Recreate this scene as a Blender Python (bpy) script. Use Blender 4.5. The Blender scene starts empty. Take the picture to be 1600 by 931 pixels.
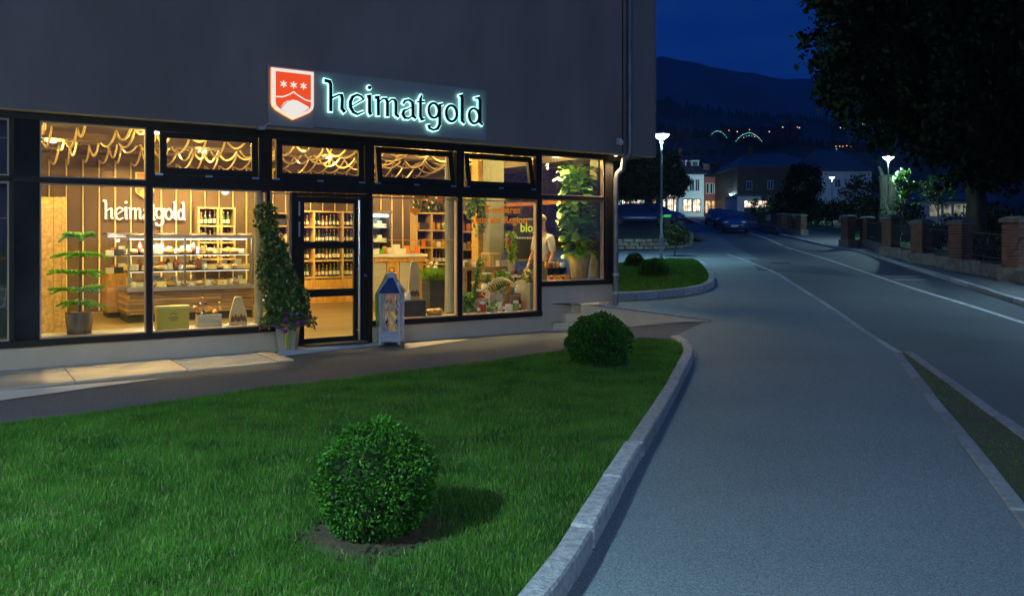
import bpy, bmesh, math, random
import numpy as np
from mathutils import Vector, Matrix
C = bpy.context.scene.collection
SC = bpy.context.scene
# ------------------------------------------------------------ camera, exposure
SC.view_settings.view_transform = 'Standard'
SC.view_settings.look = 'None'
SC.view_settings.exposure = 0.0
SC.view_settings.gamma = 1.0
cam_d = bpy.data.cameras.new('camera')
cam_d.sensor_width = 36.0
cam_d.lens = 1300.0 / 1600.0 * 36.0
cam_d.shift_y = -92.5 / 1600.0
cam_d.clip_end = 20000.0
cam_d.clip_start = 0.05
cam = bpy.data.objects.new('camera', cam_d)
C.objects.link(cam)
CAMH = 1.6
cam.location = (0, 0, CAMH)
cam.rotation_euler = (math.radians(90), 0, 0)
SC.camera = cam
# ------------------------------------------------------------ world: late dusk sky
world = bpy.data.worlds.new('World')
SC.world = world
world.use_nodes = True
wn = world.node_tree
for n_ in list(wn.nodes):
    wn.nodes.remove(n_)
w_out = wn.nodes.new('ShaderNodeOutputWorld')
w_bg = wn.nodes.new('ShaderNodeBackground')
w_sky = wn.nodes.new('ShaderNodeTexSky')
w_sky.sky_type = 'NISHITA'
w_sky.sun_disc = False
w_sky.sun_elevation = math.radians(-4.0)
w_sky.sun_rotation = math.radians(200)
w_sky.ozone_density = 6.0
# a little thin cloud, and the deep blue that the late hour gives the whole dome
w_tc = wn.nodes.new('ShaderNodeTexCoord')
w_map = wn.nodes.new('ShaderNodeMapping'); w_map.inputs['Scale'].default_value = (1.5, 1.5, 7.0)
w_noise = wn.nodes.new('ShaderNodeTexNoise'); w_noise.inputs['Scale'].default_value = 2.2; w_noise.inputs['Detail'].default_value = 6
w_ramp = wn.nodes.new('ShaderNodeValToRGB')
w_ramp.color_ramp.elements[0].position = 0.38; w_ramp.color_ramp.elements[0].color = (0.0008, 0.0290, 0.205, 1)
w_ramp.color_ramp.elements[1].position = 0.72; w_ramp.color_ramp.elements[1].color = (0.006, 0.0430, 0.245, 1)
w_mix = wn.nodes.new('ShaderNodeMixRGB'); w_mix.blend_type = 'ADD'; w_mix.inputs[0].default_value = 1.0
w_mul = wn.nodes.new('ShaderNodeMixRGB'); w_mul.blend_type = 'MULTIPLY'; w_mul.inputs[0].default_value = 1.0
w_mul.inputs[2].default_value = (0.04, 0.05, 0.06, 1)
wl = wn.links.new
wl(w_tc.outputs['Generated'], w_map.inputs['Vector']); wl(w_map.outputs['Vector'], w_noise.inputs['Vector'])
wl(w_noise.outputs['Fac'], w_ramp.inputs['Fac'])
wl(w_sky.outputs['Color'], w_mul.inputs[1]); wl(w_mul.outputs['Color'], w_mix.inputs[1]); wl(w_ramp.outputs['Color'], w_mix.inputs[2])
wl(w_mix.outputs['Color'], w_bg.inputs['Color']); w_bg.inputs['Strength'].default_value = 1.0
wl(w_bg.outputs['Background'], w_out.inputs['Surface'])

# ------------------------------------------------------------ helpers
R = random.Random(7)
NR = np.random.RandomState(11)
PI = math.pi
def tag(o, label=None, cat=None, group=None, kind=None):
    if label: o['label'] = label
    if cat: o['category'] = cat
    if group: o['group'] = group
    if kind: o['kind'] = kind
    return o
def thing(name, label=None, cat=None, loc=(0,0,0), rz=0, group=None, kind=None, M=None):
    o = bpy.data.objects.new(name, None); C.objects.link(o)
    o.empty_display_size = 0.2
    if M is not None: o.matrix_world = M
    else:
        o.location = loc; o.rotation_euler = (0, 0, rz)
    return tag(o, label, cat, group, kind)
def kids(o):
    return KIDS.get(o.name, [])
KIDS = {}
def copy_tree(o, parent=None, M=None):
    c = o.copy(); C.objects.link(c)
    if parent is not None: c.parent = parent
    if parent is not None: KIDS.setdefault(parent.name, []).append(c)
    if M is not None: c.matrix_world = M
    for ch in list(kids(o)): copy_tree(ch, c)
    return c

class MB:
    def __init__(s): s.v=[]; s.f=[]; s.m=[]; s.mi=0; s.smooth=[]; s.sm=False
    def add(s, vs, fs):
        n=len(s.v); s.v.extend([tuple(p) for p in vs])
        for f in fs: s.f.append(tuple(n+i for i in f)); s.m.append(s.mi); s.smooth.append(s.sm)
        return s
    def box(s, c, d, rz=0, taper=1.0, M=None):
        x,y,z = d[0]/2,d[1]/2,d[2]/2
        vs=[(-x,-y,-z),(x,-y,-z),(x,y,-z),(-x,y,-z),(-x*taper,-y*taper,z),(x*taper,-y*taper,z),(x*taper,y*taper,z),(-x*taper,y*taper,z)]
        ca,sa=math.cos(rz),math.sin(rz)
        if M is not None: vs=[tuple(M@Vector(p)) for p in vs]; ca,sa=1,0
        vs=[(c[0]+p[0]*ca-p[1]*sa, c[1]+p[0]*sa+p[1]*ca, c[2]+p[2]) for p in vs]
        return s.add(vs,[(0,3,2,1),(4,5,6,7),(0,1,5,4),(1,2,6,5),(2,3,7,6),(3,0,4,7)])
    def b(s, x0,x1,y0,y1,z0,z1):
        return s.box(((x0+x1)/2,(y0+y1)/2,(z0+z1)/2),(abs(x1-x0),abs(y1-y0),abs(z1-z0)))
    def lathe(s, prof, c=(0,0,0), n=12, cap=True, rx=1, ry=1):
        vs=[];fs=[]
        for r,z in prof:
            for i in range(n):
                a=2*PI*i/n; vs.append((c[0]+r*rx*math.cos(a),c[1]+r*ry*math.sin(a),c[2]+z))
        for k in range(len(prof)-1):
            for i in range(n):
                j=(i+1)%n; fs.append((k*n+i,k*n+j,(k+1)*n+j,(k+1)*n+i))
        if cap:
            fs.append(tuple(range(n-1,-1,-1))); fs.append(tuple((len(prof)-1)*n+i for i in range(n)))
        return s.add(vs,fs)
    def tube(s, pts, r, n=6, cap=True):
        pts=[Vector(p) for p in pts]; rs = r if isinstance(r,(list,tuple)) else [r]*len(pts)
        vs=[];fs=[]; up=None
        for k,p in enumerate(pts):
            if k==0: d=pts[1]-p
            elif k==len(pts)-1: d=p-pts[k-1]
            else: d=(pts[k+1]-pts[k-1])
            if d.length<1e-9: d=Vector((0,0,1))
            d.normalize()
            if up is None:
                up=Vector((0,0,1)) if abs(d.z)<.9 else Vector((1,0,0))
            a=d.cross(up)
            if a.length<1e-6: a=d.orthogonal()
            a.normalize(); b=a.cross(d); b.normalize(); up=b
            for i in range(n):
                t=2*PI*i/n; q=p+a*math.cos(t)*rs[k]+b*math.sin(t)*rs[k]; vs.append(tuple(q))
        for k in range(len(pts)-1):
            for i in range(n):
                j=(i+1)%n; fs.append((k*n+i,(k+1)*n+i,(k+1)*n+j,k*n+j))
        if cap:
            fs.append(tuple(range(n))); fs.append(tuple((len(pts)-1)*n+i for i in range(n-1,-1,-1)))
        return s.add(vs,fs)
    def prism(s, poly, z0, z1, axis='z', M=None):
        n=len(poly)
        def P(a,b_,h):
            q = (a,b_,h) if axis=='z' else ((a,h,b_) if axis=='y' else (h,a,b_))
            return tuple(M@Vector(q)) if M is not None else q
        vs=[P(a,b_,z0) for a,b_ in poly]+[P(a,b_,z1) for a,b_ in poly]
        fs=[tuple(range(n-1,-1,-1)),tuple(range(n,2*n))]+[(i,(i+1)%n,n+(i+1)%n,n+i) for i in range(n)]
        return s.add(vs,fs)
    def sphere(s, c, r, n=10, m=6, sc=(1,1,1), jit=0):
        prof=[]
        vs=[(c[0],c[1],c[2]-r*sc[2])]
        for k in range(1,m):
            a=-PI/2+PI*k/m
            for i in range(n):
                t=2*PI*i/n; j=1+R.uniform(-jit,jit)
                vs.append((c[0]+r*sc[0]*j*math.cos(a)*math.cos(t),c[1]+r*sc[1]*j*math.cos(a)*math.sin(t),c[2]+r*sc[2]*j*math.sin(a)))
        vs.append((c[0],c[1],c[2]+r*sc[2])); fs=[]
        for i in range(n): fs.append((0,1+(i+1)%n,1+i))
        for k in range(m-2):
            for i in range(n):
                a=1+k*n+i;b_=1+k*n+(i+1)%n; fs.append((a,b_,b_+n,a+n))
        L=len(vs)-1; o=1+(m-2)*n
        for i in range(n): fs.append((L,o+i,o+(i+1)%n))
        return s.add(vs,fs)
    def mesh(s, name, mats):
        me=bpy.data.meshes.new(name); me.from_pydata(s.v,[],s.f)
        if not isinstance(mats,(list,tuple)): mats=[mats]
        for m_ in mats: me.materials.append(m_)
        if any(s.m): me.polygons.foreach_set('material_index',s.m)
        if any(s.smooth): me.polygons.foreach_set('use_smooth',s.smooth)
        me.update(); return me
    def build(s, name, mats, parent=None, fix=False, bevel=0, loc=None, rz=None):
        me=s.mesh(name,mats)
        if fix or bevel:
            bm=bmesh.new(); bm.from_mesh(me)
            if bevel: bmesh.ops.bevel(bm,geom=list(bm.edges),offset=bevel,segments=1,affect='EDGES',profile=.5)
            bmesh.ops.recalc_face_normals(bm,faces=bm.faces)
            bm.to_mesh(me); bm.free()
        return put(name,me,parent,loc,rz)
def put(name, me, parent=None, loc=None, rz=None, M=None):
    o=bpy.data.objects.new(name,me); C.objects.link(o)
    if parent is not None: o.parent=parent; KIDS.setdefault(parent.name,[]).append(o)
    if loc is not None: o.location=loc
    if rz is not None: o.rotation_euler=(0,0,rz)
    if M is not None: o.matrix_world=M
    return o
def npmesh(name, V, F, mat_, matidx=None):
    """fast mesh from numpy arrays; F is (n,3) or (n,4)"""
    me=bpy.data.meshes.new(name); nv=len(V); nf,k=F.shape
    me.vertices.add(nv); me.vertices.foreach_set('co',V.astype(np.float32).ravel())
    me.loops.add(nf*k); me.loops.foreach_set('vertex_index',F.astype(np.int32).ravel())
    me.polygons.add(nf); me.polygons.foreach_set('loop_start',np.arange(0,nf*k,k,dtype=np.int32))
    me.polygons.foreach_set('loop_total',np.full(nf,k,dtype=np.int32))
    for m_ in (mat_ if isinstance(mat_,(list,tuple)) else [mat_]): me.materials.append(m_)
    if matidx is not None: me.polygons.foreach_set('material_index',matidx.astype(np.int32))
    me.update(calc_edges=True); return me

# ------------------------------------------------------------ telling alike things apart
ORD='first second third fourth fifth sixth seventh eighth ninth tenth eleventh twelfth thirteenth fourteenth fifteenth sixteenth seventeenth eighteenth nineteenth'.split()
TENS={2:'twent',3:'thirt',4:'fort',5:'fift',6:'sixt'}
def ordi(n):
    if n<19: return ORD[n]
    n+=1; return (TENS[n//10]+'ieth') if n%10==0 else TENS[n//10]+'y-'+ORD[n%10-1]
COUNT={}
def uniq(label,group):
    if not group: return label
    n=COUNT.get(group,0); COUNT[group]=n+1
    for w_ in ('small ','preserve ','round ','long ','dark ','among the bottles ','glass ','white '):
        if len(label.split())<=12: break
        label=label.replace(w_,'',1)
    return '%s, %s from the left'%(label,ordi(n))
# ------------------------------------------------------------ materials
MATS={}
def mat(name, col, rough=.6, metal=0, col2=None, scale=6, bump=0, bscale=None, detail=4, emit=None, es=0, spec=.5, rnd=0, stretch=None, wave=None, lo=.35, hi=.65, trans=0, coords='Object'):
    if name in MATS: return MATS[name]
    m=bpy.data.materials.new(name); m.use_nodes=True; nt=m.node_tree; N=nt.nodes; L=nt.links.new
    b=N['Principled BSDF']
    b.inputs['Base Color'].default_value=(*col,1); b.inputs['Roughness'].default_value=rough; b.inputs['Metallic'].default_value=metal
    b.inputs['Specular IOR Level'].default_value=spec
    tc=None; vec=None
    def getvec():
        nonlocal tc,vec
        if vec is None:
            tc=N.new('ShaderNodeTexCoord'); mp=N.new('ShaderNodeMapping'); L(tc.outputs[coords],mp.inputs['Vector'])
            if stretch: mp.inputs['Scale'].default_value=stretch
            vec=mp.outputs['Vector']
            if rnd or coords=='Object':
                oi=N.new('ShaderNodeObjectInfo'); ad=N.new('ShaderNodeVectorMath'); ad.operation='ADD'
                ml=N.new('ShaderNodeMath'); ml.operation='MULTIPLY'; ml.inputs[1].default_value=37.0
                L(oi.outputs['Random'],ml.inputs[0]); L(vec,ad.inputs[0]); L(ml.outputs[0],ad.inputs[1]); vec=ad.outputs[0]
        return vec
    colout=None
    if col2 is not None:
        nz=N.new('ShaderNodeTexNoise'); nz.inputs['Scale'].default_value=scale; nz.inputs['Detail'].default_value=detail
        L(getvec(),nz.inputs['Vector'])
        rp=N.new('ShaderNodeValToRGB'); rp.color_ramp.elements[0].position=lo; rp.color_ramp.elements[1].position=hi
        rp.color_ramp.elements[0].color=(*col,1); rp.color_ramp.elements[1].color=(*col2,1)
        L(nz.outputs['Fac'],rp.inputs['Fac']); colout=rp.outputs['Color']
    if rnd:
        oi=N.new('ShaderNodeObjectInfo'); mr=N.new('ShaderNodeMapRange'); mr.inputs['To Min'].default_value=1-rnd; mr.inputs['To Max'].default_value=1+rnd
        L(oi.outputs['Random'],mr.inputs['Value']); hs=N.new('ShaderNodeHueSaturation')
        if colout: L(colout,hs.inputs['Color'])
        else: hs.inputs['Color'].default_value=(*col,1)
        L(mr.outputs[0],hs.inputs['Value']); colout=hs.outputs['Color']
    if colout: L(colout,b.inputs['Base Color'])
    if bump:
        nb=N.new('ShaderNodeTexNoise'); nb.inputs['Scale'].default_value=bscale or scale*4; nb.inputs['Detail'].default_value=3
        L(getvec(),nb.inputs['Vector']); bp=N.new('ShaderNodeBump'); bp.inputs['Strength'].default_value=bump; bp.inputs['Distance'].default_value=.02
        L(nb.outputs['Fac'],bp.inputs['Height']); L(bp.outputs['Normal'],b.inputs['Normal'])
    if emit is not None:
        b.inputs['Emission Color'].default_value=(*emit,1); b.inputs['Emission Strength'].default_value=es
    if trans:
        tr=N.new('ShaderNodeBsdfTranslucent'); mx=N.new('ShaderNodeMixShader'); mx.inputs[0].default_value=trans
        if colout: L(colout,tr.inputs['Color'])
        else: tr.inputs['Color'].default_value=(*col,1)
        out=N['Material Output']; L(b.outputs[0],mx.inputs[1]); L(tr.outputs[0],mx.inputs[2]); L(mx.outputs[0],out.inputs['Surface'])
    MATS[name]=m; return m
def wood(name, a, b_, scale=3, stretch=(1,14,14), rough=.55, rnd=.22, bump=.25):
    return mat(name,a,rough,col2=b_,scale=scale,stretch=stretch,bump=bump,bscale=scale*3,rnd=rnd,lo=.3,hi=.7,detail=8)
def glassmat(name, tint=(.95,.97,.97), refl=1.0, ior=1.5):
    m=bpy.data.materials.new(name); m.use_nodes=True; nt=m.node_tree; N=nt.nodes; L=nt.links.new
    for n in list(N): N.remove(n)
    o=N.new('ShaderNodeOutputMaterial'); mx=N.new('ShaderNodeMixShader'); fr=N.new('ShaderNodeFresnel'); fr.inputs['IOR'].default_value=ior
    t=N.new('ShaderNodeBsdfTransparent'); t.inputs['Color'].default_value=(*tint,1); g=N.new('ShaderNodeBsdfGlossy'); g.inputs['Roughness'].default_value=.01
    g.inputs['Color'].default_value=(refl,refl,refl,1)
    ge=N.new('ShaderNodeNewGeometry'); mr=N.new('ShaderNodeMapRange'); mr.inputs['To Min'].default_value=ior; mr.inputs['To Max'].default_value=1/ior
    L(ge.outputs['Backfacing'],mr.inputs['Value']); L(mr.outputs[0],fr.inputs['IOR'])  # a thin pane reflects alike on both faces
    L(fr.outputs[0],mx.inputs[0]); L(t.outputs[0],mx.inputs[1]); L(g.outputs[0],mx.inputs[2]); L(mx.outputs[0],o.inputs['Surface'])
    MATS[name]=m; return m
def emat(name,col,s): return mat(name,(.02,.02,.02) if s>0 else col,.5,emit=col,es=s)

def asphalt(name, c1, c2, sp, rough=.75):
    m=bpy.data.materials.new(name); m.use_nodes=True; nt=m.node_tree; N=nt.nodes; L=nt.links.new
    b=N['Principled BSDF']; b.inputs['Roughness'].default_value=rough; b.inputs['Specular IOR Level'].default_value=.35
    tc=N.new('ShaderNodeTexCoord')
    n1=N.new('ShaderNodeTexNoise'); n1.inputs['Scale'].default_value=.45; n1.inputs['Detail'].default_value=5; L(tc.outputs['Object'],n1.inputs['Vector'])
    r1=N.new('ShaderNodeValToRGB'); r1.color_ramp.elements[0].position=.3; r1.color_ramp.elements[1].position=.7
    r1.color_ramp.elements[0].color=(*c1,1); r1.color_ramp.elements[1].color=(*c2,1); L(n1.outputs['Fac'],r1.inputs['Fac'])
    n2=N.new('ShaderNodeTexVoronoi'); n2.inputs['Scale'].default_value=175; L(tc.outputs['Object'],n2.inputs['Vector'])
    r2=N.new('ShaderNodeValToRGB'); r2.color_ramp.elements[0].position=.05; r2.color_ramp.elements[1].position=.95
    r2.color_ramp.elements[0].color=(.62,.62,.62,1); r2.color_ramp.elements[1].color=(sp,sp,sp,1)
    cs=N.new('ShaderNodeSeparateColor'); L(n2.outputs['Color'],cs.inputs['Color']); L(cs.outputs[0],r2.inputs['Fac'])
    mx=N.new('ShaderNodeMixRGB'); mx.blend_type='MULTIPLY'; mx.inputs[0].default_value=1; L(r1.outputs[0],mx.inputs[1]); L(r2.outputs[0],mx.inputs[2])
    L(mx.outputs[0],b.inputs['Base Color'])
    n3=N.new('ShaderNodeTexNoise'); n3.inputs['Scale'].default_value=70; n3.inputs['Detail'].default_value=2; L(tc.outputs['Object'],n3.inputs['Vector'])
    bp=N.new('ShaderNodeBump'); bp.inputs['Strength'].default_value=.6; bp.inputs['Distance'].default_value=.01; L(n3.outputs['Fac'],bp.inputs['Height']); L(bp.outputs['Normal'],b.inputs['Normal'])
    MATS[name]=m; return m

# ------------------------------------------------------------ where things stand
HT=[(-60,0),(9,0),(12,.06),(14.5,.16),(17,.28),(20,.39),(22,.47),(30,.8),(37,1.03),(42,1.2),(50,1.65),(58,2.05),(67,2.5),(80,3.1),(100,4.0),(118,4.75),(150,5.4),(300,9),(3000,60)]
_hx=np.arange(-60,320,.5); _hy=np.interp(_hx,[a for a,_ in HT],[b for _,b in HT])
_k=np.ones(5)/5; _hs=np.convolve(np.pad(_hy,2,mode='edge'),_k,mode='valid')
def base(Y):
    if Y>300: return 9+(Y-300)*.0189
    return float(np.interp(Y,_hx,_hs))
def ss(a,b,x):
    t=min(1,max(0,(x-a)/(b-a))); return t*t*(3-2*t)
TH=math.radians(33.8); CT,ST=math.cos(TH),math.sin(TH)
P0=(-2.63,12.2)
def shop(u,w,z=0): return (P0[0]+u*CT-w*ST, P0[1]+u*ST+w*CT, z)
def toshop(X,Y):
    x,y=X-P0[0],Y-P0[1]; return (x*CT+y*ST, -x*ST+y*CT)
MS=Matrix.Translation((P0[0],P0[1],0))@Matrix.Rotation(TH,4,'Z')
def Hl(X,Y):
    h=base(Y); v=-toshop(X,Y)[1]
    k=(1-ss(1.0,3.4,X))*(1-ss(.3,3.2,v))
    return h*(1-k)
def Hu(X,Y):
    h=base(Y); k=(1-min(1,max(0,(X-1.2)/2.2)))*(1-ss(15.5,21,Y))
    return h+k*max(0,.47-h)
def H0(X,Y):
    return Hu(X,Y) if (Y>14.47 and X>-2) else Hl(X,Y)
def G(px,py,hf=H0,off=0):
    """the ground point that pixel (px,py) of the photograph shows"""
    dx,dz=(px-800)/1300,(373-py)/1300
    lo=1.0; prev=CAMH-off-hf(dx*1,1)+dz
    Y=1.0
    while Y<400:
        Y2=Y*1.01+.02
        g=CAMH+dz*Y2-hf(dx*Y2,Y2)-off
        if g<=0:
            a,b_=Y,Y2
            for _ in range(25):
                m_=(a+b_)/2
                if CAMH+dz*m_-hf(dx*m_,m_)-off>0: a=m_
                else: b_=m_
            return (dx*b_,b_,hf(dx*b_,b_)+off)
        Y=Y2
    return (dx*Y,Y,hf(dx*Y,Y))
def S(px,py,w):
    """shop-local (u,w,z) of a pixel on the plane w metres behind the glass"""
    dx,dz=(px-800)/1300,(373-py)/1300
    # -ST*(X-P0x)+CT*(Y-P0y)=w with X=dx*Y
    Y=(w-ST*P0[0]+CT*P0[1])/(CT-ST*dx)
    u,_=toshop(dx*Y,Y); return (u,w,CAMH+dz*Y)
def U(px,w=0): return S(px,400,w)[0]
def Zs(px,py,w=0): return S(px,py,w)[2]
def W(px,py,Y): return ((px-800)/1300*Y, Y, CAMH+(373-py)/1300*Y)

def drape(name, poly, hf, off, m, step=.5, fstep=3, kind='structure', parent=None, label=None):
    bm=bmesh.new(); vs=[bm.verts.new((p[0],p[1],0)) for p in poly]; bm.faces.new(vs)
    bmesh.ops.triangulate(bm,faces=bm.faces[:])
    xs=[p[0] for p in poly]; ys=[p[1] for p in poly]
    def cuts(a,b_):
        out=[]; t=math.floor(a/step)*step+step
        while t<b_: out.append(t); t+= step if t<26 else fstep
        return out
    for t in cuts(min(ys),max(ys)):
        bmesh.ops.bisect_plane(bm,geom=bm.verts[:]+bm.edges[:]+bm.faces[:],plane_co=(0,t,0),plane_no=(0,1,0))
    for t in [x for x in cuts(max(min(xs),-10),min(max(xs),6.5))]:
        bmesh.ops.bisect_plane(bm,geom=bm.verts[:]+bm.edges[:]+bm.faces[:],plane_co=(t,0,0),plane_no=(1,0,0))
    bmesh.ops.triangulate(bm,faces=bm.faces[:])
    for v in bm.verts: v.co.z=hf(v.co.x,v.co.y)+off
    bmesh.ops.recalc_face_normals(bm,faces=bm.faces)
    for f in bm.faces:
        if f.normal.z<0: f.normal_flip()
    me=bpy.data.meshes.new(name); bm.to_mesh(me); bm.free(); me.materials.append(m)
    o=put(name,me,parent)
    if parent is None: tag(o,label=label,kind=kind)
    return o
def inpoly(x,y,poly):
    c=np.zeros(x.shape,bool); n=len(poly); j=n-1
    for i in range(n):
        xi,yi=poly[i][:2]; xj,yj=poly[j][:2]
        cond=((yi>y)!=(yj>y))&(x<(xj-xi)*(y-yi)/((yj-yi) if yj!=yi else 1e-9)+xi)
        c^=cond; j=i
    return c
def textmesh(txt,size=1.0,depth=.01,bold=0,spacing=1.0):
    cu=bpy.data.curves.new('text','FONT'); cu.body=txt; cu.size=size; cu.extrude=depth/2; cu.offset=bold; cu.align_x='CENTER'; cu.space_character=spacing
    cu.resolution_u=3
    o=bpy.data.objects.new('t',cu); C.objects.link(o); bpy.context.view_layer.update()
    me=bpy.data.meshes.new_from_object(o.evaluated_get(bpy.context.evaluated_depsgraph_get()))
    bpy.data.objects.remove(o); bpy.data.curves.remove(cu); return me
# ============================================================ GROUND, ROAD, LAWNS
m_drive=asphalt('driveway_asphalt',(.092,.126,.142),(.128,.168,.186),1.6)
m_road=asphalt('road_asphalt',(.06,.072,.078),(.085,.10,.108),1.4,.7)
m_path=asphalt('path_asphalt',(.050,.062,.084),(.068,.084,.110),1.5,.9)
m_pave=asphalt('pavement_asphalt',(.09,.09,.09),(.12,.12,.12),1.4)
m_soil=mat('soil',(.045,.026,.014),.95,col2=(.02,.03,.01),scale=9,bump=.6)
m_lawn=mat('lawn_ground',(.012,.035,.006),.95,col2=(.03,.06,.012),scale=12,bump=.5)
m_earth=mat('field',(.015,.03,.01),.95,col2=(.03,.035,.02),scale=.05)
m_granite=mat('granite',(.20,.22,.235),.8,col2=(.34,.37,.39),scale=22,bump=.7,bscale=50,rnd=.2,detail=8)
m_concrete=mat('concrete',(.3,.29,.26),.85,col2=(.42,.4,.36),scale=5,bump=.25,bscale=60,rnd=.06)
m_white=mat('road_paint',(.22,.22,.22),.8,col2=(.5,.5,.5),scale=8,lo=.3,hi=.5)

# base terrain reaching the horizon
def terrain():
    xs=np.concatenate([np.linspace(-3000,-60,8),np.linspace(-50,70,41),np.linspace(90,3000,8)])
    ys=np.concatenate([np.linspace(-300,-10,6),np.linspace(-6,130,47),[150,180,220,300,500,900,1500,3000,6000]])
    V=[];F=[]
    for y in ys:
        for x in xs:
            z=base(y)-.25
            if y>14 and -14<x<6 and y<40: z-=.3
            V.append((x,y,z))
    n=len(xs)
    for j in range(len(ys)-1):
        for i in range(n-1): F.append((j*n+i,j*n+i+1,(j+1)*n+i+1,(j+1)*n+i))
    me=bpy.data.meshes.new('ground'); me.from_pydata(V,[],F); me.materials.append(m_earth); tag(put('ground',me),kind='structure')
terrain()
# --- road edges, read off the photograph
RL=[G(1600,800,Hl)[:2],G(1505,672,Hl)[:2],G(1410,552,Hl)[:2],G(1310,485,Hl)[:2],G(1215,425,Hl)[:2],G(1160,391,Hl)[:2],G(1115,363,Hl)[:2],G(1088,349,Hl)[:2]]
RR=[G(1600,475,Hl)[:2],G(1470,433,Hl)[:2],G(1340,393,Hl)[:2],G(1220,368,Hl)[:2],G(1170,357,Hl)[:2]]
def ext(a,b_,d):
    L_=math.hypot(a[0]-b_[0],a[1]-b_[1]); return (a[0]+(a[0]-b_[0])/L_*d, a[1]+(a[1]-b_[1])/L_*d)
RLs=[ext(RL[0],RL[1],12)]+RL
RRs=[ext(RR[0],RR[1],30)]+RR+[ (24.5,92),(28,118)]
RLs=RLs+[(23.0,112)]
drape('road',RLs+RRs[::-1],Hl,0.0,m_road)
# street that crosses at the far end, by the shops
drape('square',[(8,105),(8,121),(60,121),(60,105)],Hl,-.02,m_road)
# driveway / forecourt
LN_bot=[G(x,y,Hl) for x,y in [(888,931),(915,884),(956.7,802),(1007,710),(1047,639),(1073.6,586),(1083.8,564),(1082.5,553),(1072,543),(1060,537)]]
a0,a1=LN_bot[0],LN_bot[1]
e1=ext(a0,a1,2.2)
KERB=[(e1[0]-.15,e1[1])]+[(p[0],p[1]) for p in LN_bot]
TOPL=[G(x,y,Hl)[:2] for x,y in [(1040,536),(1000,531),(950,535),(880,551),(760,569),(640,583),(500,600),(400,611),(300,627),(200,643),(100,656),(0,668)]]
TOPL.append(ext(TOPL[-1],TOPL[-2],5))
drive=[RLs[0]]+RL[:6]+[G(1080,385,Hl)[:2],(8.2,40),(3.42,30),(3.42,14.47),(-1,14.47),(-7,10.4),(-14,6),(-14,-12),(0,-12),(2,-12)]
drape('driveway',[p for p in [RLs[0]]+RL+[ (9.5,60),(5.0,33),(3.4,24),(3.4,14.47),(.56,14.47)]+[shop(3.88,-.0)[:2],shop(-12,0)[:2],(-16,-10),(1.0,-10)]],Hl,0.004,m_drive)
# back part of the drive, beyond the landing
drape('rear_driveway',[(.56,14.47),(3.4,14.47),(3.4,24),(5,33),(9.5,60),(-6,60),(-6,24),shop(5.35,7.5)[:2],shop(5.35,.01)[:2],shop(3.95,.01)[:2]],Hu,0.004,m_drive)
# dark path in front of the shop
drape('shop_path',TOPL[1:]+[shop(-12,-.55)[:2],shop(-12,-.02)[:2],shop(3.86,-.02)[:2],G(970,508,Hl)[:2],G(1100,504,Hl)[:2],G(1048,528,Hl)[:2]],Hl,.010,m_path)
# flush stone edging between drive and road, and the little verge
def strip(pts,wd,side=1):
    out=[];inn=[]
    for i,p in enumerate(pts):
        q0=pts[max(0,i-1)];q1=pts[min(len(pts)-1,i+1)]
        dx,dy=q1[0]-q0[0],q1[1]-q0[1]; L_=math.hypot(dx,dy) or 1
        nx,ny=-dy/L_*side,dx/L_*side
        out.append((p[0],p[1])); inn.append((p[0]+nx*wd,p[1]+ny*wd))
    return out,inn
def resample(pts,d):
    out=[pts[0][:2]]; acc=0
    P=[p[:2] for p in pts]; seg=[]; L_=[0]
    for a,b_ in zip(P,P[1:]): L_.append(L_[-1]+math.hypot(b_[0]-a[0],b_[1]-a[1]))
    n=max(2,int(round(L_[-1]/d))+1); ts=np.linspace(0,L_[-1],n)
    return [(float(np.interp(t,L_,[p[0] for p in P])),float(np.interp(t,L_,[p[1] for p in P]))) for t in ts]
def smooth(pts,it=2):
    P=[tuple(p[:2]) for p in pts]
    for _ in range(it):
        Q=[P[0]]
        for a,b_ in zip(P,P[1:]): Q+= [(a[0]*.75+b_[0]*.25,a[1]*.75+b_[1]*.25),(a[0]*.25+b_[0]*.75,a[1]*.25+b_[1]*.75)]
        P=Q+[P[-1]]
    return P
def stones(root,name,pts,length,width,hb,ht,hf,m,side=1,sub=3,gap=.022,jit=.006,bev=.012):
    """kerb stones following a line, one object each"""
    fine=resample(pts,length/sub)
    for k in range(0,len(fine)-1,sub):
        seg=fine[k:k+sub+1]
        if len(seg)<2: continue
        w_=width*(1+R.uniform(-.04,.04))
        dz=R.uniform(-jit,jit)
        o_,i_=strip(seg,w_,side)
        def sh(L_):
            a,b_=L_[0],L_[1]; d=math.hypot(b_[0]-a[0],b_[1]-a[1]) or 1; g=gap/2/d
            L_=list(L_); L_[0]=(a[0]+(b_[0]-a[0])*g,a[1]+(b_[1]-a[1])*g)
            a,b_=L_[-1],L_[-2]; L_[-1]=(a[0]+(b_[0]-a[0])*g,a[1]+(b_[1]-a[1])*g); return L_
        o_,i_=sh(o_),sh(i_); j=R.uniform(-jit,jit)
        b=MB(); n=len(o_); vs=[]
        for L_,z in ((o_,hb),(i_,hb),(i_,ht+dz),(o_,ht+dz)):
            for p in L_: vs.append((p[0]+j,p[1],hf(p[0],p[1])+z+R.uniform(-.003,.003)))
        fs=[]
        for q in range(4):
            for t in range(n-1):
                a=q*n+t; c=((q+1)%4)*n+t; fs.append((a,a+1,c+1,c))
        fs.append((0,n,2*n,3*n)); fs.append((n-1,4*n-1,3*n-1,2*n-1))
        b.add(vs,fs); b.build(name,m,root,fix=True,bevel=bev)
kerb=thing('kerb','raised granite kerb curving round the near lawn','kerb',kind='structure')
KS=smooth(KERB[:-3]+KERB[-3:],2)
stones(kerb,'kerb_stone',KS,.93,.125,-.1,.12,Hl,m_granite,side=1)
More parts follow.
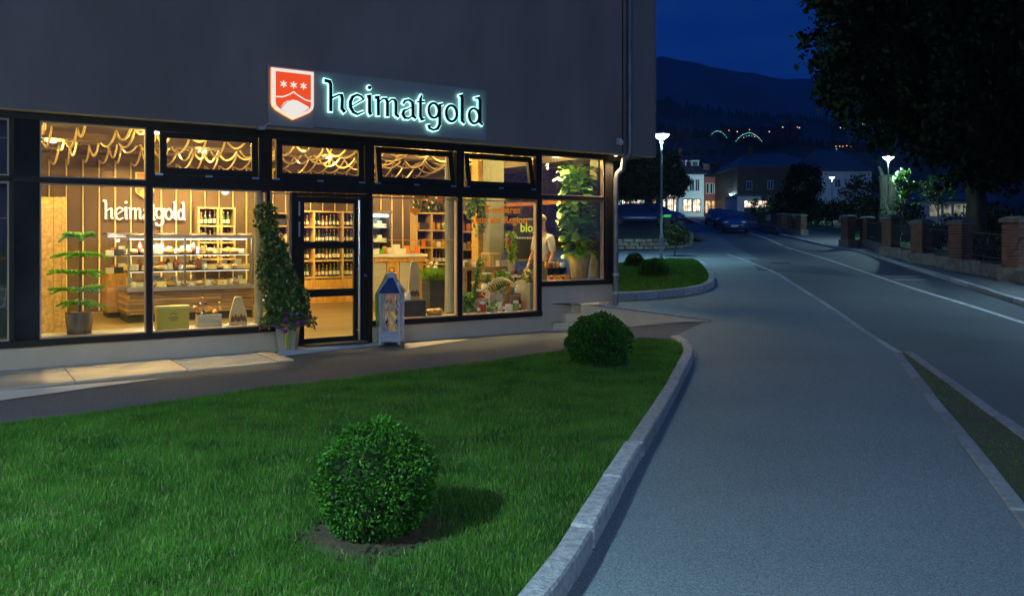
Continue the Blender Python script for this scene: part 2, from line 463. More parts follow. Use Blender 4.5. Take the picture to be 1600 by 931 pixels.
edge=thing('stone_edging','flush granite edging between driveway and road',None,kind='structure')
EL=[G(x,y,Hl)[:2] for x,y in [(1412,552),(1310,486),(1215,426),(1140,398)]]
stones(edge,'edging_stone',EL[::-1],1.2,.11,-.1,.012,Hl,m_granite,side=-1,sub=1)
EV1=[G(x,y,Hl)[:2] for x,y in [(1410,552),(1470,628),(1530,700),(1600,787)]]; EV1.append(ext(EV1[-1],EV1[-2],8))
EV2=[G(x,y,Hl)[:2] for x,y in [(1414,552),(1480,600),(1540,645),(1600,690)]]; EV2.append(ext(EV2[-1],EV2[-2],8))
m_edge=mat('worn_edging',(.15,.17,.185),.85,col2=(.22,.245,.26),scale=15,bump=.5,rnd=.2)
stones(edge,'edging_stone',EV1,1.0,.11,-.1,.02,Hl,m_edge,side=-1,sub=1)
stones(edge,'edging_stone',EV2,1.0,.11,-.1,.03,Hl,m_edge,side=1,sub=1)
VERGE=EV1[:]+EV2[::-1]
m_verge=mat('verge_soil',(.045,.045,.022),.95,col2=(.03,.045,.015),scale=4,bump=.6)
drape('verge',VERGE,Hl,.012,m_verge)
# right pavement with kerb
FB=[G(x,y,lambda X,Y:Hl(X,Y)+.1)[:2] for x,y in [(1600,443),(1500,418),(1435,405),(1350,386)]]+[(19.8,50),(21.4,64),(24.5,80)]
FBs=[ext(FB[0],FB[1],26)]+FB
PR=RRs[:6]+[(22.2,82)]
drape('pavement',PR+[(FBs[-1][0]+.6,FBs[-1][1])]+[(p[0]+.5,p[1]) for p in FBs[::-1]],Hl,.10,m_pave)
pk=thing('pavement_kerb','low kerb along the far pavement',None,kind='structure')
stones(pk,'kerb_stone',RRs[:5],1.6,.14,-.1,.104,Hl,m_granite,side=1,sub=1)
# white edge line on the road
WL=[G(x,y,Hl)[:2] for x,y in [(1600,503),(1440,454),(1300,407),(1200,373),(1135,353)]]
WLs=[ext(WL[0],WL[1],10)]+WL
o_,i_=strip(resample(WLs,3),.12,1)
drape('road_marking',o_+i_[::-1],Hl,.006,m_white,step=1)
o_,i_=strip([G(1445,437,Hl)[:2],G(1395,437,Hl)[:2]],.16,1); drape('road_marking',o_+i_[::-1],Hl,.006,m_white,step=1)
o_,i_=strip(resample([G(1070,338.5,Hl)[:2],G(1083,344,Hl)[:2],G(1098,352,Hl)[:2]],3),.2,1); drape('road_marking',o_+i_[::-1],Hl,.007,m_white,step=1)
m_iron=mat('cast_iron',(.03,.03,.032),.6,metal=.4,bump=.4,bscale=80)
p=G(1218,411,Hl); b=MB(); b.lathe([(.34,-.02),(.34,.006),(.3,.009)],(0,0,0),20)
mh=b.build('manhole_cover',m_iron,loc=p); tag(mh,'round iron manhole cover set in the road asphalt','manhole cover')
# patch of newer asphalt
drape('asphalt_patch',[G(x,y,Hl)[:2] for x,y in [(1185,423),(1345,433),(1300,420),(1170,405)]],Hl,.0045,m_path)

# ---------------- near lawn
_,KI=strip(KS,.125,1)
LAWN=KI[:]+TOPL+[(-16,2),(-16,-1),(KI[0][0]-.3,KI[0][1]-.3)]
pa,pb=TOPL[1],TOPL[-1]
def lawnH(X,Y):
    # rises from the path to the kerb top
    d=abs((pb[0]-pa[0])*(pa[1]-Y)-(pa[0]-X)*(pb[1]-pa[1]))/math.hypot(pb[0]-pa[0],pb[1]-pa[1])
    return Hl(X,Y)+.015+.075*min(1,d/1.2)
drape('lawn',LAWN,lawnH,0,m_lawn)
m_grass=mat('grass_blades',(.020,.105,.007),.55,col2=(.075,.24,.022),scale=2.4,detail=6,trans=.4,spec=.12)
m_grass_dry=mat('grass_tips',(.12,.27,.05),.55,col2=(.05,.17,.02),scale=2.2,trans=.35,spec=.3)
m_grass_old=mat('grass_straw',(.22,.24,.08),.7,col2=(.14,.22,.05),scale=3)
def grass(name,poly,hf,n,hmin,hmax,wd,label,mats=None,density=None,lean=.5,holes=()):
    xs=[p[0] for p in poly]; ys=[p[1] for p in poly]
    X=np.zeros(0);Y=np.zeros(0)
    while len(X)<n:
        m_=n*2
        if density=='near': # more of them close to where one stands
            y=ys_min+(ys_max-ys_min)*NR.rand(m_)**1.6; 
        else: y=min(ys)+(max(ys)-min(ys))*NR.rand(m_)
        x=min(xs)+(max(xs)-min(xs))*NR.rand(m_)
        k=inpoly(x,y,poly)&(np.abs(x)<y*.66+.35)
        for hx,hy,hr in holes: k&=((x-hx)**2+(y-hy)**2)>(hr*NR.uniform(.75,1.15,len(x)))**2
        X=np.concatenate([X,x[k]]);Y=np.concatenate([Y,y[k]])
    X=X[:n];Y=Y[:n]
    # ground height on a coarse table
    gx=np.linspace(min(xs),max(xs),70); gy=np.linspace(min(ys),max(ys),70)
    T=np.array([[hf(a,b_) for a in gx] for b_ in gy])
    fx=(X-gx[0])/(gx[1]-gx[0]); fy=(Y-gy[0])/(gy[1]-gy[0]); ix=np.clip(fx.astype(int),0,68); iy=np.clip(fy.astype(int),0,68); fx-=ix; fy-=iy
    Z=T[iy,ix]*(1-fx)*(1-fy)+T[iy,ix+1]*fx*(1-fy)+T[iy+1,ix]*(1-fx)*fy+T[iy+1,ix+1]*fx*fy
    clump=.5+.5*np.sin(X*2.1+1.3*np.sin(Y*1.7))*np.sin(Y*2.6+np.sin(X*3.1))
    h=(hmin+(hmax-hmin)*NR.rand(n)*(.55+.45*clump)); a=NR.rand(n)*2*PI; ln=(NR.rand(n)*lean+.1)*h
    la=a+NR.uniform(-1.2,1.2,n)+PI/2
    w_=wd*NR.uniform(.6,1.3,n)*(1+Y/14.)
    cx_,cy_=np.cos(a)*w_/2,np.sin(a)*w_/2
    V=np.zeros((n,5,3))
    V[:,0]=np.stack([X-cx_,Y-cy_,Z-.01],1);V[:,1]=np.stack([X+cx_,Y+cy_,Z-.01],1)
    mx_,my_=X+np.cos(la)*ln*.35,Y+np.sin(la)*ln*.35
    V[:,2]=np.stack([mx_+cx_*.8,my_+cy_*.8,Z+h*.6],1);V[:,3]=np.stack([mx_-cx_*.8,my_-cy_*.8,Z+h*.6],1)
    V[:,4]=np.stack([X+np.cos(la)*ln,Y+np.sin(la)*ln,Z+h],1)
    base_=np.arange(n)[:,None]*5
    F=np.concatenate([base_+np.array([[0,1,2]]),base_+np.array([[0,2,3]]),base_+np.array([[3,2,4]])])
    q_=NR.rand(n); mi=np.tile(np.where(q_<.05,2 if len(mats or [0]*3)>2 else 1,np.where(q_<.32,1,0)),3)
    me=npmesh(name,V.reshape(-1,3),F,mats or [m_grass,m_grass_dry,m_grass_old],mi)
    return tag(put(name,me),label,'grass',kind='stuff')
ys_min,ys_max=2.6,13.2
BUSH1=G(590,832,lawnH); BUSH2=G(940,572,lawnH)
grass('grass',[(p[0],p[1]) for p in LAWN if True],lawnH,340000,.018,.052,.0024,'mown green grass of the lawn in front of the shop',density='near',lean=.9,holes=((BUSH1[0],BUSH1[1],.40),(BUSH2[0]+.04,BUSH2[1]+.1,.33)))
grass('grass',VERGE,lambda x,y:Hl(x,y)+.01,1500,.01,.03,.004,'sparse grass on the narrow verge beside the road',lean=.9)
# soil ring under near bush
b=MB(); nn=40; rr_=[.345*(1+.16*math.sin(k*.9)+.09*R.uniform(-1,1)) for k in range(nn)]
b.add([(rr_[k]*math.cos(2*PI*k/nn)-.08,rr_[k]*math.sin(2*PI*k/nn),-.02) for k in range(nn)]+[(.72*rr_[k]*math.cos(2*PI*k/nn)-.05,.72*rr_[k]*math.sin(2*PI*k/nn),.012+R.uniform(-.006,.01)) for k in range(nn)]+[(0,0,.02)],[(k,(k+1)%nn,nn+(k+1)%nn,nn+k) for k in range(nn)]+[(nn+k,nn+(k+1)%nn,2*nn) for k in range(nn)])
o=b.build('soil',m_soil,loc=(BUSH1[0],BUSH1[1],BUSH1[2])); tag(o,kind='structure')
b=MB()
for k in range(260):
    a=R.uniform(0,6.28); r=R.uniform(.15,.42); b.sphere((r*math.cos(a)-.05,r*math.sin(a),.01),R.uniform(.004,.014),5,4,(1,1,.6),.3)
o=b.build('soil_crumbs',m_soil,loc=(BUSH1[0],BUSH1[1],BUSH1[2])); tag(o,'loose soil crumbs around the foot of the near boxwood','soil',kind='stuff')

# ---------------- second lawn island beyond the building
K2=[G(x,y,Hu)[:2] for x,y in [(966,471),(1000,468),(1040,465),(1075,461),(1100,457),(1116,449),(1118,440),(1112,428),(1100,416),(1090,411)]]
K2s=smooth(K2,2)
kerb2=thing('kerb','pale kerb curving round the small lawn past the drainpipe','kerb',kind='structure')
stones(kerb2,'kerb_stone',K2s,.95,.16,-.1,.16,Hu,m_granite,side=1,sub=3)
_,K2i=strip(K2s,.16,1)
L2=K2i+[G(x,y,Hu)[:2] for x,y in [(1040,411),(1000,413),(985,416)]]+[(3.0,26.0),(2.4,20)]
drape('rear_lawn',L2,Hu,.13,m_lawn)
grass('grass',L2,lambda x,y:Hu(x,y)+.13,26000,.03,.08,.006,'bright grass of the small kerbed lawn past the drainpipe')
# ============================================================ THE SHOP BUILDING
m_render=mat('facade_render',(.195,.170,.155),.9,col2=(.245,.215,.20),scale=1.3,detail=9,stretch=(1,1,.35),bump=.25,bscale=120)
m_plinth=mat('plinth_render',(.50,.41,.30),.9,col2=(.56,.47,.36),scale=1.2,bump=.3,bscale=110)
m_frame=mat('dark_metal',(.014,.012,.010),.5,col2=(.020,.017,.014),scale=3,spec=.22)
m_frame_in=mat('bronze_reveal',(.16,.075,.04),.5,col2=(.20,.10,.05),scale=3)
m_steel=mat('brushed_steel',(.55,.56,.57),.3,metal=.9,col2=(.65,.66,.67),scale=20)
m_alu=mat('grey_aluminium',(.42,.43,.45),.5,metal=.3,col2=(.5,.5,.52),scale=8)
m_glass=glassmat('window_glass',(.96,.975,.97))
m_panel=mat('dark_panel',(.014,.015,.018),.7,spec=.1,col2=(.03,.032,.036),scale=2)
m_zinc=mat('zinc_pipe',(.16,.165,.175),.45,metal=.5,col2=(.22,.225,.235),scale=5,bump=.1)
bld=thing('shop_building','grey rendered building with a brightly lit glazed shop front at street level','building',M=MS)
UL,UR=-11.0,5.36
UW=-.2
UTOP=U(1025,UW)
# upper storey
b=MB(); b.b(-14,UTOP-.003,UW+.003,-.052,3.118,3.129); b.build('soffit_board',mat('soffit_light_tint',(.62,.43,.16),.6,col2=(.68,.48,.2),scale=2),bld)  # warm light under the eaves is put into this ochre colour
b=MB(); b.b(-14,UTOP,UW,.10,3.13,9.2); b.b(-14,UTOP,.10,13,3.47,9.2); b.b(UR,UTOP,.10,13,3.13,3.47); b.b(-14,UL,.10,13,3.13,3.47); b.b(UL,UR,7.36,13,3.13,3.47); b.build('upper_wall',m_render,bld)
b=MB(); b.b(-14.2,UTOP+.12,UW-.12,13.2,9.2,9.36); b.build('roof',m_zinc,bld)
# render reveal drip under the upper wall
# plinths
b=MB(); b.b(UL,U(455),0,.30,-.4,.30); b.b(U(577),U(845),0,.30,-.4,.28); b.build('plinth',m_plinth,bld)
b=MB(); b.b(U(845),UR,0.0,.30,-.4,.78); b.build('plinth',m_plinth,bld)
b=MB(); b.b(UR-.16,UR,0.30,7.5,.1,.78); b.build('plinth',m_plinth,bld)
# outer blind walls of the shop volume (left, behind)
b=MB(); b.b(-14,13,0,0,0,0) if False else b.b(-14,UL,0,13,-.4,3.126); b.build('side_wall',m_render,bld)
b=MB(); b.b(UL,UR,7.35,12.9,-.4,3.126); b.build('rear_wall',m_render,bld)
b=MB(); b.b(UR-.1,UR,3.9,7.35,.78,3.126); b.build('side_wall',m_render,bld)

FW0,FW1=-.03,.06
def bar(mb,x0,x1,z0,z1,w0=FW0,w1=FW1): mb.b(x0,x1,w0,w1,z0,z1)
# header beam and mullions, one part each
b=MB(); bar(b,UL,UR,3.035,3.127,-.05,.08); b.build('header_beam',m_frame,bld)
mull=[(14,22,.30),(228,237,.30),(408,421,.30),(573,580.5,.0),(714.5,721,.28),(838.5,845,.28),(944,952,.78)]
MU=[(U(a),U(c),z) for a,c,z in mull]
for i,(x0,x1,z) in enumerate(MU):
    b=MB()
    if i==2: bar(b,U(416),x1,z+.08,2.25); bar(b,x0,x1,2.25,3.035)
    elif i==3: bar(b,x0,x1,z,3.035)
    else: bar(b,x0,x1,z+.08,3.035)
    b.build('mullion',m_frame,bld)
# bottom rails
for (a,c,z) in ((-999,455,.30),(580.5,845,.28)):
    b=MB(); bar(b,UL if a==-999 else U(a),U(c),z,z+.08,-.05,.07); b.build('bottom_rail',m_frame,bld)
b=MB(); bar(b,U(845),UR,.78,.86,-.05,.07); b.build('bottom_rail',m_frame,bld)
# corner post and side return
b=MB(); bar(b,UR-.09,UR,.86,3.035); b.build('corner_post',m_frame,bld)
m_reveal=mat('warm_reveal',(.45,.30,.20),.5,col2=(.5,.34,.22),scale=3)
def window(x0,x1,z0,z1,fw=.0,glass=True,w=.02,name='window'):
    """a fixed light: thin inner frame with its pane"""
    m_=MB(); t=.018
    m_.b(x0,x1,w-.03,w+.05,z0,z0+t); m_.b(x0,x1,w-.03,w+.05,z1-t,z1)
    m_.b(x0,x0+t,w-.03,w+.05,z0+t,z1-t); m_.b(x1-t,x1,w-.03,w+.05,z0+t,z1-t)
    f=m_.build(name,m_reveal,bld)
    g=MB(); g.b(x0+t,x1-t,w,w+.008,z0+t,z1-t); g.build('pane',m_glass,f)
    return f
TZ0,TZ1=2.28,2.35
# leftmost lights, dark fixed panel, first bay
for (a,c) in ((UL,U(14)),):
    window(a,c,.38,TZ0); window(a,c,TZ1,3.035)
m_blind=mat('dark_blind',(.03,.035,.03),.8,col2=(.05,.06,.05),scale=3,stretch=(8,8,.5))
for k in range(6):
    b=MB(); b.b(UL+.02,U(62,.34)-.02,.30+.004*(k%2),.33,.39+k*.49,.39+(k+1)*.49-.012); b.build('blind_panel',m_blind,bld)
b=MB(); bar(b,UL,U(228),TZ0,TZ1); b.build('transom',m_frame,bld)
b=MB(); b.b(U(22),U(62),.0,.04,.38,TZ0); b.b(U(22),U(62),.0,.04,TZ1,3.035); b.build('blind_panel',m_panel,bld)
window(U(62),U(229),.38,TZ0); window(U(62),U(229),TZ1,3.035)
# lower lights
window(U(237),U(416),.38,2.27)
window(U(422),U(453),.38,2.25)
window(U(581),U(714.5),.36,2.235); window(U(721.5),U(838.5),.36,2.235)
b=MB(); bar(b,U(845),UR-.09,TZ0,TZ1); b.build('transom',m_frame,bld)
window(U(845.5),U(943),.86,TZ0); window(U(845.5),U(943),TZ1,3.035)
# hopper windows over bays 2-5: outer frame, sash tilted inward, pane, clips
def hopper(x0,x1,tilt):
    m_=MB(); zb,zt=2.27,3.035
    t=.03
    m_.b(x0,x1,FW0,FW1,zb,zb+.17); m_.b(x0,x0+t,FW0,FW1,zb+.17,zt); m_.b(x1-t,x1,FW0,FW1,zb+.17,zt); m_.b(x0+t,x1-t,FW0,FW1,zt-.03,zt)
    f=m_.build('hopper_window',m_frame,bld)
    # sash in its own plane, hinged at the bottom
    hgt=zt-.03-(zb+.17)-.01; a=tilt
    Mt=Matrix.Translation((0,.02,zb+.175))@Matrix.Rotation(-a,4,'X')
    s=MB(); X0,X1=x0+t+.07,x1-t-.012; fr=.085
    def tb(xa,xb,za,zb_,ya=-.035,yb=.03):
        vs=[Mt@Vector(p) for p in [(xa,ya,za),(xb,ya,za),(xb,yb,za),(xa,yb,za),(xa,ya,zb_),(xb,ya,zb_),(xb,yb,zb_),(xa,yb,zb_)]]
        s.add(vs,[(0,3,2,1),(4,5,6,7),(0,1,5,4),(1,2,6,5),(2,3,7,6),(3,0,4,7)])
    tb(X0,X1,0,.09); tb(X0,X1,hgt-.075,hgt); tb(X0,X0+fr,.09,hgt-.075); tb(X1-fr,X1,.09,hgt-.075)
    s.build('sash',m_frame,f)
    s=MB(); tb(X0+fr,X1-fr,.09,hgt-.075,-.005,.002); s.build('pane',m_glass,f)
    for q in (.06,.5,.94):
        s=MB(); xx=x0+(x1-x0)*q; s.b(xx-.045,xx+.045,FW0-.012,FW0,zb+.155,zb+.18); s.build('clip',m_steel,f)
H_=[(237,408,.03),(421,573,.05),(580.5,714.5,.17),(721,838.5,.19)]
for a,c,t in H_: hopper(U(a),U(c),t)
# ---------------- door
door=MB(); x0,x1=U(455),U(573)
door.b(x0,U(463),FW0,FW1,.0,2.25); door.b(x0,x1,FW0,FW1,2.21,2.262)
df=door.build('door_frame',m_frame,bld)
lf=MB(); a,c=U(463)+.006,U(565); l,r=U(475),U(553)
lf.b(a,l,-.01,.05,.05,2.205); lf.b(r,c,-.01,.05,.05,2.205)
for z0,z1 in ((.05,.16),(.755,.865),(1.455,1.555),(2.12,2.205)): lf.b(l,r,-.01,.05,z0,z1)
dr=lf.build('door',m_frame,bld)
for z0,z1 in ((.16,.755),(.865,1.455),(1.555,2.12)):
    g=MB(); g.b(l,r,.015,.023,z0,z1); g.build('pane',m_glass,dr)
g=MB(); hx=U(558); g.tube([(hx,-.075,.10),(hx,-.075,2.17)],.019,8)
for z in (.25,1.15,2.05): g.tube([(hx,-.075,z),(hx,-.01,z)],.012,6)
g.build('handle',m_steel,dr)
for z0,z1 in ((1.93,2.13),(1.63,1.84)):
    g=MB(); g.b(U(466),U(468.5),-.018,-.01,z0,z1); g.build('hinge_plate',m_alu,dr)
g=MB(); g.lathe([(.02,0),(.02,.02),(.012,.03)],(0,0,0),10); q=g.build('knob',m_steel,dr); q.location=(U(569),-.035,1.05); q.rotation_euler=(PI/2,0,0)
b=MB(); b.b(U(565)+.004,U(573),-.01,.05,0,2.21); b.build('door_frame',m_frame,bld)
# small bracket under the eaves at the sign
b=MB(); b.b(U(403,-.3),U(413,-.3),-.34,-.25,3.08,3.12); b.tube([(U(412,-.3),-.3,3.11),(U(418,-.3),-.3,3.17),(U(421,-.26),-.26,3.18)],.01,5); b.build('bracket',m_alu,bld)
# wall camera near the pipe
wc=thing('security_camera','small pale dome camera on the wall left of the drainpipe','camera',M=MS@Matrix.Translation((U(967,-.22),-.20,Zs(967,223,-.2))))
m_pale=mat('pale_plastic',(.55,.6,.65),.4)
b=MB(); b.b(-.04,.05,-.05,0,-.03,.07); b.build('mount',m_pale,wc)
b=MB(); b.sphere((0,-.08,-.01),.05,10,6); b.build('dome',m_pale,wc)

# ---------------- drainpipe
dp=thing('drainpipe','zinc drainpipe running down the wall and bending to the corner post','drainpipe',M=MS)
ux,ul=U(984,-.29),U(962,-.07)
b=MB(); zz=Zs(984,235,-.29)
ptsp=[(ux,-.29,9.1),(ux,-.29,zz),(ux-.015,-.285,zz-.08),(ux-.09,-.24,zz-.17),(ul+.1,-.14,zz-.33),(ul+.02,-.085,zz-.42),(ul,-.07,zz-.52),(ul,-.07,.40)]
b.sm=True; b.tube(ptsp,.052,12,cap=False); b.build('pipe',m_zinc,dp)
for z,u_,w_ in ((8.0,ux,-.29),(5.3,ux,-.29),(.95,ul,-.07),(.62,ul,-.07)):
    b=MB(); b.lathe([(.062,-.025),(.062,.025)],(u_,w_,z),12); b.build('clamp',m_alu if z<1 else m_zinc,dp)
# thin dark vertical line beside the pipe on the upper wall
b=MB(); b.tube([(ux-.1,UW-.012,9.1),(ux-.1,UW-.012,3.15)],.012,6); b.build('cable',m_frame,dp)
b=MB(); b.tube([(UTOP-.03,UW-.012,9.1),(UTOP-.03,UW-.012,3.13)],.014,6); b.build('corner_bead',m_render,bld)

# ---------------- sign
m_signback=mat('sign_backing',(.25,.26,.26),.35,col2=(.27,.28,.28),scale=2)
m_black=mat('black_letter',(.006,.006,.008),.35)
m_glow=emat('letter_glow',(.42,1.0,.92),2.3)
m_glow_w=emat('shield_white',(1,.93,.86),.85)
m_shred=emat('shield_red',(1.0,.085,.008),.85)
m_shorange=emat('shield_halo',(1.0,.30,.03),2.4)
def ribbon(mb,pts,wd,y0,y1,closed=False,dx=1,dz=1):
    P=[Vector((p[0],p[1])) for p in pts]; n=len(P); L_=[];Rr=[]
    for i,p in enumerate(P):
        a=P[i-1] if (i>0 or closed) else None; c=P[(i+1)%n] if (i<n-1 or closed) else None
        d1=(p-a).normalized() if a is not None else None; d2=(c-p).normalized() if c is not None else None
        if d1 is None: d1=d2
        if d2 is None: d2=d1
        t=(d1+d2)
        if t.length<1e-6: t=d1
        t.normalize(); nrm=Vector((-t.y,t.x)); k=min(1.6,1/max(.4,abs(nrm.dot(Vector((-d1.y,d1.x))))))
        w_=(wd[i] if isinstance(wd,(list,tuple)) else wd)/2*k
        e=0
        if not closed and i==0: p=p-d2*e
        L_.append(p+nrm*w_); Rr.append(p-nrm*w_)
    vs=[]
    for q in range(n):
        vs+= [(L_[q].x,y0,L_[q].y),(Rr[q].x,y0,Rr[q].y),(Rr[q].x,y1,Rr[q].y),(L_[q].x,y1,L_[q].y)]
    fs=[]
    for q in range(n if closed else n-1):
        a=4*q; c=4*((q+1)%n)
        for k in range(4): fs.append((a+k,a+(k+1)%4,c+(k+1)%4,c+k))
    if not closed: fs+= [(0,1,2,3),(4*(n-1)+3,4*(n-1)+2,4*(n-1)+1,4*(n-1))]
    mb.add(vs,fs)
def ell(cx,cy,rx,ry,n=20,a0=0,a1=360): return [(cx+rx*math.cos(math.radians(a0+(a1-a0)*i/n)),cy+ry*math.sin(math.radians(a0+(a1-a0)*i/n))) for i in range(n if a1-a0==360 else n+1)]
GL={
'h':[([(-.08,1.60),(.18,1.56),(.24,1.40),(.24,0)],.19,0),([(.24,.68),(.62,.90),(.86,.95)],.11,0),([(.80,.93),(.84,.7),(.82,.2),(.98,.02)],.19,0)],
'e':[([(.16,.38),(.98,.80),(.82,.96),(.52,1.02),(.2,.88),(.04,.6),(.05,.32),(.25,.06),(.55,-.03),(.98,.14)],[.07,.09,.12,.13,.17,.19,.19,.16,.12,.09],0)],
'i':[([(-.1,.96),(.4,1.0),(.42,.15),(.75,.0)],.2,0),(ell(.42,1.48,.0001,.0001,3),.2,2)],
'm':[([(-.02,.96),(.12,1.0),(.13,0)],.18,0),([(.13,.72),(.33,.96),(.46,.96),(.52,.8),(.52,0)],[.08,.1,.14,.18,.18],0),([(.52,.72),(.7,.96),(.83,.96),(.89,.8),(.89,.15),(1.02,.02)],[.08,.1,.14,.18,.18,.14],0)],
'a':[([(.08,.78),(.2,.96),(.5,1.03),(.74,.92),(.8,.7),(.8,.16),(1.02,.02)],[.12,.13,.12,.16,.19,.19,.12],0),([(.8,.68),(.4,.5),(.12,.4),(.04,.2),(.2,-.0),(.5,.0),(.8,.2)],[.07,.09,.15,.18,.15,.11,.08],0)],
't':[([(.62,1.38),(.42,1.15),(.40,.18),(.62,.0),(1.0,.03)],[.07,.16,.18,.18,.09],0),([(-.02,.97),(1.0,1.02)],.11,0)],
'g':[(ell(.42,.57,.36,.42),.15,1),([(1.08,1.0),(.86,.93),(.84,-.2),(.68,-.45),(.4,-.54),(.12,-.46),(.06,-.26)],[.1,.15,.18,.17,.13,.14,.19],0)],
'o':[(ell(.5,.5,.42,.46),.16,1)],
'l':[([(-.3,1.56),(.3,1.6),(.42,1.4),(.42,.15),(1.1,.0)],[.1,.17,.2,.2,.12],0)],
'd':[(ell(.42,.48,.36,.44),.15,1),([(.48,1.52),(.76,1.58),(.84,1.42),(.84,.15),(1.04,-.0)],[.09,.16,.19,.18,.12],0)]}
def letter(ch,x0,x1,zb,xh,y0,y1,grow=0,eps=0.0006):
    mb=MB(); wdt=x1-x0
    for k,(pts,wd,kind) in enumerate(GL[ch]):
        P=[(x0+p[0]*wdt,zb+p[1]*xh) for p in pts]
        sc=xh*.92
        if kind==2:
            c=P[0][0],zb+1.48*xh; r=.105*xh+grow/2
            mb.prism([(c[0]+r*math.cos(a*PI/6),c[1]+r*math.sin(a*PI/6)) for a in range(12)],y0,y1,'y'); continue
        w_=[q*sc+grow for q in wd] if isinstance(wd,list) else wd*sc+grow
        if grow and kind==0: # lengthen the ends for an even rim
            def e(a,b_): 
                d=math.hypot(a[0]-b_[0],a[1]-b_[1]) or 1; return (a[0]+(a[0]-b_[0])/d*grow*.5,a[1]+(a[1]-b_[1])/d*grow*.5)
            P=[e(P[0],P[1])]+P[1:-1]+[e(P[-1],P[-2])]
        ribbon(mb,P,w_,y0-k*eps,y1,closed=(kind==1))
    return mb
WORD=[('h',508,541),('e',545,570),('i',573,583),('m',585,624),('a',627,651),('t',651,665),('g',667,692),('o',694,717),('l',718,727),('d',730,755)]
sgn=thing('shop_sign','illuminated shop sign reading heimatgold with black halo-lit letters and orange shield','sign',M=MS)
pw=-.24
b=MB(); b.b(U(491,pw),U(760,pw),pw,UW-.002,3.18,3.98); b.build('backing_panel',m_signback,sgn)
b=MB(); b.b(U(419,pw),U(490.5,pw),pw,UW-.002,3.16,3.98); b.build('backing_panel',m_signback,sgn)
LW=-.31
for ch,a,c in WORD:
    o=letter(ch,U(a+2,LW),U(c-1,LW),3.415,.27,LW,-.285).build('letter',m_black,sgn,fix=True); 
    letter(ch,U(a+2,LW),U(c-1,LW),3.415,.27,-.2845,-.262,grow=.030).build('halo',m_glow,o,fix=True)
def shieldpoly(x0,x1,z0,z1,ins=0):
    w_=x1-x0;h=z1-z0; cx_=(x0+x1)/2
    pts=[(x0+ins,z1-ins),(x0+ins,z0+h*.30)]+[(x0+ins+w_*.02,z0+h*.24),(x0+w_*.10+ins*.8,z0+h*.17+ins*.4),(cx_-w_*.2,z0+h*.08+ins*.9),(cx_,z0+ins*1.3)]
    return pts+[(2*cx_-p[0],p[1]) for p in pts[::-1][1:]]
def shield(root,x0,x1,z0,z1,y,mw,mr,halo=None):
    s=(x1-x0)
    if halo:
        b=MB(); b.prism(shieldpoly(x0-.008,x1+.008,z0-.010,z1+.008),y+.012,y+.03,'y'); b.build('shield_halo',halo,root,fix=True)
    b=MB(); b.prism(shieldpoly(x0,x1,z0,z1),y-.02,y+.01,'y'); b.build('shield',mw,root,fix=True)
    b=MB(); b.prism(shieldpoly(x0,x1,z0,z1,s*.075),y-.026,y-.019,'y'); f=b.build('shield_field',mr,root,fix=True)
    h=z1-z0; X=lambda t:x0+s*t; Z=lambda t:z0+h*t
    for t in (.26,.5,.74):
        for k in range(3):
            b=MB(); r=s*.085; a=k*PI/3+PI/2; dx,dz=math.cos(a)*r,math.sin(a)*r
            ribbon(b,[(X(t)-dx,Z(.69)-dz),(X(t),Z(.69)),(X(t)+dx,Z(.69)+dz)],[r*.25,r*.5,r*.25],y-.031-k*.0008,y-.0255); b.build('star',mw,root,fix=True)
    b=MB(); ribbon(b,[(X(.08),Z(.42)),(X(.25),Z(.43)),(X(.42),Z(.50)),(X(.5),Z(.55)),(X(.58),Z(.50)),(X(.78),Z(.41)),(X(.92),Z(.39))],s*.03,y-.031,y-.0255); b.build('mountain_line',mw,root,fix=True)
    b=MB(); b.prism([(X(.5),Z(.055)),(X(.72),Z(.15)),(X(.885),Z(.24)),(X(.86),Z(.27)),(X(.72),Z(.33)),(X(.6),Z(.375)),(X(.48),Z(.39)),(X(.36),Z(.34)),(X(.27),Z(.26)),(X(.2),Z(.185))],y-.031,y-.0255,'y'); b.build('mound',mw,root,fix=True)
    b=MB(); ribbon(b,[(X(.19),Z(.22)),(X(.28),Z(.31)),(X(.38),Z(.37))],[.004,s*.02,s*.01],y-.031,y-.0255); b.build('furrow',mw,root,fix=True)
shield(sgn,U(425.5,-.28),U(490,-.28),3.265,3.945,-.268,m_glow_w,m_shred,m_shorange)

# ---------------- paving in front of the shop
m_slab=mat('sand_paving',(.40,.36,.29),.85,col2=(.50,.455,.37),scale=2.5,bump=.2,bscale=80,rnd=.05)
m_band=mat('pale_band',(.38,.40,.42),.85,col2=(.46,.48,.5),scale=2.5,bump=.2)
pav=thing('paving_strip','strip of sandy paving slabs along the foot of the shop window',None,kind='structure',M=MS)
pe=[toshop(*G(x,y,Hl)[:2]) for x,y in [(0,612),(430,568)]]
pw0,pw1=pe[0][1],pe[1][1]
def pedge(u): return pw0+(pw1-pw0)*(u-pe[0][0])/(pe[1][0]-pe[0][0])
u=-11; ge0,ge1=U(272,-.35),U(404,-.3)
slabs=[]
x=-9.6
while x<ge0-.02:
    x2=min(x+1.22,ge0-.01); slabs.append((x,x2)); x=x2
slabs.append((ge1+.01,U(432,-.35)))
for a,c in slabs:
    b=MB(); z1=.035+R.uniform(-.002,.002); zb=-.1
    ya,yc=pedge(a),pedge(c)
    b.add([(a+.004,ya,zb),(c-.004,yc,zb),(c-.004,-.003,zb),(a+.004,-.003,zb),(a+.004,ya,z1),(c-.004,yc,z1),(c-.004,-.003,z1),(a+.004,-.003,z1)],[(0,3,2,1),(4,5,6,7),(0,1,5,4),(1,2,6,5),(2,3,7,6),(3,0,4,7)])
    b.build('paving_slab',m_slab,pav,bevel=.004)
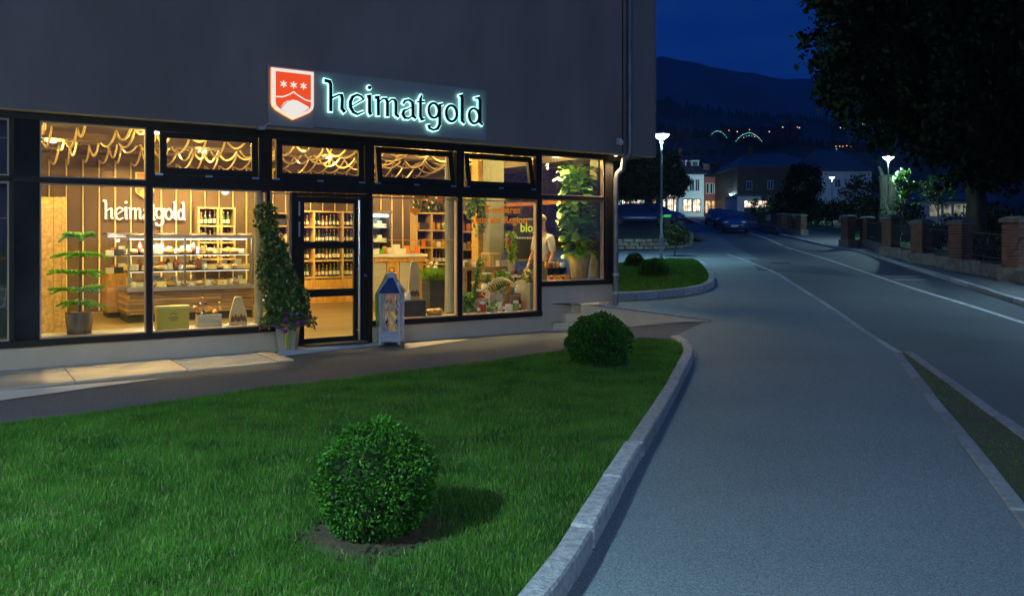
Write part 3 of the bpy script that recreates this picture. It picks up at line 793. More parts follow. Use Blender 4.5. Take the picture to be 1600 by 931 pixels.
b=MB(); a,c=ge0,ge1; b.add([(a,pedge(a),-.1),(c,pedge(c),-.1),(c,pedge(c)+.07,-.1),(a,pedge(a)+.07,-.1),(a,pedge(a),.033),(c,pedge(c),.033),(c,pedge(c)+.07,.033),(a,pedge(a)+.07,.033)],[(0,3,2,1),(4,5,6,7),(0,1,5,4),(1,2,6,5),(2,3,7,6),(3,0,4,7)]); b.build('paving_slab',m_slab,pav)
# grating
m_dark=mat('dark_pit',(.02,.02,.02),.9)
gr=thing('floor_grating','galvanised bar grating let into the paving under the window','grating',M=MS)
b=MB(); b.b(ge0+.02,ge1-.02,-.50,-.03,-.08,-.06); b.build('pit',m_dark,gr)
n=34
for k in range(n+1):
    x=ge0+.02+(ge1-ge0-.04)*k/n; b=MB(); b.b(x-.006,x+.006,pedge(x)+.075,-.02,-.02,.03); b.build('bar',m_alu,gr)
b=MB()
for k in range(6):
    y=-.05-k*.085; b.b(ge0+.02,ge1-.02,y-.004,y+.004,-.005,.026)
b.build('cross_bars',m_alu,gr)
# pale wedge below the slabs, and right of the lantern
p0=[G(x,y,Hl)[:2] for x,y in [(-60,635),(0,628),(258,592.5),(0,613),(-60,621)]]
drape('pale_edging',p0,Hl,.018,m_band)
p0=[G(x,y,Hl)[:2] for x,y in [(632,547),(735,531.5),(700,532.5),(632,538)]]
drape('pale_edging',p0,Hl,.018,m_slab)
# door step slab
ds=MB(); q=[toshop(*G(x,y,Hl)[:2]) for x,y in [(424,574),(424,569),(600,549.5)]]
x0,x1=U(437,-.2)-.02,U(603,-.15)
ds.add([(x0-.12,-.52,-.1),(x1,-.12,-.1),(x1,-.06,-.1),(x0+.1,-.06,-.1),(x0-.12,-.52,.075),(x1,-.12,.03),(x1,-.06,.04),(x0+.1,-.06,.075)],[(0,3,2,1),(4,5,6,7),(0,1,5,4),(1,2,6,5),(2,3,7,6),(3,0,4,7)])
o=ds.build('door_step',m_band,bevel=.01); o.matrix_world=MS; tag(o,kind='structure')
dm=MB(); dm.b(U(470),U(566),-.22,-.04,.06,.092); o=dm.build('door_mat',mat('mat_bristle',(.08,.07,.06),.95,col2=(.12,.11,.1),scale=60,bump=.8)); o.matrix_world=MS; tag(o,'flat brown bristle mat lying before the shop door','door mat')

# ---------------- corner steps and landing
st=thing('corner_steps','three sandstone steps and sloping wedge wall at the shop corner','steps')
m_stone=mat('step_stone',(.72,.57,.34),.85,col2=(.80,.66,.42),scale=4,bump=.3,bscale=70,rnd=.05)  # paler than plain sandstone; the colour carries missing warm light
fz=lambda X:(lambda q:q)(0)
YL=14.44
def fac_u(X,Y): return toshop(X,Y)
def facY(X): # Y on the facade plane for a given X
    return P0[1]+(X-P0[0])*ST/CT
n_=(ST,-CT)  # outward normal of the facade
def riser(X):
    # point on the facade directly behind the step corner (X,YL)
    u_,w_=toshop(X,YL); q=shop(u_,0.0); return (q[0],q[1])
xs=[.60,.93,1.19]; tops=[.155,.31,.465]
for k in range(2):
    X0,X1=xs[k],xs[k+1]+.02; f0,f1=riser(X0),riser(X1)
    poly=[(X0,YL),(X1,YL),(f1[0],f1[1]+.0),(f0[0],f0[1])]
    b=MB(); b.prism(poly,-.1,tops[k]); b.build('step',m_stone,st,fix=True,bevel=.012)
f2=riser(xs[2]); TX=3.42
# wedge wall: side block under the landing, top falls to the tip
b=MB(); q=[(xs[2],YL),(TX,YL),(TX-.02,YL+.03),(xs[2]+.3,YL+.16),(xs[2],YL+.16)]
vs=[(x,y,-.1) for x,y in q]+[(x,y,.465-(.465-.175)*(x-xs[2])/(TX-xs[2])) for x,y in q]
b.add(vs,[(4,3,2,1,0),(5,6,7,8,9)]+[(i,(i+1)%5,5+(i+1)%5,5+i) for i in range(5)]); b.build('wedge_wall',m_stone,st,fix=True,bevel=.008)
# coping strip
b=MB(); vs=[]
for z in (.004,.03):
    for x,y in ((xs[2]+.25,YL+.0),(TX+.05,YL-.0),(TX-.1,YL+.06),(xs[2]+.25,YL+.12)): vs.append((x,y-.01,.465-(.465-.175)*(x-xs[2])/(TX-xs[2])+z))
b.add(vs,[(3,2,1,0),(4,5,6,7),(0,1,5,4),(1,2,6,5),(2,3,7,6),(3,0,4,7)]); b.build('coping',m_granite,st,fix=True)
# top landing
e=shop(5.75,.0)
b=MB(); b.prism([(xs[2],YL+.10),(xs[2]+.35,YL+.14),shop(5.36,-.005)[:2],(f2[0],f2[1])],-.1,.462); b.build('landing',m_stone,st,fix=True)
# pale flush band at the foot
p0=[G(x,y,Hl)[:2] for x,y in [(836,519.5),(895,517.5),(975,512),(1060,505.5),(1113,502)]]
p1=[G(x,y,Hl)[:2] for x,y in [(836,514),(895,511.5)]]
drape('pale_edging',p0+[(TX+.03,YL),(.56,YL)],Hl,.022,m_band)
# ============================================================ INSIDE THE SHOP
def lamp_light(name,loc,power,col=(1,.70,.38),size=.08,kind='POINT',aim=None,spot=2.4,parent=None,blend=.6):
    l=bpy.data.lights.new(name,kind); l.energy=power; l.color=col
    if kind=='POINT': l.shadow_soft_size=size
    if kind=='SPOT': l.shadow_soft_size=size; l.spot_size=spot; l.spot_blend=blend
    if kind=='AREA': l.size=size
    o=bpy.data.objects.new(name,l); C.objects.link(o); o.location=loc
    if aim is not None:
        d=(Vector(aim)-Vector(loc)).normalized(); o.rotation_euler=d.to_track_quat('-Z','Y').to_euler()
    if parent is not None: o.parent=parent
    return o
WARM=(1.0,.66,.15)
m_wallin=mat('taupe_wall',(.095,.060,.030),.8,col2=(.125,.080,.040),scale=1.5)
m_ceil=mat('shop_ceiling',(.11,.08,.05),.85,col2=(.14,.10,.06),scale=1)
m_beam=mat('ceiling_beam_brown',(.10,.06,.035),.7,col2=(.13,.08,.05),scale=2)
m_floor=wood('oak_floor',(.30,.22,.13),(.40,.30,.18),scale=1.6,stretch=(1,6,6),rough=.35,rnd=.12,bump=.05)
m_ledge=mat('grey_ledge',(.25,.26,.24),.35,col2=(.30,.31,.29),scale=3)
m_rope=mat('rope',(.85,.70,.38),.8,col2=(.75,.58,.28),scale=60,bump=.5,bscale=120)
m_plank=wood('old_plank',(.20,.13,.065),(.42,.30,.16),scale=2.2,stretch=(1,10,10),rnd=.3)
m_plank2=wood('amber_plank',(.50,.25,.04),(.80,.46,.10),scale=2.5,stretch=(8,8,1),rnd=.2)
m_osb=mat('chipboard',(.50,.30,.08),.7,col2=(.75,.48,.16),scale=22,bump=.2,detail=3)
m_shelf=wood('shelf_wood',(.55,.36,.13),(.72,.50,.20),scale=3,rnd=.1,bump=.08)
m_col=mat('concrete_column',(.22,.23,.19),.7,col2=(.29,.30,.25),scale=3,bump=.1)
m_wick=mat('wicker',(.42,.28,.12),.8,col2=(.30,.18,.07),scale=30,bump=.6)
m_shelfback=mat('shelf_back',(.045,.03,.018),.8)
m_rail=emat('hot_lamp',(1.0,.90,.70),9)
m_fix=mat('lamp_body',(.5,.5,.5),.4,metal=.5)
WB=7.2
# shell: floor boards, ceiling, walls (parts of the building)
b=MB(); b.b(UL,UR-.16,.07,WB,-.2,.10); b.build('floor_slab',m_ledge,bld)
w0=.08; k=0
while w0<WB-.02:
    x=UL+R.uniform(-1.5,0)
    while x<UR-.18:
        x2=min(x+R.uniform(1.8,2.6),UR-.17); xa=max(x,UL+.01)
        if x2>xa+.05 and x2>-5.6 and xa<3.5 and w0>3.0 or (x2>-.6 and xa<1.8):
            b=MB(); b.b(xa+.002,x2-.002,w0+.002,min(w0+.20,WB)-.002,.10,.12+R.uniform(-.0008,.0008)); b.build('floor_board',m_floor,bld)
        x=x2
    w0+=.20
b=MB(); b.b(UL,UR-.10,.10,WB+.15,3.40,3.466); b.build('ceiling',m_ceil,bld)
b=MB(); b.b(UL,UR-.10,.081,.099,3.13,3.40); b.build('bulkhead',m_ceil,bld)
b=MB(); b.b(UL,UR-.10,WB,WB+.14,.12,3.40); b.build('interior_wall',m_wallin,bld)
for (a,c,z,mm) in ((6.55,7.05,3.30,m_ceil),(5.9,6.5,3.36,m_beam),(4.2,4.7,3.28,m_beam),(2.2,2.6,3.30,m_ceil)):
    b=MB(); b.b(UL,UR-.1,a,c,z,3.40); b.build('ceiling_beam',mm,bld)
# display ledges behind the windows
for a,c in ((UL,U(455)),(U(577),UR-.16)):
    b=MB(); b.b(a,c,.071,.62,.12,.385 if a<0 else .365); b.build('display_ledge',m_ledge,bld)
b=MB(); b.b(U(845),UR-.16,.071,.75,.366,.86); b.build('display_ledge',m_ledge,bld)
# wall panels between the ropes
ru0,ru1=S(155,300,WB-.04)[0],S(180,300,WB-.04)[0]; du=ru1-ru0
rope_u=[ru0+du*k for k in range(-5,28) if ru0+du*k<UR-.2]
for i,u_ in enumerate(rope_u[:-1]):
    b=MB(); b.b(u_+.035,rope_u[i+1]-.02,WB-.018,WB-.001,.14,3.28); b.build('wall_panel',m_wallin,bld)
# columns
for px,w_,r in ((408,.42,.095),(707,.50,.125)):
    u_=S(px,400,w_)[0]; b=MB(); b.sm=True; b.lathe([(r,.386),(r,3.40)],(u_,w_,0),20,cap=False); b.build('column',m_col,bld)
for px,w_,r in ((771,2.3,.17),(934,.45,.09)):
    u_=S(px,400,w_)[0]; b=MB(); b.b(u_-r,u_+r,w_-.12,w_+.12,.12 if w_>1 else .87,3.40); b.build('column',m_col,bld)
# glazed side wall with red-brown posts
m_redwood=wood('red_brown_post',(.22,.07,.03),(.34,.12,.05),scale=3,stretch=(8,8,1))
for w_ in (.12,2.2,3.84):
    b=MB(); b.b(UR-.13,UR-.04,w_-.05,w_+.05,.78,3.126); b.build('side_post',m_redwood,bld)
b=MB(); b.b(UR-.12,UR-.05,.17,3.79,2.28,2.36); b.build('side_transom',m_redwood,bld)
for a,c in ((.17,2.15),(2.25,3.79)):
    b=MB(); b.b(UR-.09,UR-.082,a,c,.785,2.28); b.b(UR-.09,UR-.082,a,c,2.36,3.12); b.build('side_pane',m_glass,bld)

def put_shop(u,w,z,rz=0): return MS@Matrix.Translation((u,w,z))@Matrix.Rotation(rz,4,'Z')
# ---------------- hanging ropes
ropeG='cream ropes running up the brown wall and looping over the ceiling'
hooks=[WB-.06,5.9,4.6,3.3,2.0,.85]
for i,u_ in enumerate(rope_u):
    pts=[(u_,WB-.045,.14),(u_,WB-.045,1.6),(u_,WB-.045,3.20)]
    cu=u_; n_h=[6,4,5,3][i%4]
    for k in range(n_h-1):
        a,c=hooks[k],hooks[k+1]; nu=cu+R.uniform(-.10,.10); sag=R.uniform(.13,.26)
        for t in range(1,8):
            q=t/8; pts.append((cu+(nu-cu)*q,a+(c-a)*q,3.34-sag*4*q*(1-q)+(-.12*(1-q) if k==0 else 0)))
        pts.append((nu,c,3.36)); cu=nu
    b=MB(); b.sm=True; b.tube(pts,.019,6,cap=False)
    o=b.build('rope',m_rope); o.matrix_world=MS; tag(o,uniq('cream rope up the brown shop wall and over the ceiling',ropeG),'rope',ropeG)
# ---------------- ceiling lamps
lampG='round ceiling lamps glowing between the ropes'
spots=sorted([(-4.7,3.0),(-3.2,4.9),(-1.9,2.6),(-.6,5.2),(.6,2.8),(1.9,5.0),(2.9,2.4),(4.2,3.2),(4.5,1.0),(-6.6,4.2),(-5.6,1.6)])
proto=None
for u_,w_ in spots:
    if proto is None:
        t=thing('ceiling_lamp','round glowing ceiling lamp hung among the cream ropes','lamp',group=lampG,M=put_shop(u_,w_,3.40))
        b=MB(); b.lathe([(.09,-.10),(.10,0)],(0,0,0),12); b.build('housing',m_fix,t)
        b=MB(); b.lathe([(.06,-.125),(.085,-.104)],(0,0,0),12); b.build('lens',m_rail,t); proto=t
    else: t=copy_tree(proto,None,put_shop(u_,w_,3.40))
    t['label']=uniq('round glowing ceiling lamp hung among the cream ropes',lampG)
    lamp_light('lamp_light',shop(u_,w_,3.20),118,WARM,.10)
# spots aimed at the wall
for px in (178,262,330,430,600):
    u_=S(px,330,WB)[0]; lamp_light('spot_light',shop(u_,WB-1.7,3.3),430,(1,.66,.26),.04,'SPOT',shop(u_,WB,1.9),1.25)
# downlights over the window displays; they spill onto the paving outside
u_=U(-60)
while u_<U(835):
    if u_<U(400) or U(600)<u_: lamp_light('spot_light',shop(u_,1.0,3.33),380,(1,.70,.30),.04,'SPOT',shop(u_,-.05,.2),.8,blend=.5); lamp_light('lamp_light',shop(u_+.4,1.25,3.22),34,(1,.68,.25),.08)  # the point after each spot is added fill for the displays
    u_+=.85
lamp_light('spot_light',shop(U(515),1.0,3.33),120,(1,.70,.30),.04,'SPOT',shop(U(515),-.1,.2),.7,blend=.4)
lamp_light('lamp_light',shop(U(880),.2,2.98),26,(1,.70,.30),.08)
lamp_light('spot_light',shop(U(900),.85,3.3),520,(1,.74,.38),.04,'SPOT',shop(U(905)+.15,-.55,.4),.75,blend=.5)
lamp_light('spot_light',shop(U(905),-.0+1.15,3.33),600,(1,.72,.32),.04,'SPOT',shop(U(900),.2,1.4),1.2,blend=.5)
lamp_light('spot_light',shop(U(70),.25,3.3),380,(1,.68,.26),.04,'SPOT',shop(U(80),1.5,1.4),.9,blend=.5)
# unseen soffit lamp, added to brighten the corner steps
sl_=thing('added_soffit_lamp','small added warm lamp under the eaves above the corner steps','lamp',M=MS@Matrix.Translation((U(955),-.125,3.11)))
b=MB(); b.lathe([(.045,-.012),(.05,.006)],(0,0,0),12); b.build('ring',m_steel,sl_)
b=MB(); b.lathe([(.03,-.014),(.03,-.0125)],(0,0,0),10); b.build('lens',m_rail,sl_)
lamp_light('lamp_light',shop(U(955),-.16,3.07),120,(1,.74,.38),.03,'SPOT',(1.7,14.2,.2),2.2,blend=.8)
# ---------------- wall lettering and emblem inside
ins=thing('wall_sign','white lettering heimatgold with small shield emblem on the brown interior wall','sign',M=MS)
m_wl=mat('white_letter',(.85,.83,.8),.5,emit=(1,.95,.85),es=.35)  # letters glow slightly by themselves, on top of the wall spots
m_shg=mat('gilt',(.65,.42,.10),.4); m_shr=mat('emblem_red',(.65,.12,.04),.5)
yw=WB-.12
for (ch,_,_),a,c in zip(WORD,[162,180,195,202,224,236,243,258,272,278],[177,193,200,221,235,244,257,270,276,289]):
    letter(ch,S(a,340,yw)[0],S(c,340,yw)[0],S(225,343,yw)[2],.235,yw,yw+.04).build('letter',m_wl,ins,fix=True)
sx0,sx1=S(212,290,yw)[0],S(241,290,yw)[0]
shield(ins,sx0,sx1,S(226,311,yw)[2],S(226,277,yw)[2]+.1,yw+.03,m_shg,m_shr)

# ---------------- tall boards at the far left
bd=thing('board_screen','tall screen of three amber weathered boards standing at the left window','screen',M=MS)
for a,c in ((62.5,83.5),(84.2,96.5),(97,103)):
    b=MB(); w_=1.5; z1=S((a+c)/2,308,w_)[2]; b.b(S(a,400,w_)[0],S(c,400,w_)[0],w_-R.uniform(.0,.02),w_+.04,.12,z1); b.build('board',m_osb,bd)

# ---------------- food things, shared meshes
def lathe_mesh(name,prof,mats,n=10):
    b=MB(); b.sm=True; b.lathe(prof,(0,0,0),n); return b.mesh(name,mats)
m_wine=mat('wine_glass_dark',(.012,.02,.010),.12,spec=.8); m_wineg=mat('wine_glass_green',(.04,.10,.02),.15,spec=.8); m_winea=mat('wine_amber',(.25,.10,.02),.15,spec=.8)
m_lab=mat('bottle_label',(.75,.70,.60),.7); m_cap=mat('bottle_cap',(.35,.05,.04),.4); m_capg=mat('gold_cap',(.6,.42,.12),.35,metal=.6)
m_jarhoney=mat('honey',(.60,.28,.03),.2); m_jarred=mat('jam_red',(.42,.05,.03),.2); m_jargreen=mat('pickle_green',(.16,.24,.05),.25); m_lidw=mat('lid_white',(.8,.78,.72),.4)
m_bread=mat('bread_crust',(.50,.27,.09),.8,col2=(.72,.46,.2),scale=12,rnd=.3); m_meat=mat('cured_meat',(.30,.06,.04),.6,col2=(.45,.12,.08),scale=15,rnd=.3)
m_cheese=mat('cheese',(.85,.68,.32),.5,rnd=.15); m_cream=mat('white_pack',(.78,.76,.70),.5,rnd=.12); m_orange=mat('orange_pack',(.75,.22,.05),.5,rnd=.25)
m_greenp=mat('green_pack',(.12,.40,.10),.5,rnd=.3); m_slate=mat('slate_grey',(.035,.037,.04),.5,col2=(.05,.05,.055),scale=4)
def bottle_proto(name,glass,cap,h=.30,r=.038):
    me={}
    b=MB(); b.sm=True; b.lathe([(r*.9,0),(r,.01),(r,h*.55),(r*.8,h*.64),(r*.36,h*.76),(r*.36,h*.93)],(0,0,0),9); me['body']=b.mesh(name,glass)
    b=MB(); b.lathe([(r*1.03,h*.16),(r*1.03,h*.42)],(0,0,0),9,cap=False); me['label']=b.mesh('label',m_lab)
    b=MB(); b.lathe([(r*.42,h*.86),(r*.42,h)],(0,0,0),8); me['cap']=b.mesh('cap',cap)
    return me
BP=[bottle_proto('wine_bottle',m_wine,m_cap),bottle_proto('wine_bottle',m_wineg,m_capg),bottle_proto('wine_bottle',m_winea,m_capg,.27,.034),bottle_proto('wine_bottle',m_wine,m_capg,.32,.036)]
def bottle(k,u,w,z,label,group,sc=1):
    me=BP[k]; o=put('wine_bottle',me['body'],None,M=put_shop(u,w,z)@Matrix.Scale(sc,4)); tag(o,uniq(label,group),'bottle',group)
    for q in ('label','cap'): put(q,me[q],o)
    return o
def jar_proto(c,lid,h=.12,r=.04):
    b=MB(); b.sm=True; b.lathe([(r*.92,0),(r,.008),(r,h*.72),(r*.8,h*.8)],(0,0,0),9); a=b.mesh('jar',c)
    b=MB(); b.lathe([(r*.86,h*.8),(r*.86,h)],(0,0,0),9); return a,b.mesh('lid',lid)
JP=[jar_proto(m_jarhoney,m_capg),jar_proto(m_jarred,m_lidw),jar_proto(m_jargreen,m_lidw),jar_proto(m_jarhoney,m_cap,.15,.035),jar_proto(m_cream,m_lidw,.10,.05)]
def jar(k,u,w,z,label,group,sc=1):
    a,l=JP[k]; o=put('jar',a,None,M=put_shop(u,w,z)@Matrix.Scale(sc,4)); tag(o,uniq(label,group),'jar',group); put('lid',l,o); return o
def loaf_mesh():
    b=MB(); b.sm=True; b.sphere((0,0,.05),.1,10,6,(1.25,.8,.55),.08); return b.mesh('bread_loaf',m_bread)
LOAF=loaf_mesh()
def boxm(name,m,d,lid=None):
    b=MB(); b.box((0,0,d[2]/2),d); me=b.mesh(name,m); return me
def simple(name,me,u,w,z,label,cat,group,rz=0,sc=1):
    o=put(name,me,None,M=put_shop(u,w,z,rz)@Matrix.Scale(sc,4)); tag(o,uniq(label,group),cat,group); return o
def ham():
    b=MB(); b.sm=True; b.lathe([(.02,0),(.045,.03),(.05,.12),(.03,.2),(.012,.23)],(0,0,0),8); return b.mesh('sausage',m_meat)
HAM=ham()
def cheesewedge():
    b=MB(); b.prism([(0,0),(.2,-.06),(.22,0),(.2,.06)],0,.09); return b.mesh('cheese',m_cheese)
CHZ=cheesewedge()
def pack(m,d=(.12,.09,.08)):
    b=MB(); b.box((0,0,d[2]*.45),(d[0],d[1],d[2]*.9)); b.box((0,0,d[2]*.95),(d[0]*1.04,d[1]*1.04,d[2]*.1)); return b.mesh('food_pack',m)
PK=[pack(m_cream),pack(m_orange,(.07,.07,.12)),pack(m_greenp,(.1,.08,.07)),pack(m_slate,(.14,.1,.09)),pack(m_cream,(.09,.07,.14))]

# ---------------- display counter
ct=thing('display_counter','long glass display counter with rough plank front facing the window','counter',M=MS)
CW=4.2; cu0,cu1=S(200,450,CW)[0],S(396,450,CW)[0]
zt=S(300,447,CW)[2]; zb=.26
b=MB(); b.b(cu0+.02,cu1,CW+.06,CW+1.0,.121,zb); b.build('plinth',m_slate,ct)
b=MB(); b.b(cu0+.04,cu1-.02,CW+.045,CW+1.0,zb,zt-.07); b.build('carcass',m_shelfback,ct)
nr=7; hh=(zt-.08-zb)/nr
for r_ in range(nr):
    x=cu0-R.uniform(0,.6)
    while x<cu1:
        x2=x+R.uniform(1.2,2.2); a=max(x,cu0); c=min(x2,cu1)
        if c-a>.04:
            b=MB(); d=R.uniform(.0,.03); b.b(a+.003,c-.003,CW+.02-d,CW+.045,zb+r_*hh+.004,zb+(r_+1)*hh-.004); b.build('plank',m_plank,ct)
        x=x2
    b=MB(); b.b(cu0-.02,cu0+.038,CW+.01,CW+.99,zb+r_*hh+.004,zb+(r_+1)*hh-.004) ; b.build('end_plank',m_plank2 if r_%2 else m_plank,ct)
b=MB(); b.b(cu0-.02,cu1,CW-.05,CW+1.0,zt-.07,zt); b.build('steel_ledge',m_steel,ct)
ztop=S(300,372,CW)[2]
b=MB(); b.b(cu0-.02,cu1,CW-.02,CW+.07,ztop,ztop+.06); b.build('steel_top',m_steel,ct)
b=MB(); b.b(cu0-.02,cu1,CW+.07,CW+.9,ztop+.02,ztop+.03); b.build('top_pane',glassmat('top_glass',(.93,.96,.95),.8,1.35),ct)
for k in range(5): lamp_light('case_light',shop(cu0+(cu1-cu0)*(k+.5)/5,CW+.1,ztop-.05),16,(1,.88,.66),.03)
m_caseglass=glassmat('case_glass',(.93,.96,.95),.8,1.35)
b=MB(); b.b(cu0,cu1,CW,CW+.006,zt,ztop); b.build('front_pane',m_caseglass,ct)
for u_ in (cu0,cu0+(cu1-cu0)*.43,cu1-.03):
    b=MB(); b.b(u_,u_+.03,CW+.01,CW+.05,zt,ztop); b.build('glass_post',m_steel,ct)
zs=[zt,S(300,422,CW)[2],S(300,397,CW)[2]]
for z in zs[1:]:
    b=MB(); b.b(cu0+.03,cu1-.03,CW+.12,CW+.8,z-.018,z-.006); b.build('glass_shelf',m_slate,ct)
b=MB(); b.b(cu0+.04,cu1-.04,CW+.30,CW+.33,ztop-.03,ztop-.01); b.build('tube_light',emat('case_tube',(1,.93,.8),3),ct)
for z in (zs[1]-.03,zs[2]-.03):
    b=MB(); b.b(cu0+.04,cu1-.04,CW+.14,CW+.155,z,z+.01); b.build('tube_light',emat('case_tube2',(1,.95,.85),2),ct)
fg='foods laid out in the long glass display counter'
for r_,z in enumerate(zs):
    u_=cu0+.12
    while u_<cu1-.12:
        for w_ in (CW+.18,CW+.36,CW+.6):
            t=R.random()**1.25
            row=['bottom','middle','top'][r_]
            if t<.26: simple('bread_loaf',LOAF,u_,w_,z+.005,'brown crusty loaf in the %s row of the long glass counter'%row,'bread',fg+', %s row loaves'%row,R.uniform(-1,1),.9)
            elif t<.33: simple('sausage',HAM,u_,w_,z+.005,'dark red cured sausage in the %s row of the long glass counter'%row,'sausage',fg+', %s row sausages'%row,0,.9)
            elif t<.5: simple('cheese',CHZ,u_-.1,w_,z+.005,'yellow cheese wedge in the %s row of the long glass counter'%row,'cheese',fg+', %s row cheeses'%row,R.uniform(-1,1))
            elif t<.68: jar(R.choice([0,4,2,4]),u_,w_,z+.005,'lidded preserve jar in the %s row of the long glass counter'%row,fg+', %s row jars'%row)
            else: simple('food_pack',R.choice([PK[0],PK[0],PK[1],PK[4],PK[4],PK[2]]),u_,w_,z+.005,'small food pack in the %s row of the long glass counter'%row,'food pack',fg+', %s row packs'%row,R.uniform(-.6,.6),R.uniform(.8,1.4))
        u_+=R.uniform(.085,.12)
# second, smaller counter further back on the left
c2=thing('display_counter','small amber wood counter with bright glass case beside the long counter','counter',M=MS)
W2=5.5; a0_,a1_=S(167,450,W2)[0],S(203,450,W2)[0]; zt2=S(185,428,W2)[2]
b=MB(); b.b(a0_+.03,a1_,W2+.04,W2+.7,.121,.22); b.build('plinth',m_slate,c2)
for r_ in range(6):
    h_=(zt2-.22)/6; b=MB(); b.b(a0_,a1_,W2-R.uniform(0,.02),W2+.7,.22+r_*h_+.002,.22+(r_+1)*h_-.002); b.build('plank',m_plank2,c2)
zc2=S(185,368,W2)[2]
b=MB(); b.b(a0_,a1_,W2,W2+.6,zc2,zc2+.05); b.build('steel_top',m_steel,c2)
b=MB(); b.b(a0_,a1_,W2,W2+.006,zt2,zc2); b.build('front_pane',m_caseglass,c2)
b=MB(); b.b(a0_,a1_,W2+.3,W2+.32,zt2+.32,zt2+.335); b.build('glass_shelf',m_steel,c2)
b=MB(); b.b(a0_+.03,a1_-.03,W2+.1,W2+.12,zc2-.03,zc2-.015); b.build('tube_light',MATS['case_tube'],c2)
for z in (zt2+.005,zt2+.34):
    for k in range(5):
        simple('food_pack',PK[k%5],a0_+.1+k*(a1_-a0_-.2)/4,W2+.3,z,'pale food pack in the small amber wood counter','food pack','pale packs in the small counter',0,1.3)

# ---------------- bottle shelves
def shelf(label,px0,px1,w,rows,divs,zfloor=.12,back=True,depth=.30,base_from=None,group=None,what='bottle',name='bottle_shelf',fill=None,where=''):
    t=thing(name,label,'shelf',M=MS)
    u0,u1=S(px0,350,w)[0],S(px1,350,w)[0]; pm=(px0+px1)/2
    zr=[S(pm,y,w)[2] for y in rows]; zb_=zr[-1]
    if back:
        b=MB(); b.b(u0,u1,w+depth,w+depth+.02,zfloor,zr[0]); b.build('back_panel',m_shelfback,t)
    for z in zr:
        b=MB(); b.b(u0,u1,w,w+depth,z-.035,z); b.build('shelf_board',m_shelf,t)
    for px in divs:
        x=S(px,350,w)[0]; b=MB(); b.b(x-.02,x+.02,w-.002,w+depth+.001,zfloor,zr[0]+.001); b.build('upright',m_shelf,t)
    if base_from is not None:
        z=S(pm,base_from,w)[2]; n=3
        for k in range(n):
            b=MB(); b.b(u0+.01,u1-.01,w-.03,w+depth,zfloor+(z-zfloor)*k/n+.003,zfloor+(z-zfloor)*(k+1)/n-.003); b.build('plank',m_plank2,t)
    for i in range(1,len(zr)):
        x=u0+.08
        gap=zr[i-1]-zr[i]-.05
        while x<u1-.06:
            if all(abs(x-S(px,350,w)[0])>.05 for px in divs):
                f=(fill or (lambda i,x:'b'))(i,x)
                rowname=['','top','second','third','fourth','fifth'][i]
                if f=='b':
                    k=R.choice([0,0,3,1,2] if i!=4 else [1,2,2,1]); sc=min(1.15,gap/.33)
                    bottle(k,x,w+.1,zr[i],'slim wine bottle on the %s shelf %s'%(rowname,where),'bottles on the %s shelf %s'%(rowname,where),sc)
                    x+=.092
                elif f=='j': jar(R.randrange(5),x,w+.1,zr[i],'small preserve jar on the %s shelf %s'%(rowname,where),'jars on the %s shelf %s'%(rowname,where),1.3); x+=.13
                else: simple('food_pack',R.choice(PK),x,w+.12,zr[i],'small pack on the %s shelf %s'%(rowname,where),'food pack','packs on the %s shelf %s'%(rowname,where),0,1.5); x+=.21
            else: x+=.05
    return t
shelf('wooden wall shelf of dark bottles behind the long glass counter',310,367,6.85,(324,352,378,404),(310.5,341,346,366.5),zfloor=.9,where='behind the long glass counter')
shelf('big amber wooden bottle shelf seen through the glass door',471,574,6.8,(330,354,379,406,432),(472,491,536,573),base_from=436,where='seen through the glass door',fill=lambda i,x:'j' if i==1 and x<.8 else 'b')
shelf('tall wooden shelf of jars and packs left of the grey column',651,703,4.9,(332,359,386,412),(651.5,675,702),where='left of the grey round column',fill=lambda i,x:('j' if (int(x*3)%2) else 'p') if i<3 else 'b')
shelf('narrow wooden shelf of jars right of the grey column',722,757,3.2,(331,361,389,414),(722.5,756.5),where='right of the grey round column',fill=lambda i,x:'j' if i<3 else 'p')
shelf('low wooden shelf of gift packs left of the shop door',425,455,5.6,(332,352,376,400,424),(425,455),where='left of the shop door',fill=lambda i,x:'p' if i%2 else 'j')
# ---------------- drinks fridge
fr=thing('drinks_fridge','glowing glass-door drinks fridge with wooden top near the door','fridge',M=MS)
wF=6.3; u0,u1=S(580,350,wF)[0],S(609,350,wF)[0]; zf=S(595,333,wF)[2]
m_fr=mat('fridge_body',(.12,.08,.05),.5); m_frin=mat('fridge_inside',(.7,.75,.72),.4)
b=MB(); b.b(u0-.04,u0,wF,wF+.6,.12,zf); b.b(u1,u1+.04,wF,wF+.6,.12,zf); b.b(u0-.06,u1+.06,wF-.02,wF+.6,zf,zf+.06); b.b(u0,u1,wF,wF+.6,.12,.5); b.build('body',m_fr,fr)
b=MB(); b.b(u0,u1,wF+.55,wF+.58,.5,zf); b.build('back_panel',m_frin,fr)
b=MB(); b.b(u0+.02,u1-.02,wF+.05,wF+.1,zf-.09,zf-.03); b.build('tube_light',emat('fridge_tube',(.85,1,.95),10),fr)
zz=[.5+(zf-.5)*k/5 for k in range(1,5)]
for z in zz: 
    b=MB(); b.b(u0,u1,wF+.06,wF+.5,z-.012,z); b.build('wire_shelf',m_steel,fr)
b=MB(); b.b(u0,u1,wF,wF+.006,.5,zf); b.build('glass_door',m_caseglass,fr)
for z in [.5]+zz:
    for k in range(4): simple('food_pack',PK[0] if k%2 else PK[4],u0+.08+k*(u1-u0-.16)/3,wF+.2,z,'white carton inside the glowing drinks fridge','carton','white cartons in the drinks fridge',0,1.2)

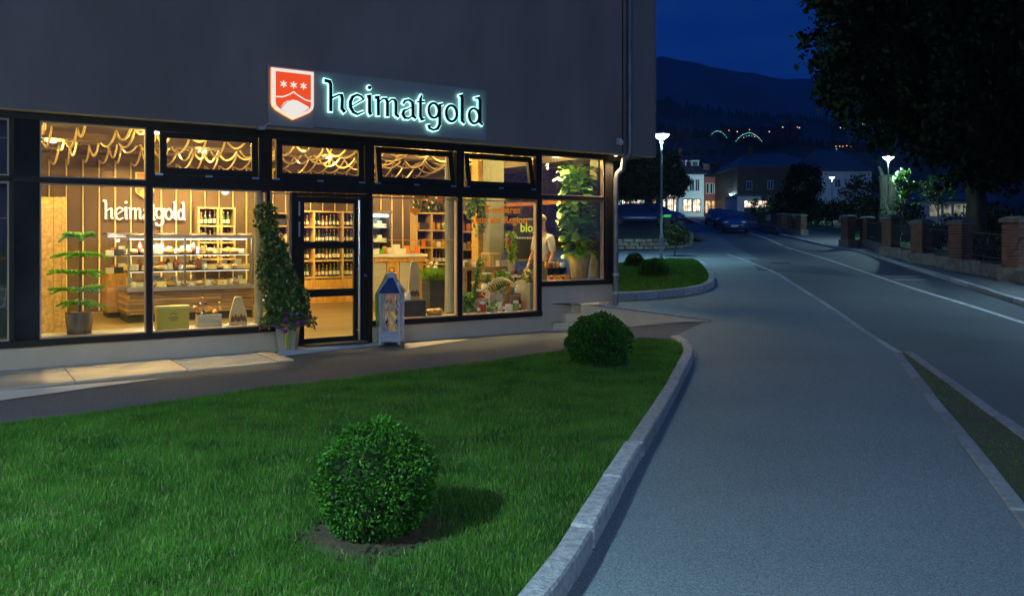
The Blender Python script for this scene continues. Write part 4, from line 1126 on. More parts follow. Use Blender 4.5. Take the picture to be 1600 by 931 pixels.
# ---------------- window display pieces on the left ledge
LZ=.386
def wlt(px,w): return S(px,500,w)[0]
yb=thing('gift_box','olive yellow presentation box with small dark print on the window ledge','box',M=put_shop(wlt(269,.30),.30,LZ))
m_yel=mat('olive_box',(.42,.38,.06),.5,col2=(.48,.43,.08),scale=2); m_ink=mat('dark_print',(.06,.05,.02),.6)
hb=S(269,478,.24)[2]-LZ; wb=(S(293,480,.24)[0]-S(243,480,.24)[0])
b=MB(); b.box((0,0,hb*.44),(wb,.16,hb*.88)); b.build('box_body',m_yel,yb)
b=MB(); b.box((0,0,hb*.94),(wb+.012,.172,hb*.12)); b.build('lid',mat('olive_lid',(.55,.50,.16),.5),yb)
b=MB(); ribbon(b,[(-.045,hb*.62),(0,hb*.70),(.045,hb*.62)],.008,-.083,-.0805); b.build('emblem',m_ink,yb)
for z,wd in ((hb*.5,.12),(hb*.4,.08)):
    b=MB(); k=0; x=-wd/2
    while x<wd/2: b.b(x,x+.012,-.083,-.0805,z-.008,z+.008); x+=.018
    b.build('print',m_ink,yb)
pb=thing('flower_box','grey wooden window box of cream and orange dried flowers on the ledge','planter',M=put_shop(wlt(326,.32),.32,LZ))
m_greyw=wood('grey_wash',(.40,.38,.30),(.55,.53,.45),scale=4,rnd=.1); 
for k in range(3):
    b=MB(); b.box((0,-.09,.03+k*.055),(.28,.015,.05)); b.box((0,.09,.03+k*.055),(.28,.015,.05)); b.build('slat',m_greyw,pb)
for s in (-1,1): b=MB(); b.box((s*.143,0,.085),(.02,.2,.17)); b.build('end_panel',m_greyw,pb)
PETM=[mat('petal_white',(.8,.76,.62),.6),mat('petal_yellow',(.8,.5,.06),.6),mat('petal_dark',(.10,.04,.03),.7),mat('petal_orange',(.75,.25,.06),.6)]
for k in range(26):
    b=MB(); x,y,z=R.gauss(0,.075),R.gauss(0,.04),.19+abs(R.gauss(0,.07)); b.sm=True; b.sphere((x,y,z),R.uniform(.015,.03),7,5,(1,1,.8),.2); b.build('blossom',R.choice(PETM),pb)
def tapered_board(px,w,z,h,wb_,wt_,label,cutouts=True,rz=0):
    t=thing('wooden_board',label,'board',M=put_shop(S(px,480,w)[0],w,z,rz))
    m=MATS.get('pale_board') or mat('pale_board',(.50,.42,.22),.6,col2=(.58,.50,.28),scale=5)
    b=MB(); b.prism([(-wb_/2,0),(wb_/2,0),(wb_/2*.98,h*.35),(wt_/2*1.4,h*.8),(wt_/2,h*.97),(wt_/2*.7,h),(-wt_/2*.7,h),(-wt_/2,h*.97),(-wt_/2*1.4,h*.8),(-wb_/2*.98,h*.35)],-.02,.02,'y'); b.build('panel',m,t,fix=True,bevel=.005)
    for k in range(5):
        b=MB(); x=(k-2)*wb_*.16; r=.028; b.prism([(x-r,.05+.02*(k%2)),(x+r,.05+.02*(k%2)),(x+r*.6,.11+.02*(k%2)),(x,.14+.02*(k%2)),(x-r*.6,.11+.02*(k%2))],-.024,-.0205,'y'); b.build('burnt_motif',MATS.get('burnt') or mat('burnt',(.16,.07,.03),.8),t,fix=True)
    return t
tapered_board(372,.30,LZ,S(372,463,.3)[2]-LZ,.25,.10,'tapered pale wooden board with carved motif left of the door planter')
# Norfolk pine in bark pot
np_=thing('potted_pine','young tiered pine in a bark pot standing in the left window','plant',M=put_shop(S(124,500,.36)[0],.36,LZ))
m_bark=mat('bark',(.12,.08,.05),.9,col2=(.26,.19,.13),scale=12,stretch=(1,1,.2),bump=.6)
b=MB(); b.sm=True; b.lathe([(.14,0),(.155,.12),(.165,.27),(.14,.275)],(0,0,0),14); b.build('bark_pot',m_bark,np_)
b=MB(); zt_=S(124,362,.36)[2]-LZ; b.tube([(0,0,.25),(.01,0,zt_*.6),(0,0,zt_)],[.016,.012,.004],6); b.build('trunk',m_bark,np_)
m_pine=mat('pine_needles',(.13,.38,.02),.5,col2=(.22,.50,.04),scale=9,trans=.25)
for y,hw in ((371,.24),(400,.31),(428,.35),(455,.36),(476,.33)):
    z=S(124,y,.36)[2]-LZ; V=[];F=[]
    nb=7
    for q in range(nb):
        a=2*PI*q/nb+y+R.uniform(-.2,.2); hq=hw*R.uniform(.72,1.12); rise=R.uniform(-.03,.07)
        for t in np.linspace(.08,1,16):
            for s in (-1,1):
                for _ in range(6):
                    L_=.075*(1.15-t*.6); x0_,y0_=math.cos(a)*hq*t,math.sin(a)*hq*t; z0_=z+.03*math.sin(t*3)+(rise-.03)*t*t
                    aa=a+s*R.uniform(.6,1.4); dx,dy=math.cos(aa)*L_,math.sin(aa)*L_; dz=R.uniform(-.025,.05)
                    n=len(V); V+=[(x0_,y0_,z0_-.006),(x0_+dx,y0_+dy,z0_+dz),(x0_+dx*.5-dy*.12,y0_+dy*.5+dx*.12,z0_+.012)]; F.append((n,n+1,n+2))
    me=bpy.data.meshes.new('branch_tier'); me.from_pydata(V,[],F); me.materials.append(m_pine); put('branch_tier',me,np_)

# ---------------- leafy helpers
m_leaf=mat('leaf_green',(.03,.11,.012),.45,col2=(.07,.20,.02),scale=5,trans=.2,rnd=.1)
m_leaf2=mat('leaf_bright',(.13,.30,.025),.45,col2=(.22,.42,.05),scale=5,trans=.25)
m_leafd=mat('leaf_deep',(.012,.035,.006),.5,col2=(.03,.07,.012),scale=4,trans=.15)
def leaves(P,size,mats,up=.3,name='foliage',parent=None,probs=None,aspect=.55,out=None,jit=.3,loc=None):
    """P (n,3) leaf positions; one folded leaf of two triangles at each"""
    n=len(P); D=NR.normal(size=(n,3)); 
    if out is not None: D=D*.8+out*1.1
    D[:,2]+=up; D/=np.linalg.norm(D,axis=1)[:,None]
    T=NR.normal(size=(n,3)); T-= (T*D).sum(1)[:,None]*D; T/=np.linalg.norm(T,axis=1)[:,None]
    N_=np.cross(D,T)
    s=size*(1+jit*(NR.rand(n)*2-1)); s=s[:,None]
    V=np.zeros((n,4,3)); V[:,0]=P; V[:,1]=P+D*s*.5+T*s*aspect*.5+N_*s*.08; V[:,2]=P+D*s; V[:,3]=P+D*s*.5-T*s*aspect*.5+N_*s*.08
    b_=np.arange(n)[:,None]*4
    F=np.stack([b_+np.array([[0,1,2]]),b_+np.array([[0,2,3]])],1).reshape(-1,3)
    mi=NR.choice(len(mats),n,p=probs); 
    me=npmesh(name,V.reshape(-1,3),F,mats,np.repeat(mi,2))
    return put(name,me,parent,loc)
def ballpts(n,r,sc=(1,1,1),inner=.8):
    d=NR.normal(size=(n,3)); d/=np.linalg.norm(d,axis=1)[:,None]
    return d*np.array(sc)*r*(inner+(1-inner)*NR.rand(n))[:,None], d

# ---------------- centre bay: white table, black box, planter of grass, basket
tb=thing('white_table','white clothed sales table behind the lantern','table',M=MS)
wT=3.8; u0,u1=S(583,400,wT)[0],S(668,400,wT)[0]; zT=S(620,397,wT)[2]
m_cloth=mat('white_cloth',(.8,.78,.74),.7)
b=MB(); b.b(u0,u1,wT,wT+1.0,zT-.06,zT); b.build('tabletop',m_cloth,tb)
for k in range(4):
    ua=u0+.05+(u1-u0-.1)*k/4; ub=u0+.05+(u1-u0-.1)*(k+1)/4-.02
    b=MB(); b.b(ua,ub,wT+.05,wT+.9,.35,zT-.16); b.build('drawer',m_greyw if k%2==0 else m_plank2,tb)
b=MB(); b.b(u0+.04,u1-.04,wT+.03,wT+.95,zT-.155,zT-.065); b.build('apron',m_plank2,tb)
for a in (u0+.08,u1-.08):
    for c in (wT+.1,wT+.9): b=MB(); b.b(a-.03,a+.03,c-.03,c+.03,.12,.35); b.build('leg',m_plank,tb)
x=u0+.1
while x<u1-.1:
    t=R.random()
    if t<.55: simple('food_pack',R.choice([PK[0],PK[4],PK[1],PK[2]]),x,wT+.15,zT+.001,'small pack lying on the white clothed table','food pack','packs on the white clothed table',R.uniform(-.5,.5),1.4)
    elif t<.8: simple('bread_loaf',LOAF,x,wT+.25,zT+.001,'small loaf lying on the white clothed table','bread','loaves on the white clothed table',R.uniform(-1,1),.7)
    else: jar(R.randrange(5),x,wT+.2,zT+.001,'jar standing on the white clothed table','jars on the white clothed table',1.3)
    x+=.12
EZ=.366
bx=thing('black_box','black display box on the ledge right of the lantern','box',M=MS)
wB=.30; u0,u1=S(632,480,wB-.15)[0],S(665.5,480,wB-.15)[0]; z1=S(648,469,wB-.15)[2]
b=MB(); b.b(u0,u1,wB-.15,wB+.15,EZ,z1-.02); b.build('box_body',m_slate,bx)
b=MB(); b.b(u0-.005,u1+.005,wB-.155,wB+.155,z1-.02,z1); b.build('lid',mat('box_lid',(.12,.115,.09),.6),bx)
tapered_board(647,wB+.03,z1,S(647,408,wB)[2]-z1,.20,.11,'tapered pale wooden board standing on the black display box')
jar(4,S(636,465,wB)[0],wB,z1,'pale lidded jar on the black box beside the tapered board',None,1.2)
gp=thing('grass_planter','tall black planter filled with bright green grass','planter',M=put_shop(S(677,450,1.0)[0],1.0,.12))
zg=S(677,437,1.0)[2]-.12
b=MB(); b.box((0,0,zg/2),(.26,.26,zg),taper=1.12); b.build('pot',m_slate,gp)
m_lime=mat('lime_grass',(.28,.46,.02),.5,col2=(.40,.58,.05),scale=6,trans=.3)
V=NR.uniform(-.15,.15,(1700,3)); V[:,2]=zg-.01; leaves(V,.19,[m_lime,m_leaf2],up=3.0,name='grass_tuft',parent=gp,aspect=.07,probs=[.75,.25])
for k in range(9):
    b=MB(); b.sm=True; b.sphere((R.uniform(-.12,.12),R.uniform(-.1,.1),zg+R.uniform(.2,.34)),R.uniform(.025,.045),7,5,(1,1,.9),.2); b.build('blossom',R.choice(PETM),gp)
bk=thing('bread_basket','woven basket of rolls on the ledge left of the grey column','basket',M=put_shop(S(679,485,.28)[0],.28,EZ))

b=MB(); b.lathe([(.10,0),(.13,.03),(.14,.07),(.125,.07),(.11,.03)],(0,0,0),14); b.build('weave',m_wick,bk)
for k in range(4): simple('bread_roll',LOAF,S(672+k*4.5,480,.28)[0],.28+.02*(k%2),EZ+.05,'pale bread roll piled in the woven basket','bread roll','rolls in the woven basket',k,.55)
# plants on top of the tall shelf
m_red=mat('berry_red',(.5,.04,.03),.4)
pl=thing('shelf_plants','trailing green plants with red berries on top of the tall shelf','plant',M=MS)
a=S(655,330,4.95);c=S(700,330,4.95); P=NR.uniform(0,1,(900,3)); P=np.stack([a[0]+(c[0]-a[0])*P[:,0],4.95+.25*P[:,1],a[2]+.40*P[:,2]*NR.rand(900)],1)
leaves(P,.09,[m_leaf,m_leaf2,m_leafd,m_jarhoney],parent=pl,probs=[.4,.25,.25,.1])
for k in range(16): b=MB(); b.sphere((a[0]+(c[0]-a[0])*R.random(),4.93,a[2]+R.uniform(.03,.35)),.03,6,4); b.build('berry',m_red if k%3 else PETM[0],pl)
# ---------------- right-centre bay
ob=thing('wooden_post','broad golden chipboard post wrapped with ivy behind the orange lettering','post',M=MS)
wO=2.6; b=MB(); b.b(S(747,380,wO)[0],S(776,380,wO)[0],wO,wO+.25,.12,3.3); b.build('core',m_osb,ob)
iv=thing('hanging_ivy','hanging ivy garland over the golden post','plant',M=MS)
P=[]
for _ in range(1500):
    px=R.gauss(757,13); yy=306+abs(R.gauss(0,20)); 
    if px<735 and yy>340: continue
    q=S(max(730,min(790,px)),min(yy,365),wO-.15+R.uniform(-.12,.1)); P.append(q)
leaves(np.array(P),.10,[m_leaf2,m_leaf,m_leafd,m_jarhoney],parent=iv,probs=[.4,.3,.2,.1],up=-.2)
tg=thing('wooden_table','rough wooden display table in the right-centre window','table',M=MS)
wR=1.5; u0,u1=S(722,420,wR)[0],S(806,420,wR)[0]; z1=S(760,417,wR)[2]
for k in range(3): b=MB(); b.b(u0,u1,wR+k*.2,wR+k*.2+.19,z1-.06,z1); b.build('plank',m_plank,tg)
for a in (u0+.08,(u0+u1)/2,u1-.08): b=MB(); b.b(a-.04,a+.04,wR+.02,wR+.1,.12,z1-.06); b.b(a-.04,a+.04,wR+.5,wR+.58,.12,z1-.06); b.build('leg',m_plank,tg)
b=MB(); b.b(u0+.1,u1-.1,wR+.05,wR+.55,.5,.53); b.build('lower_shelf',m_plank,tg)
sl=thing('wooden_stool','small wooden stool standing on the rough display table','stool',M=MS)
a0_,a1_=S(767,400,wR)[0],S(786,400,wR)[0]; zs0,zs1=z1,S(776,395,wR)[2]
b=MB(); b.b(a0_,a1_,wR+.05,wR+.35,zs1-.03,zs1); b.build('seat',m_shelf,sl)
for a in (a0_+.02,a1_-.02):
    for c in (wR+.07,wR+.33): b=MB(); b.b(a-.015,a+.015,c-.015,c+.015,zs0,zs1-.03); b.build('leg',m_shelf,sl)
for px in range(727,766,6): jar(R.randrange(5),S(px,415,wR)[0],wR+.12,z1,'small jar in the row on the rough display table','jars on the rough display table',1.0)
for px in (790,797,803): simple('food_pack',PK[0],S(px,415,wR)[0],wR+.15,z1,'white pack at the right end of the rough display table','food pack','white packs on the rough display table',0,1.4)
# chalkboard with chalk lettering
cb=thing('chalkboard','dark chalkboard with the yellow word blog at the right window','chalkboard',M=MS)
wC=1.7; u0,u1=S(803,360,wC)[0],S(840,360,wC)[0]; z0,z1c=S(820,405,wC)[2],S(820,344,wC)[2]
b=MB(); b.b(u0,u1,wC,wC+.03,z0,z1c); b.build('slate',m_slate,cb)
b=MB(); b.b(u0,u1,wC-.01,wC+.04,z1c,z1c+.04); b.b(u0,u1,wC-.01,wC+.04,z0-.04,z0); b.build('frame',m_plank,cb)
me=textmesh('blog',.24,.004,.006); me.materials.clear(); me.materials.append(mat('chalk_yellow',(.55,.70,.12),.8,emit=(.5,.7,.1),es=.15))
put('lettering',me,cb,M=put_shop(S(826,355,wC)[0],wC-.004,S(826,362,wC)[2])@Matrix.Rotation(PI/2,4,'X'))
b=MB(); 
for k in range(7): b.b(u0+.06+k*.06,u0+.1+k*.06,wC-.004,wC-.001,z1c-.36,z1c-.33)
b.build('chalk_line',m_lab,cb)
vn=thing('climbing_vine','yellow-green climbing plant in a pot before the chalkboard','plant',M=MS)
P=[]
for _ in range(500):
    yy=R.uniform(366,408); q=S(799+R.gauss(0,3.2),yy,wC-.25+R.uniform(-.08,.08)); P.append(q)
leaves(np.array(P),.075,[m_leaf2,m_leaf2,MATS['petal_yellow']],parent=vn,probs=[.5,.4,.1])
q=S(799,414,wC-.25); b=MB(); b.lathe([(.06,-.12),(.08,.02)],(q[0],q[1],q[2]),10); b.build('pot',m_greyw,vn)
sg=thing('price_card','small salmon pink card on a stick beside the climbing plant','card',M=MS)
q=S(794.5,377,wC-.3); b=MB(); b.box(q,(.11,.008,.15)); b.build('card',mat('salmon',(.8,.2,.13),.6),sg); b=MB(); b.tube([(q[0],q[1]+.01,q[2]-.07),(q[0],q[1]+.01,.9)],.005,5); b.build('stick',m_shelf,sg)
# items on the ledge of that bay
m_zincpot=mat('zinc_pot',(.30,.31,.27),.5,col2=(.40,.40,.35),scale=6,metal=.2)
zp=thing('flower_planter','grey planter of yellow flowers at the right end of the ledge','planter',M=put_shop(S(829,470,.36)[0],.36,EZ))
hz=S(829,441,.36)[2]-EZ; b=MB(); b.box((0,0,hz/2),(.20,.24,hz),taper=1.12); b.build('pot',m_zincpot,zp)
P,_=ballpts(420,.13,(1,1,.8)); P[:,2]+=hz+.08; leaves(P,.07,[m_leaf,m_leaf2,MATS['petal_yellow'],MATS['petal_white']],parent=zp,probs=[.4,.25,.2,.15])
fp='oil and syrup bottles on the ledge of the right-centre window'
for k,px in enumerate([748,754,761,768,774,781,787,793,799,806,812,817]):
    w_=.24+.1*(k%3); t=k%4; q=S(px,490,w_)
    if t in (0,2): bottle([2,1,0,3][k%4] if k%3 else 2,q[0],w_,EZ,'small oil bottle on the ledge of the right-centre window',fp,R.uniform(.7,.95))
    elif t==1: jar(R.randrange(5),q[0],w_,EZ,'preserve jar on the ledge of the right-centre window','jars on the ledge of the right-centre window',1.4)
    else: simple('food_pack',R.choice(PK),q[0],w_,EZ,'small pack on the ledge of the right-centre window','food pack','packs on the ledge of the right-centre window',0,1.3)
# stepped crates behind them
for k,(px,w_,h,lab) in enumerate(((748,.50,.22,'low pale crate left among the bottles of the right-centre window'),(772,.52,.34,'tall grey crate in the middle of the right-centre window ledge'),(800,.50,.28,'brown crate right among the bottles of the right-centre window'))):
    t=thing('wooden_crate',lab,'crate',M=put_shop(S(px,480,w_)[0],w_,EZ)); mm=[m_greyw,m_greyw,m_plank][k]
    for r_ in range(int(h/.07)):
        b=MB(); b.box((0,-.07,.035+r_*.07),(.24,.012,.058)); b.box((0,.07,.035+r_*.07),(.24,.012,.058)); b.build('slat',mm,t)
    for s in (-1,1): b=MB(); b.box((s*.127,0,h/2),(.014,.16,h)); b.build('end_panel',mm,t)
    for j in range(3): jar(R.randrange(5),S(px,480,w_)[0]+(j-1)*.075,w_,EZ+h,'preserve jar on the '+lab.split(' in ')[0].split(' left ')[0].split(' right ')[0],'jars on '+lab[:40],1.2)
def shrub(label,px,w,z,n,sx,sz,mats,size,name='green_plant'):
    t=thing(name,label,'plant',M=put_shop(S(px,480,w)[0],w,z)); P,_=ballpts(n,1,(sx,sx,sz),.2); P[:,2]+=sz*.9
    leaves(P,size,mats,parent=t); b=MB(); b.lathe([(.05,0),(.07,.1)],(0,0,0),9); b.build('pot',m_zincpot,t); return t
shrub('leafy green pot plant in the lower left corner of the right-centre window',729,.42,EZ,260,.12,.17,[m_leaf2,m_leaf],.10)
shrub('small green pot plant low in the middle of the right-centre window',771,.20,EZ,130,.08,.08,[m_leaf2,m_leaf],.07)
shrub('bushy green pot plant on the grey crate of the right-centre window',782,.48,EZ+.35,300,.13,.16,[m_leaf,m_leaf2],.09)
# three-tier display stand crowded with goods
td=thing('display_stand','three-tier dark display stand crowded with jars in the right-centre window','stand',M=MS)
for k in range(3):
    w_=.66+.2*k; h=EZ+.14+.17*k; ua,ub=S(757,480,w_)[0],S(818,480,w_)[0]
    b=MB(); b.b(ua,ub,w_,w_+.19,h-.03,h); b.build('tier',m_plank if k%2 else m_slate,td)
    b=MB(); b.b(ua,ua+.03,w_,w_+.18,.12,h-.03); b.b(ub-.03,ub,w_,w_+.18,.12,h-.03); b.build('side',m_plank,td)
    x=ua+.05; tn=['lowest','middle','top'][k]
    while x<ub-.03:
        t=R.random()
        if t<.4: bottle(R.randrange(4),x,w_+.08,h,'slim bottle on the %s tier of the crowded display stand'%tn,'bottles on the %s tier of the crowded stand'%tn,R.uniform(.65,.85)); x+=.075
        elif t<.75: jar(R.randrange(5),x,w_+.08,h,'preserve jar on the %s tier of the crowded display stand'%tn,'jars on the %s tier of the crowded stand'%tn,1.2); x+=.1
        else: simple('food_pack',R.choice(PK),x,w_+.08,h,'pack on the %s tier of the crowded display stand'%tn,'food pack','packs on the %s tier of the crowded stand'%tn,0,1.1); x+=.13
# baskets of bread on top of the long counter
for k,px in enumerate((214,262,310,352,384)):
    q=S(px,370,CW+.35); t=thing('bread_basket','flat basket of rolls on top of the long glass counter, %s from the left'%ORD[k],'basket',M=put_shop(q[0],CW+.35,ztop+.031),group='baskets on top of the long glass counter')
    b=MB(); b.lathe([(.10,0),(.17,.05),(.16,.055),(.10,.012)],(0,0,0),12); b.build('weave',m_wick if 'm_wick' in globals() else m_shelf,t)
    for j in range(3): simple('bread_roll',LOAF,q[0]+(j-1)*.09,CW+.35,ztop+.05,'bread roll in a basket on top of the long counter','bread roll','rolls in the baskets on top of the long counter',j,.5)
# slim black bottle-tree stand with leaves
bt=thing('metal_plant_stand','slim black metal stand carrying a climbing green plant','stand',M=MS)
q0=S(741,491,.5);q1=S(749,404,.5); b=MB(); b.tube([(q0[0],.5,EZ),(q0[0]+.02,.5,.8),(q1[0],.5,q1[2]-.1)],.02,6); b.tube([(q0[0]-.1,.5,EZ+.01),(q0[0]+.1,.5,EZ+.01)],.02,6); b.build('stand',m_slate,bt)
P=[]
for k in range(260):
    t=R.random(); P.append((q0[0]-.08+(q1[0]-q0[0]+.08)*t+R.gauss(0,.02),.45+R.gauss(0,.03),EZ+.1+(q1[2]-EZ-.1)*t))
leaves(np.array(P),.06,[m_leaf2,m_leaf],parent=bt)
fn=thing('wire_palm','arching pale dried palm frond over the jars in the right-centre window','decoration',M=MS)
b=MB()
for k in range(16):
    t=k/15; u_=S(752+t*48,0,.35)[0]; z=S(770,458-22*math.sin(t*2.6)-t*4,.35)[2]
    b.tube([(u_,.35,z),(u_+.05,.32,z-.05),(u_+.07,.30,z-.11)],[.012,.009,.003],4)
b.tube([(S(752+t*48,0,.35)[0],.35,S(770,458-22*math.sin(t*2.6)-t*4,.35)[2]) for t in np.linspace(0,1,9)],.01,5)
b.build('frond',MATS['pale_board'],fn)

# ---------------- right bay: fig tree, jars, shop assistant
ft=thing('fiddle_leaf_fig','large fiddle leaf fig filling the right-hand window','plant',M=put_shop(S(905,420,.42)[0],.42,.866))
b=MB(); b.sm=True; hp=S(905,399,.42)[2]-.866; b.lathe([(.15,0),(.19,hp*.6),(.225,hp)],(0,0,0),14); b.build('wooden_pot',wood('pot_wood',(.35,.25,.11),(.55,.42,.2),scale=3,stretch=(6,6,1)),ft)
zt_=S(895,265,.42)[2]-.866
b=MB(); b.tube([(0,0,hp),(-.03,0,hp+.5),(-.06,0,hp+1.0),(-.08,0,zt_)],[.025,.02,.015,.008],7); b.tube([(0,0,hp+.1),(.06,.03,hp+.8),(.08,.05,zt_-.1)],[.018,.014,.006],6); b.build('trunk',m_bark,ft)
def bigleaf(mb,p,d,L_,W_):
    d=Vector(d).normalized(); s=d.cross(Vector((0,0,1))); s=s.normalized() if s.length>.05 else Vector((1,0,0)); n=s.cross(d)
    P=Vector(p); prof=[(0,.05),(.15,.45),(.35,.6),(.55,.8),(.75,1),(.92,.7),(1,.08)]
    vs=[]
    for t,wd in prof:
        c=P+d*L_*t-Vector((0,0,1))*L_*.25*t*t
        vs+=[c-s*W_/2*wd+n*.02*wd,c-n*.0,c+s*W_/2*wd+n*.02*wd]
    fs=[]
    for k in range(len(prof)-1):
        a=3*k; fs+=[(a,a+1,a+4,a+3),(a+1,a+2,a+5,a+4)]
    mb.add(vs,fs)
for k in range(280):
    t=R.random(); z=hp+.05+(zt_-hp)*t; a=R.uniform(0,2*PI); b=MB(); b.sm=True
    sp_=.26+.05*math.sin(t*3)
    bigleaf(b,(math.cos(a)*R.uniform(.02,sp_)-.05*t,math.sin(a)*.14,z),(math.cos(a),math.sin(a)*.9-.3,R.uniform(-1.1,1.0)),R.uniform(.18,.28),R.uniform(.14,.20)); b.build('leaf',(m_leaf2 if R.random()<.7 else m_leaf),ft)
cr=thing('jar_crate','black crate shelf of small jars in the right-hand window','crate',M=MS)
wJ=.30; u0,u1=S(851,430,wJ)[0],S(881,430,wJ)[0]; z0=.866; z1j=S(866,418,wJ)[2]
b=MB(); b.b(u0,u1,wJ-.08,wJ+.1,z1j-.02,z1j); b.build('top',m_slate,cr)
for x in (u0,(u0+u1)/2,u1-.015): b=MB(); b.b(x,x+.015,wJ-.08,wJ+.1,z0,z1j-.02); b.build('side',m_slate,cr)
b=MB(); b.b(u0+.015,u1-.015,wJ+.09,wJ+.1,z0,z1j-.02); b.build('back_panel',m_slate,cr)
for k in range(5): jar(k%5,u0+.04+k*(u1-u0-.08)/4,wJ,z1j,'honey jar on top of the black crate in the right-hand window','jars on top of the black crate',.9)
for k in range(8): jar([0,1,3,0][k%4],u0-.02+k*.064,wJ-.14,z0,'honey jar in the front row of the right-hand window','front row of jars in the right-hand window',.75)
# ---------------- shop assistant
m_skin=mat('skin',(.50,.30,.20),.5); m_shirt=mat('white_shirt',(.55,.53,.50),.8); m_apron=mat('dark_trousers',(.03,.03,.035),.8); m_hair=mat('pale_hair',(.34,.27,.17),.8,col2=(.22,.16,.09),scale=20)
def skinned(name,joints,edges,rad,m,parent,sub=1):
    me=bpy.data.meshes.new(name); me.from_pydata(joints,edges,[]); o=bpy.data.objects.new(name,me); C.objects.link(o)
    sk=o.modifiers.new('s','SKIN'); 
    for v,r in zip(me.skin_vertices[0].data,rad): v.radius=(r,r) if not isinstance(r,tuple) else r
    me.skin_vertices[0].data[0].use_root=True; sk.use_smooth_shade=True
    ss_=o.modifiers.new('u','SUBSURF'); ss_.levels=sub; ss_.render_levels=sub
    bpy.context.view_layer.update()
    m2=bpy.data.meshes.new_from_object(o.evaluated_get(bpy.context.evaluated_depsgraph_get())); bpy.data.objects.remove(o); m2.name=name
    m2.materials.clear(); m2.materials.append(m); m2.polygons.foreach_set('use_smooth',[True]*len(m2.polygons)); return put(name,m2,parent)
pw_=.95; pe_=thing('person','person in a white shirt with bowed head standing behind the right-hand window','person',M=put_shop(S(850,400,pw_)[0],pw_,.12,math.radians(-80)))
hh_=S(851,339,pw_)[2]-.12; k=hh_/1.80
J=[(0,0,.98),(0,0,1.20),(0,-.02,1.42),(0,-.03,1.52),(0,-.07,1.64),(0,-.08,1.74),
   (.17,-.02,1.43),(.25,-.02,1.16),(.24,-.14,.93),(.23,-.19,.86),(-.17,-.02,1.43),(-.25,-.02,1.16),(-.23,-.16,.94),(-.22,-.21,.87),
   (.10,0,.92),(.11,-.03,.50),(.11,.02,.08),(.11,-.12,.03),(-.10,0,.92),(-.11,.03,.50),(-.11,.06,.08),(-.11,-.08,.03)]
E=[(0,1),(1,2),(2,3),(3,4),(4,5),(2,6),(6,7),(7,8),(8,9),(2,10),(10,11),(11,12),(12,13),(0,14),(14,15),(15,16),(16,17),(0,18),(18,19),(19,20),(20,21)]
Rr_=[.13,.12,.13,.055,.085,.075,.06,.045,.035,.03,.06,.045,.035,.03,.085,.06,.045,.035,.085,.06,.045,.035]
Jk=[(x*k,y*k,z*k) for x,y,z in J]
skinned('body',Jk,E,[r*k for r in Rr_],m_skin,pe_,2)
sel=[0,1,2,6,7,10,11]; mp={s:i for i,s in enumerate(sel)}
skinned('shirt',[Jk[i] for i in sel],[(mp[a],mp[c]) for a,c in E if a in mp and c in mp],[Rr_[i]*k*1.18+.012 for i in sel],m_shirt,pe_,2)
sel=[0,14,15,16,18,19,20]; mp={s:i for i,s in enumerate(sel)}
skinned('trousers',[Jk[i] for i in sel],[(mp[a],mp[c]) for a,c in E if a in mp and c in mp],[Rr_[i]*k*1.15+.012 for i in sel],m_apron,pe_,2)
for s in (1,-1):
    for f in range(5):
        b=MB(); b.sm=True; bx_,by_,bz_=Jk[9 if s>0 else 13]; o_=(f-2)*.018
        b.tube([(bx_+o_,by_,bz_),(bx_+o_*1.2,by_-.045+.008*abs(f-2),bz_-.012),(bx_+o_*1.2,by_-.07+.012*abs(f-2),bz_-.035)],[.010,.009,.007],6); b.build('finger',m_skin,pe_)
b=MB(); b.sm=True; hx_,hy_,hz_=Jk[5]; b.sphere((hx_,hy_+.02,hz_+.01),.098*k,12,8,(.9,1.05,1.0),.02); b.build('hair',m_hair,pe_)
b=MB(); b.sm=True; b.sphere((hx_,hy_-.085*k,hz_-.06*k),.016,6,4,(.8,1.2,1.3)); b.build('nose',m_skin,pe_)
for s in (-1,1):
    b=MB(); b.sphere((hx_+s*.03,hy_-.078*k,hz_-.03*k),.008,6,4); b.build('eye',m_slate,pe_)
    b=MB(); b.sphere((hx_+s*.078*k,hy_+.0,hz_-.05*k),.022,6,4,(.4,.8,1.2)); b.build('ear',m_skin,pe_)

# ---------------- lettering on the glass
wg=thing('window_lettering','orange lettering Kostbares aus der Region on the shop glass','lettering',M=MS)
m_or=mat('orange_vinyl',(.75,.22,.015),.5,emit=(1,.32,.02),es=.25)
me=textmesh('Kostbares',.17,.003,.004); me.materials.clear(); me.materials.append(m_or)
put('lettering',me,wg,M=put_shop(U(786),.0,S(780,330,0)[2]-.03)@Matrix.Rotation(PI/2,4,'X'))
me=textmesh('aus der Region',.17,.003,.004); me.materials.clear(); me.materials.append(m_or)
put('lettering',me,wg,M=put_shop(U(784)-.0,.0,S(780,346,0)[2]-.03)@Matrix.Rotation(PI/2,4,'X'))
wk=thing('window_emblem','orange outlined shield emblem and thin orange line on the glass right of the door','emblem',M=MS)
b=MB(); a,c=U(640),U(658); z0,z1e=S(649,338,0)[2],S(649,312,0)[2]; ribbon(b,[(a,z0+.1),(a,z1e),(c,z1e),(c,z0+.1)],.008,.0,.003); b.build('outline',m_or,wk)
b=MB(); b.prism([(a,z0+.1),(a+(c-a)*.25,z0+.12),((a+c)/2,z0+.14),(a+(c-a)*.75,z0+.12),(c,z0+.1),(c-(c-a)*.2,z0+.05),((a+c)/2,z0),(a+(c-a)*.2,z0+.05)],0,.003,'y'); b.build('field',m_or,wk,fix=True)
b=MB(); b.b(U(606),U(709),0,.003,S(650,375,0)[2]-.006,S(650,375,0)[2]+.006); b.build('line',m_or,wk)
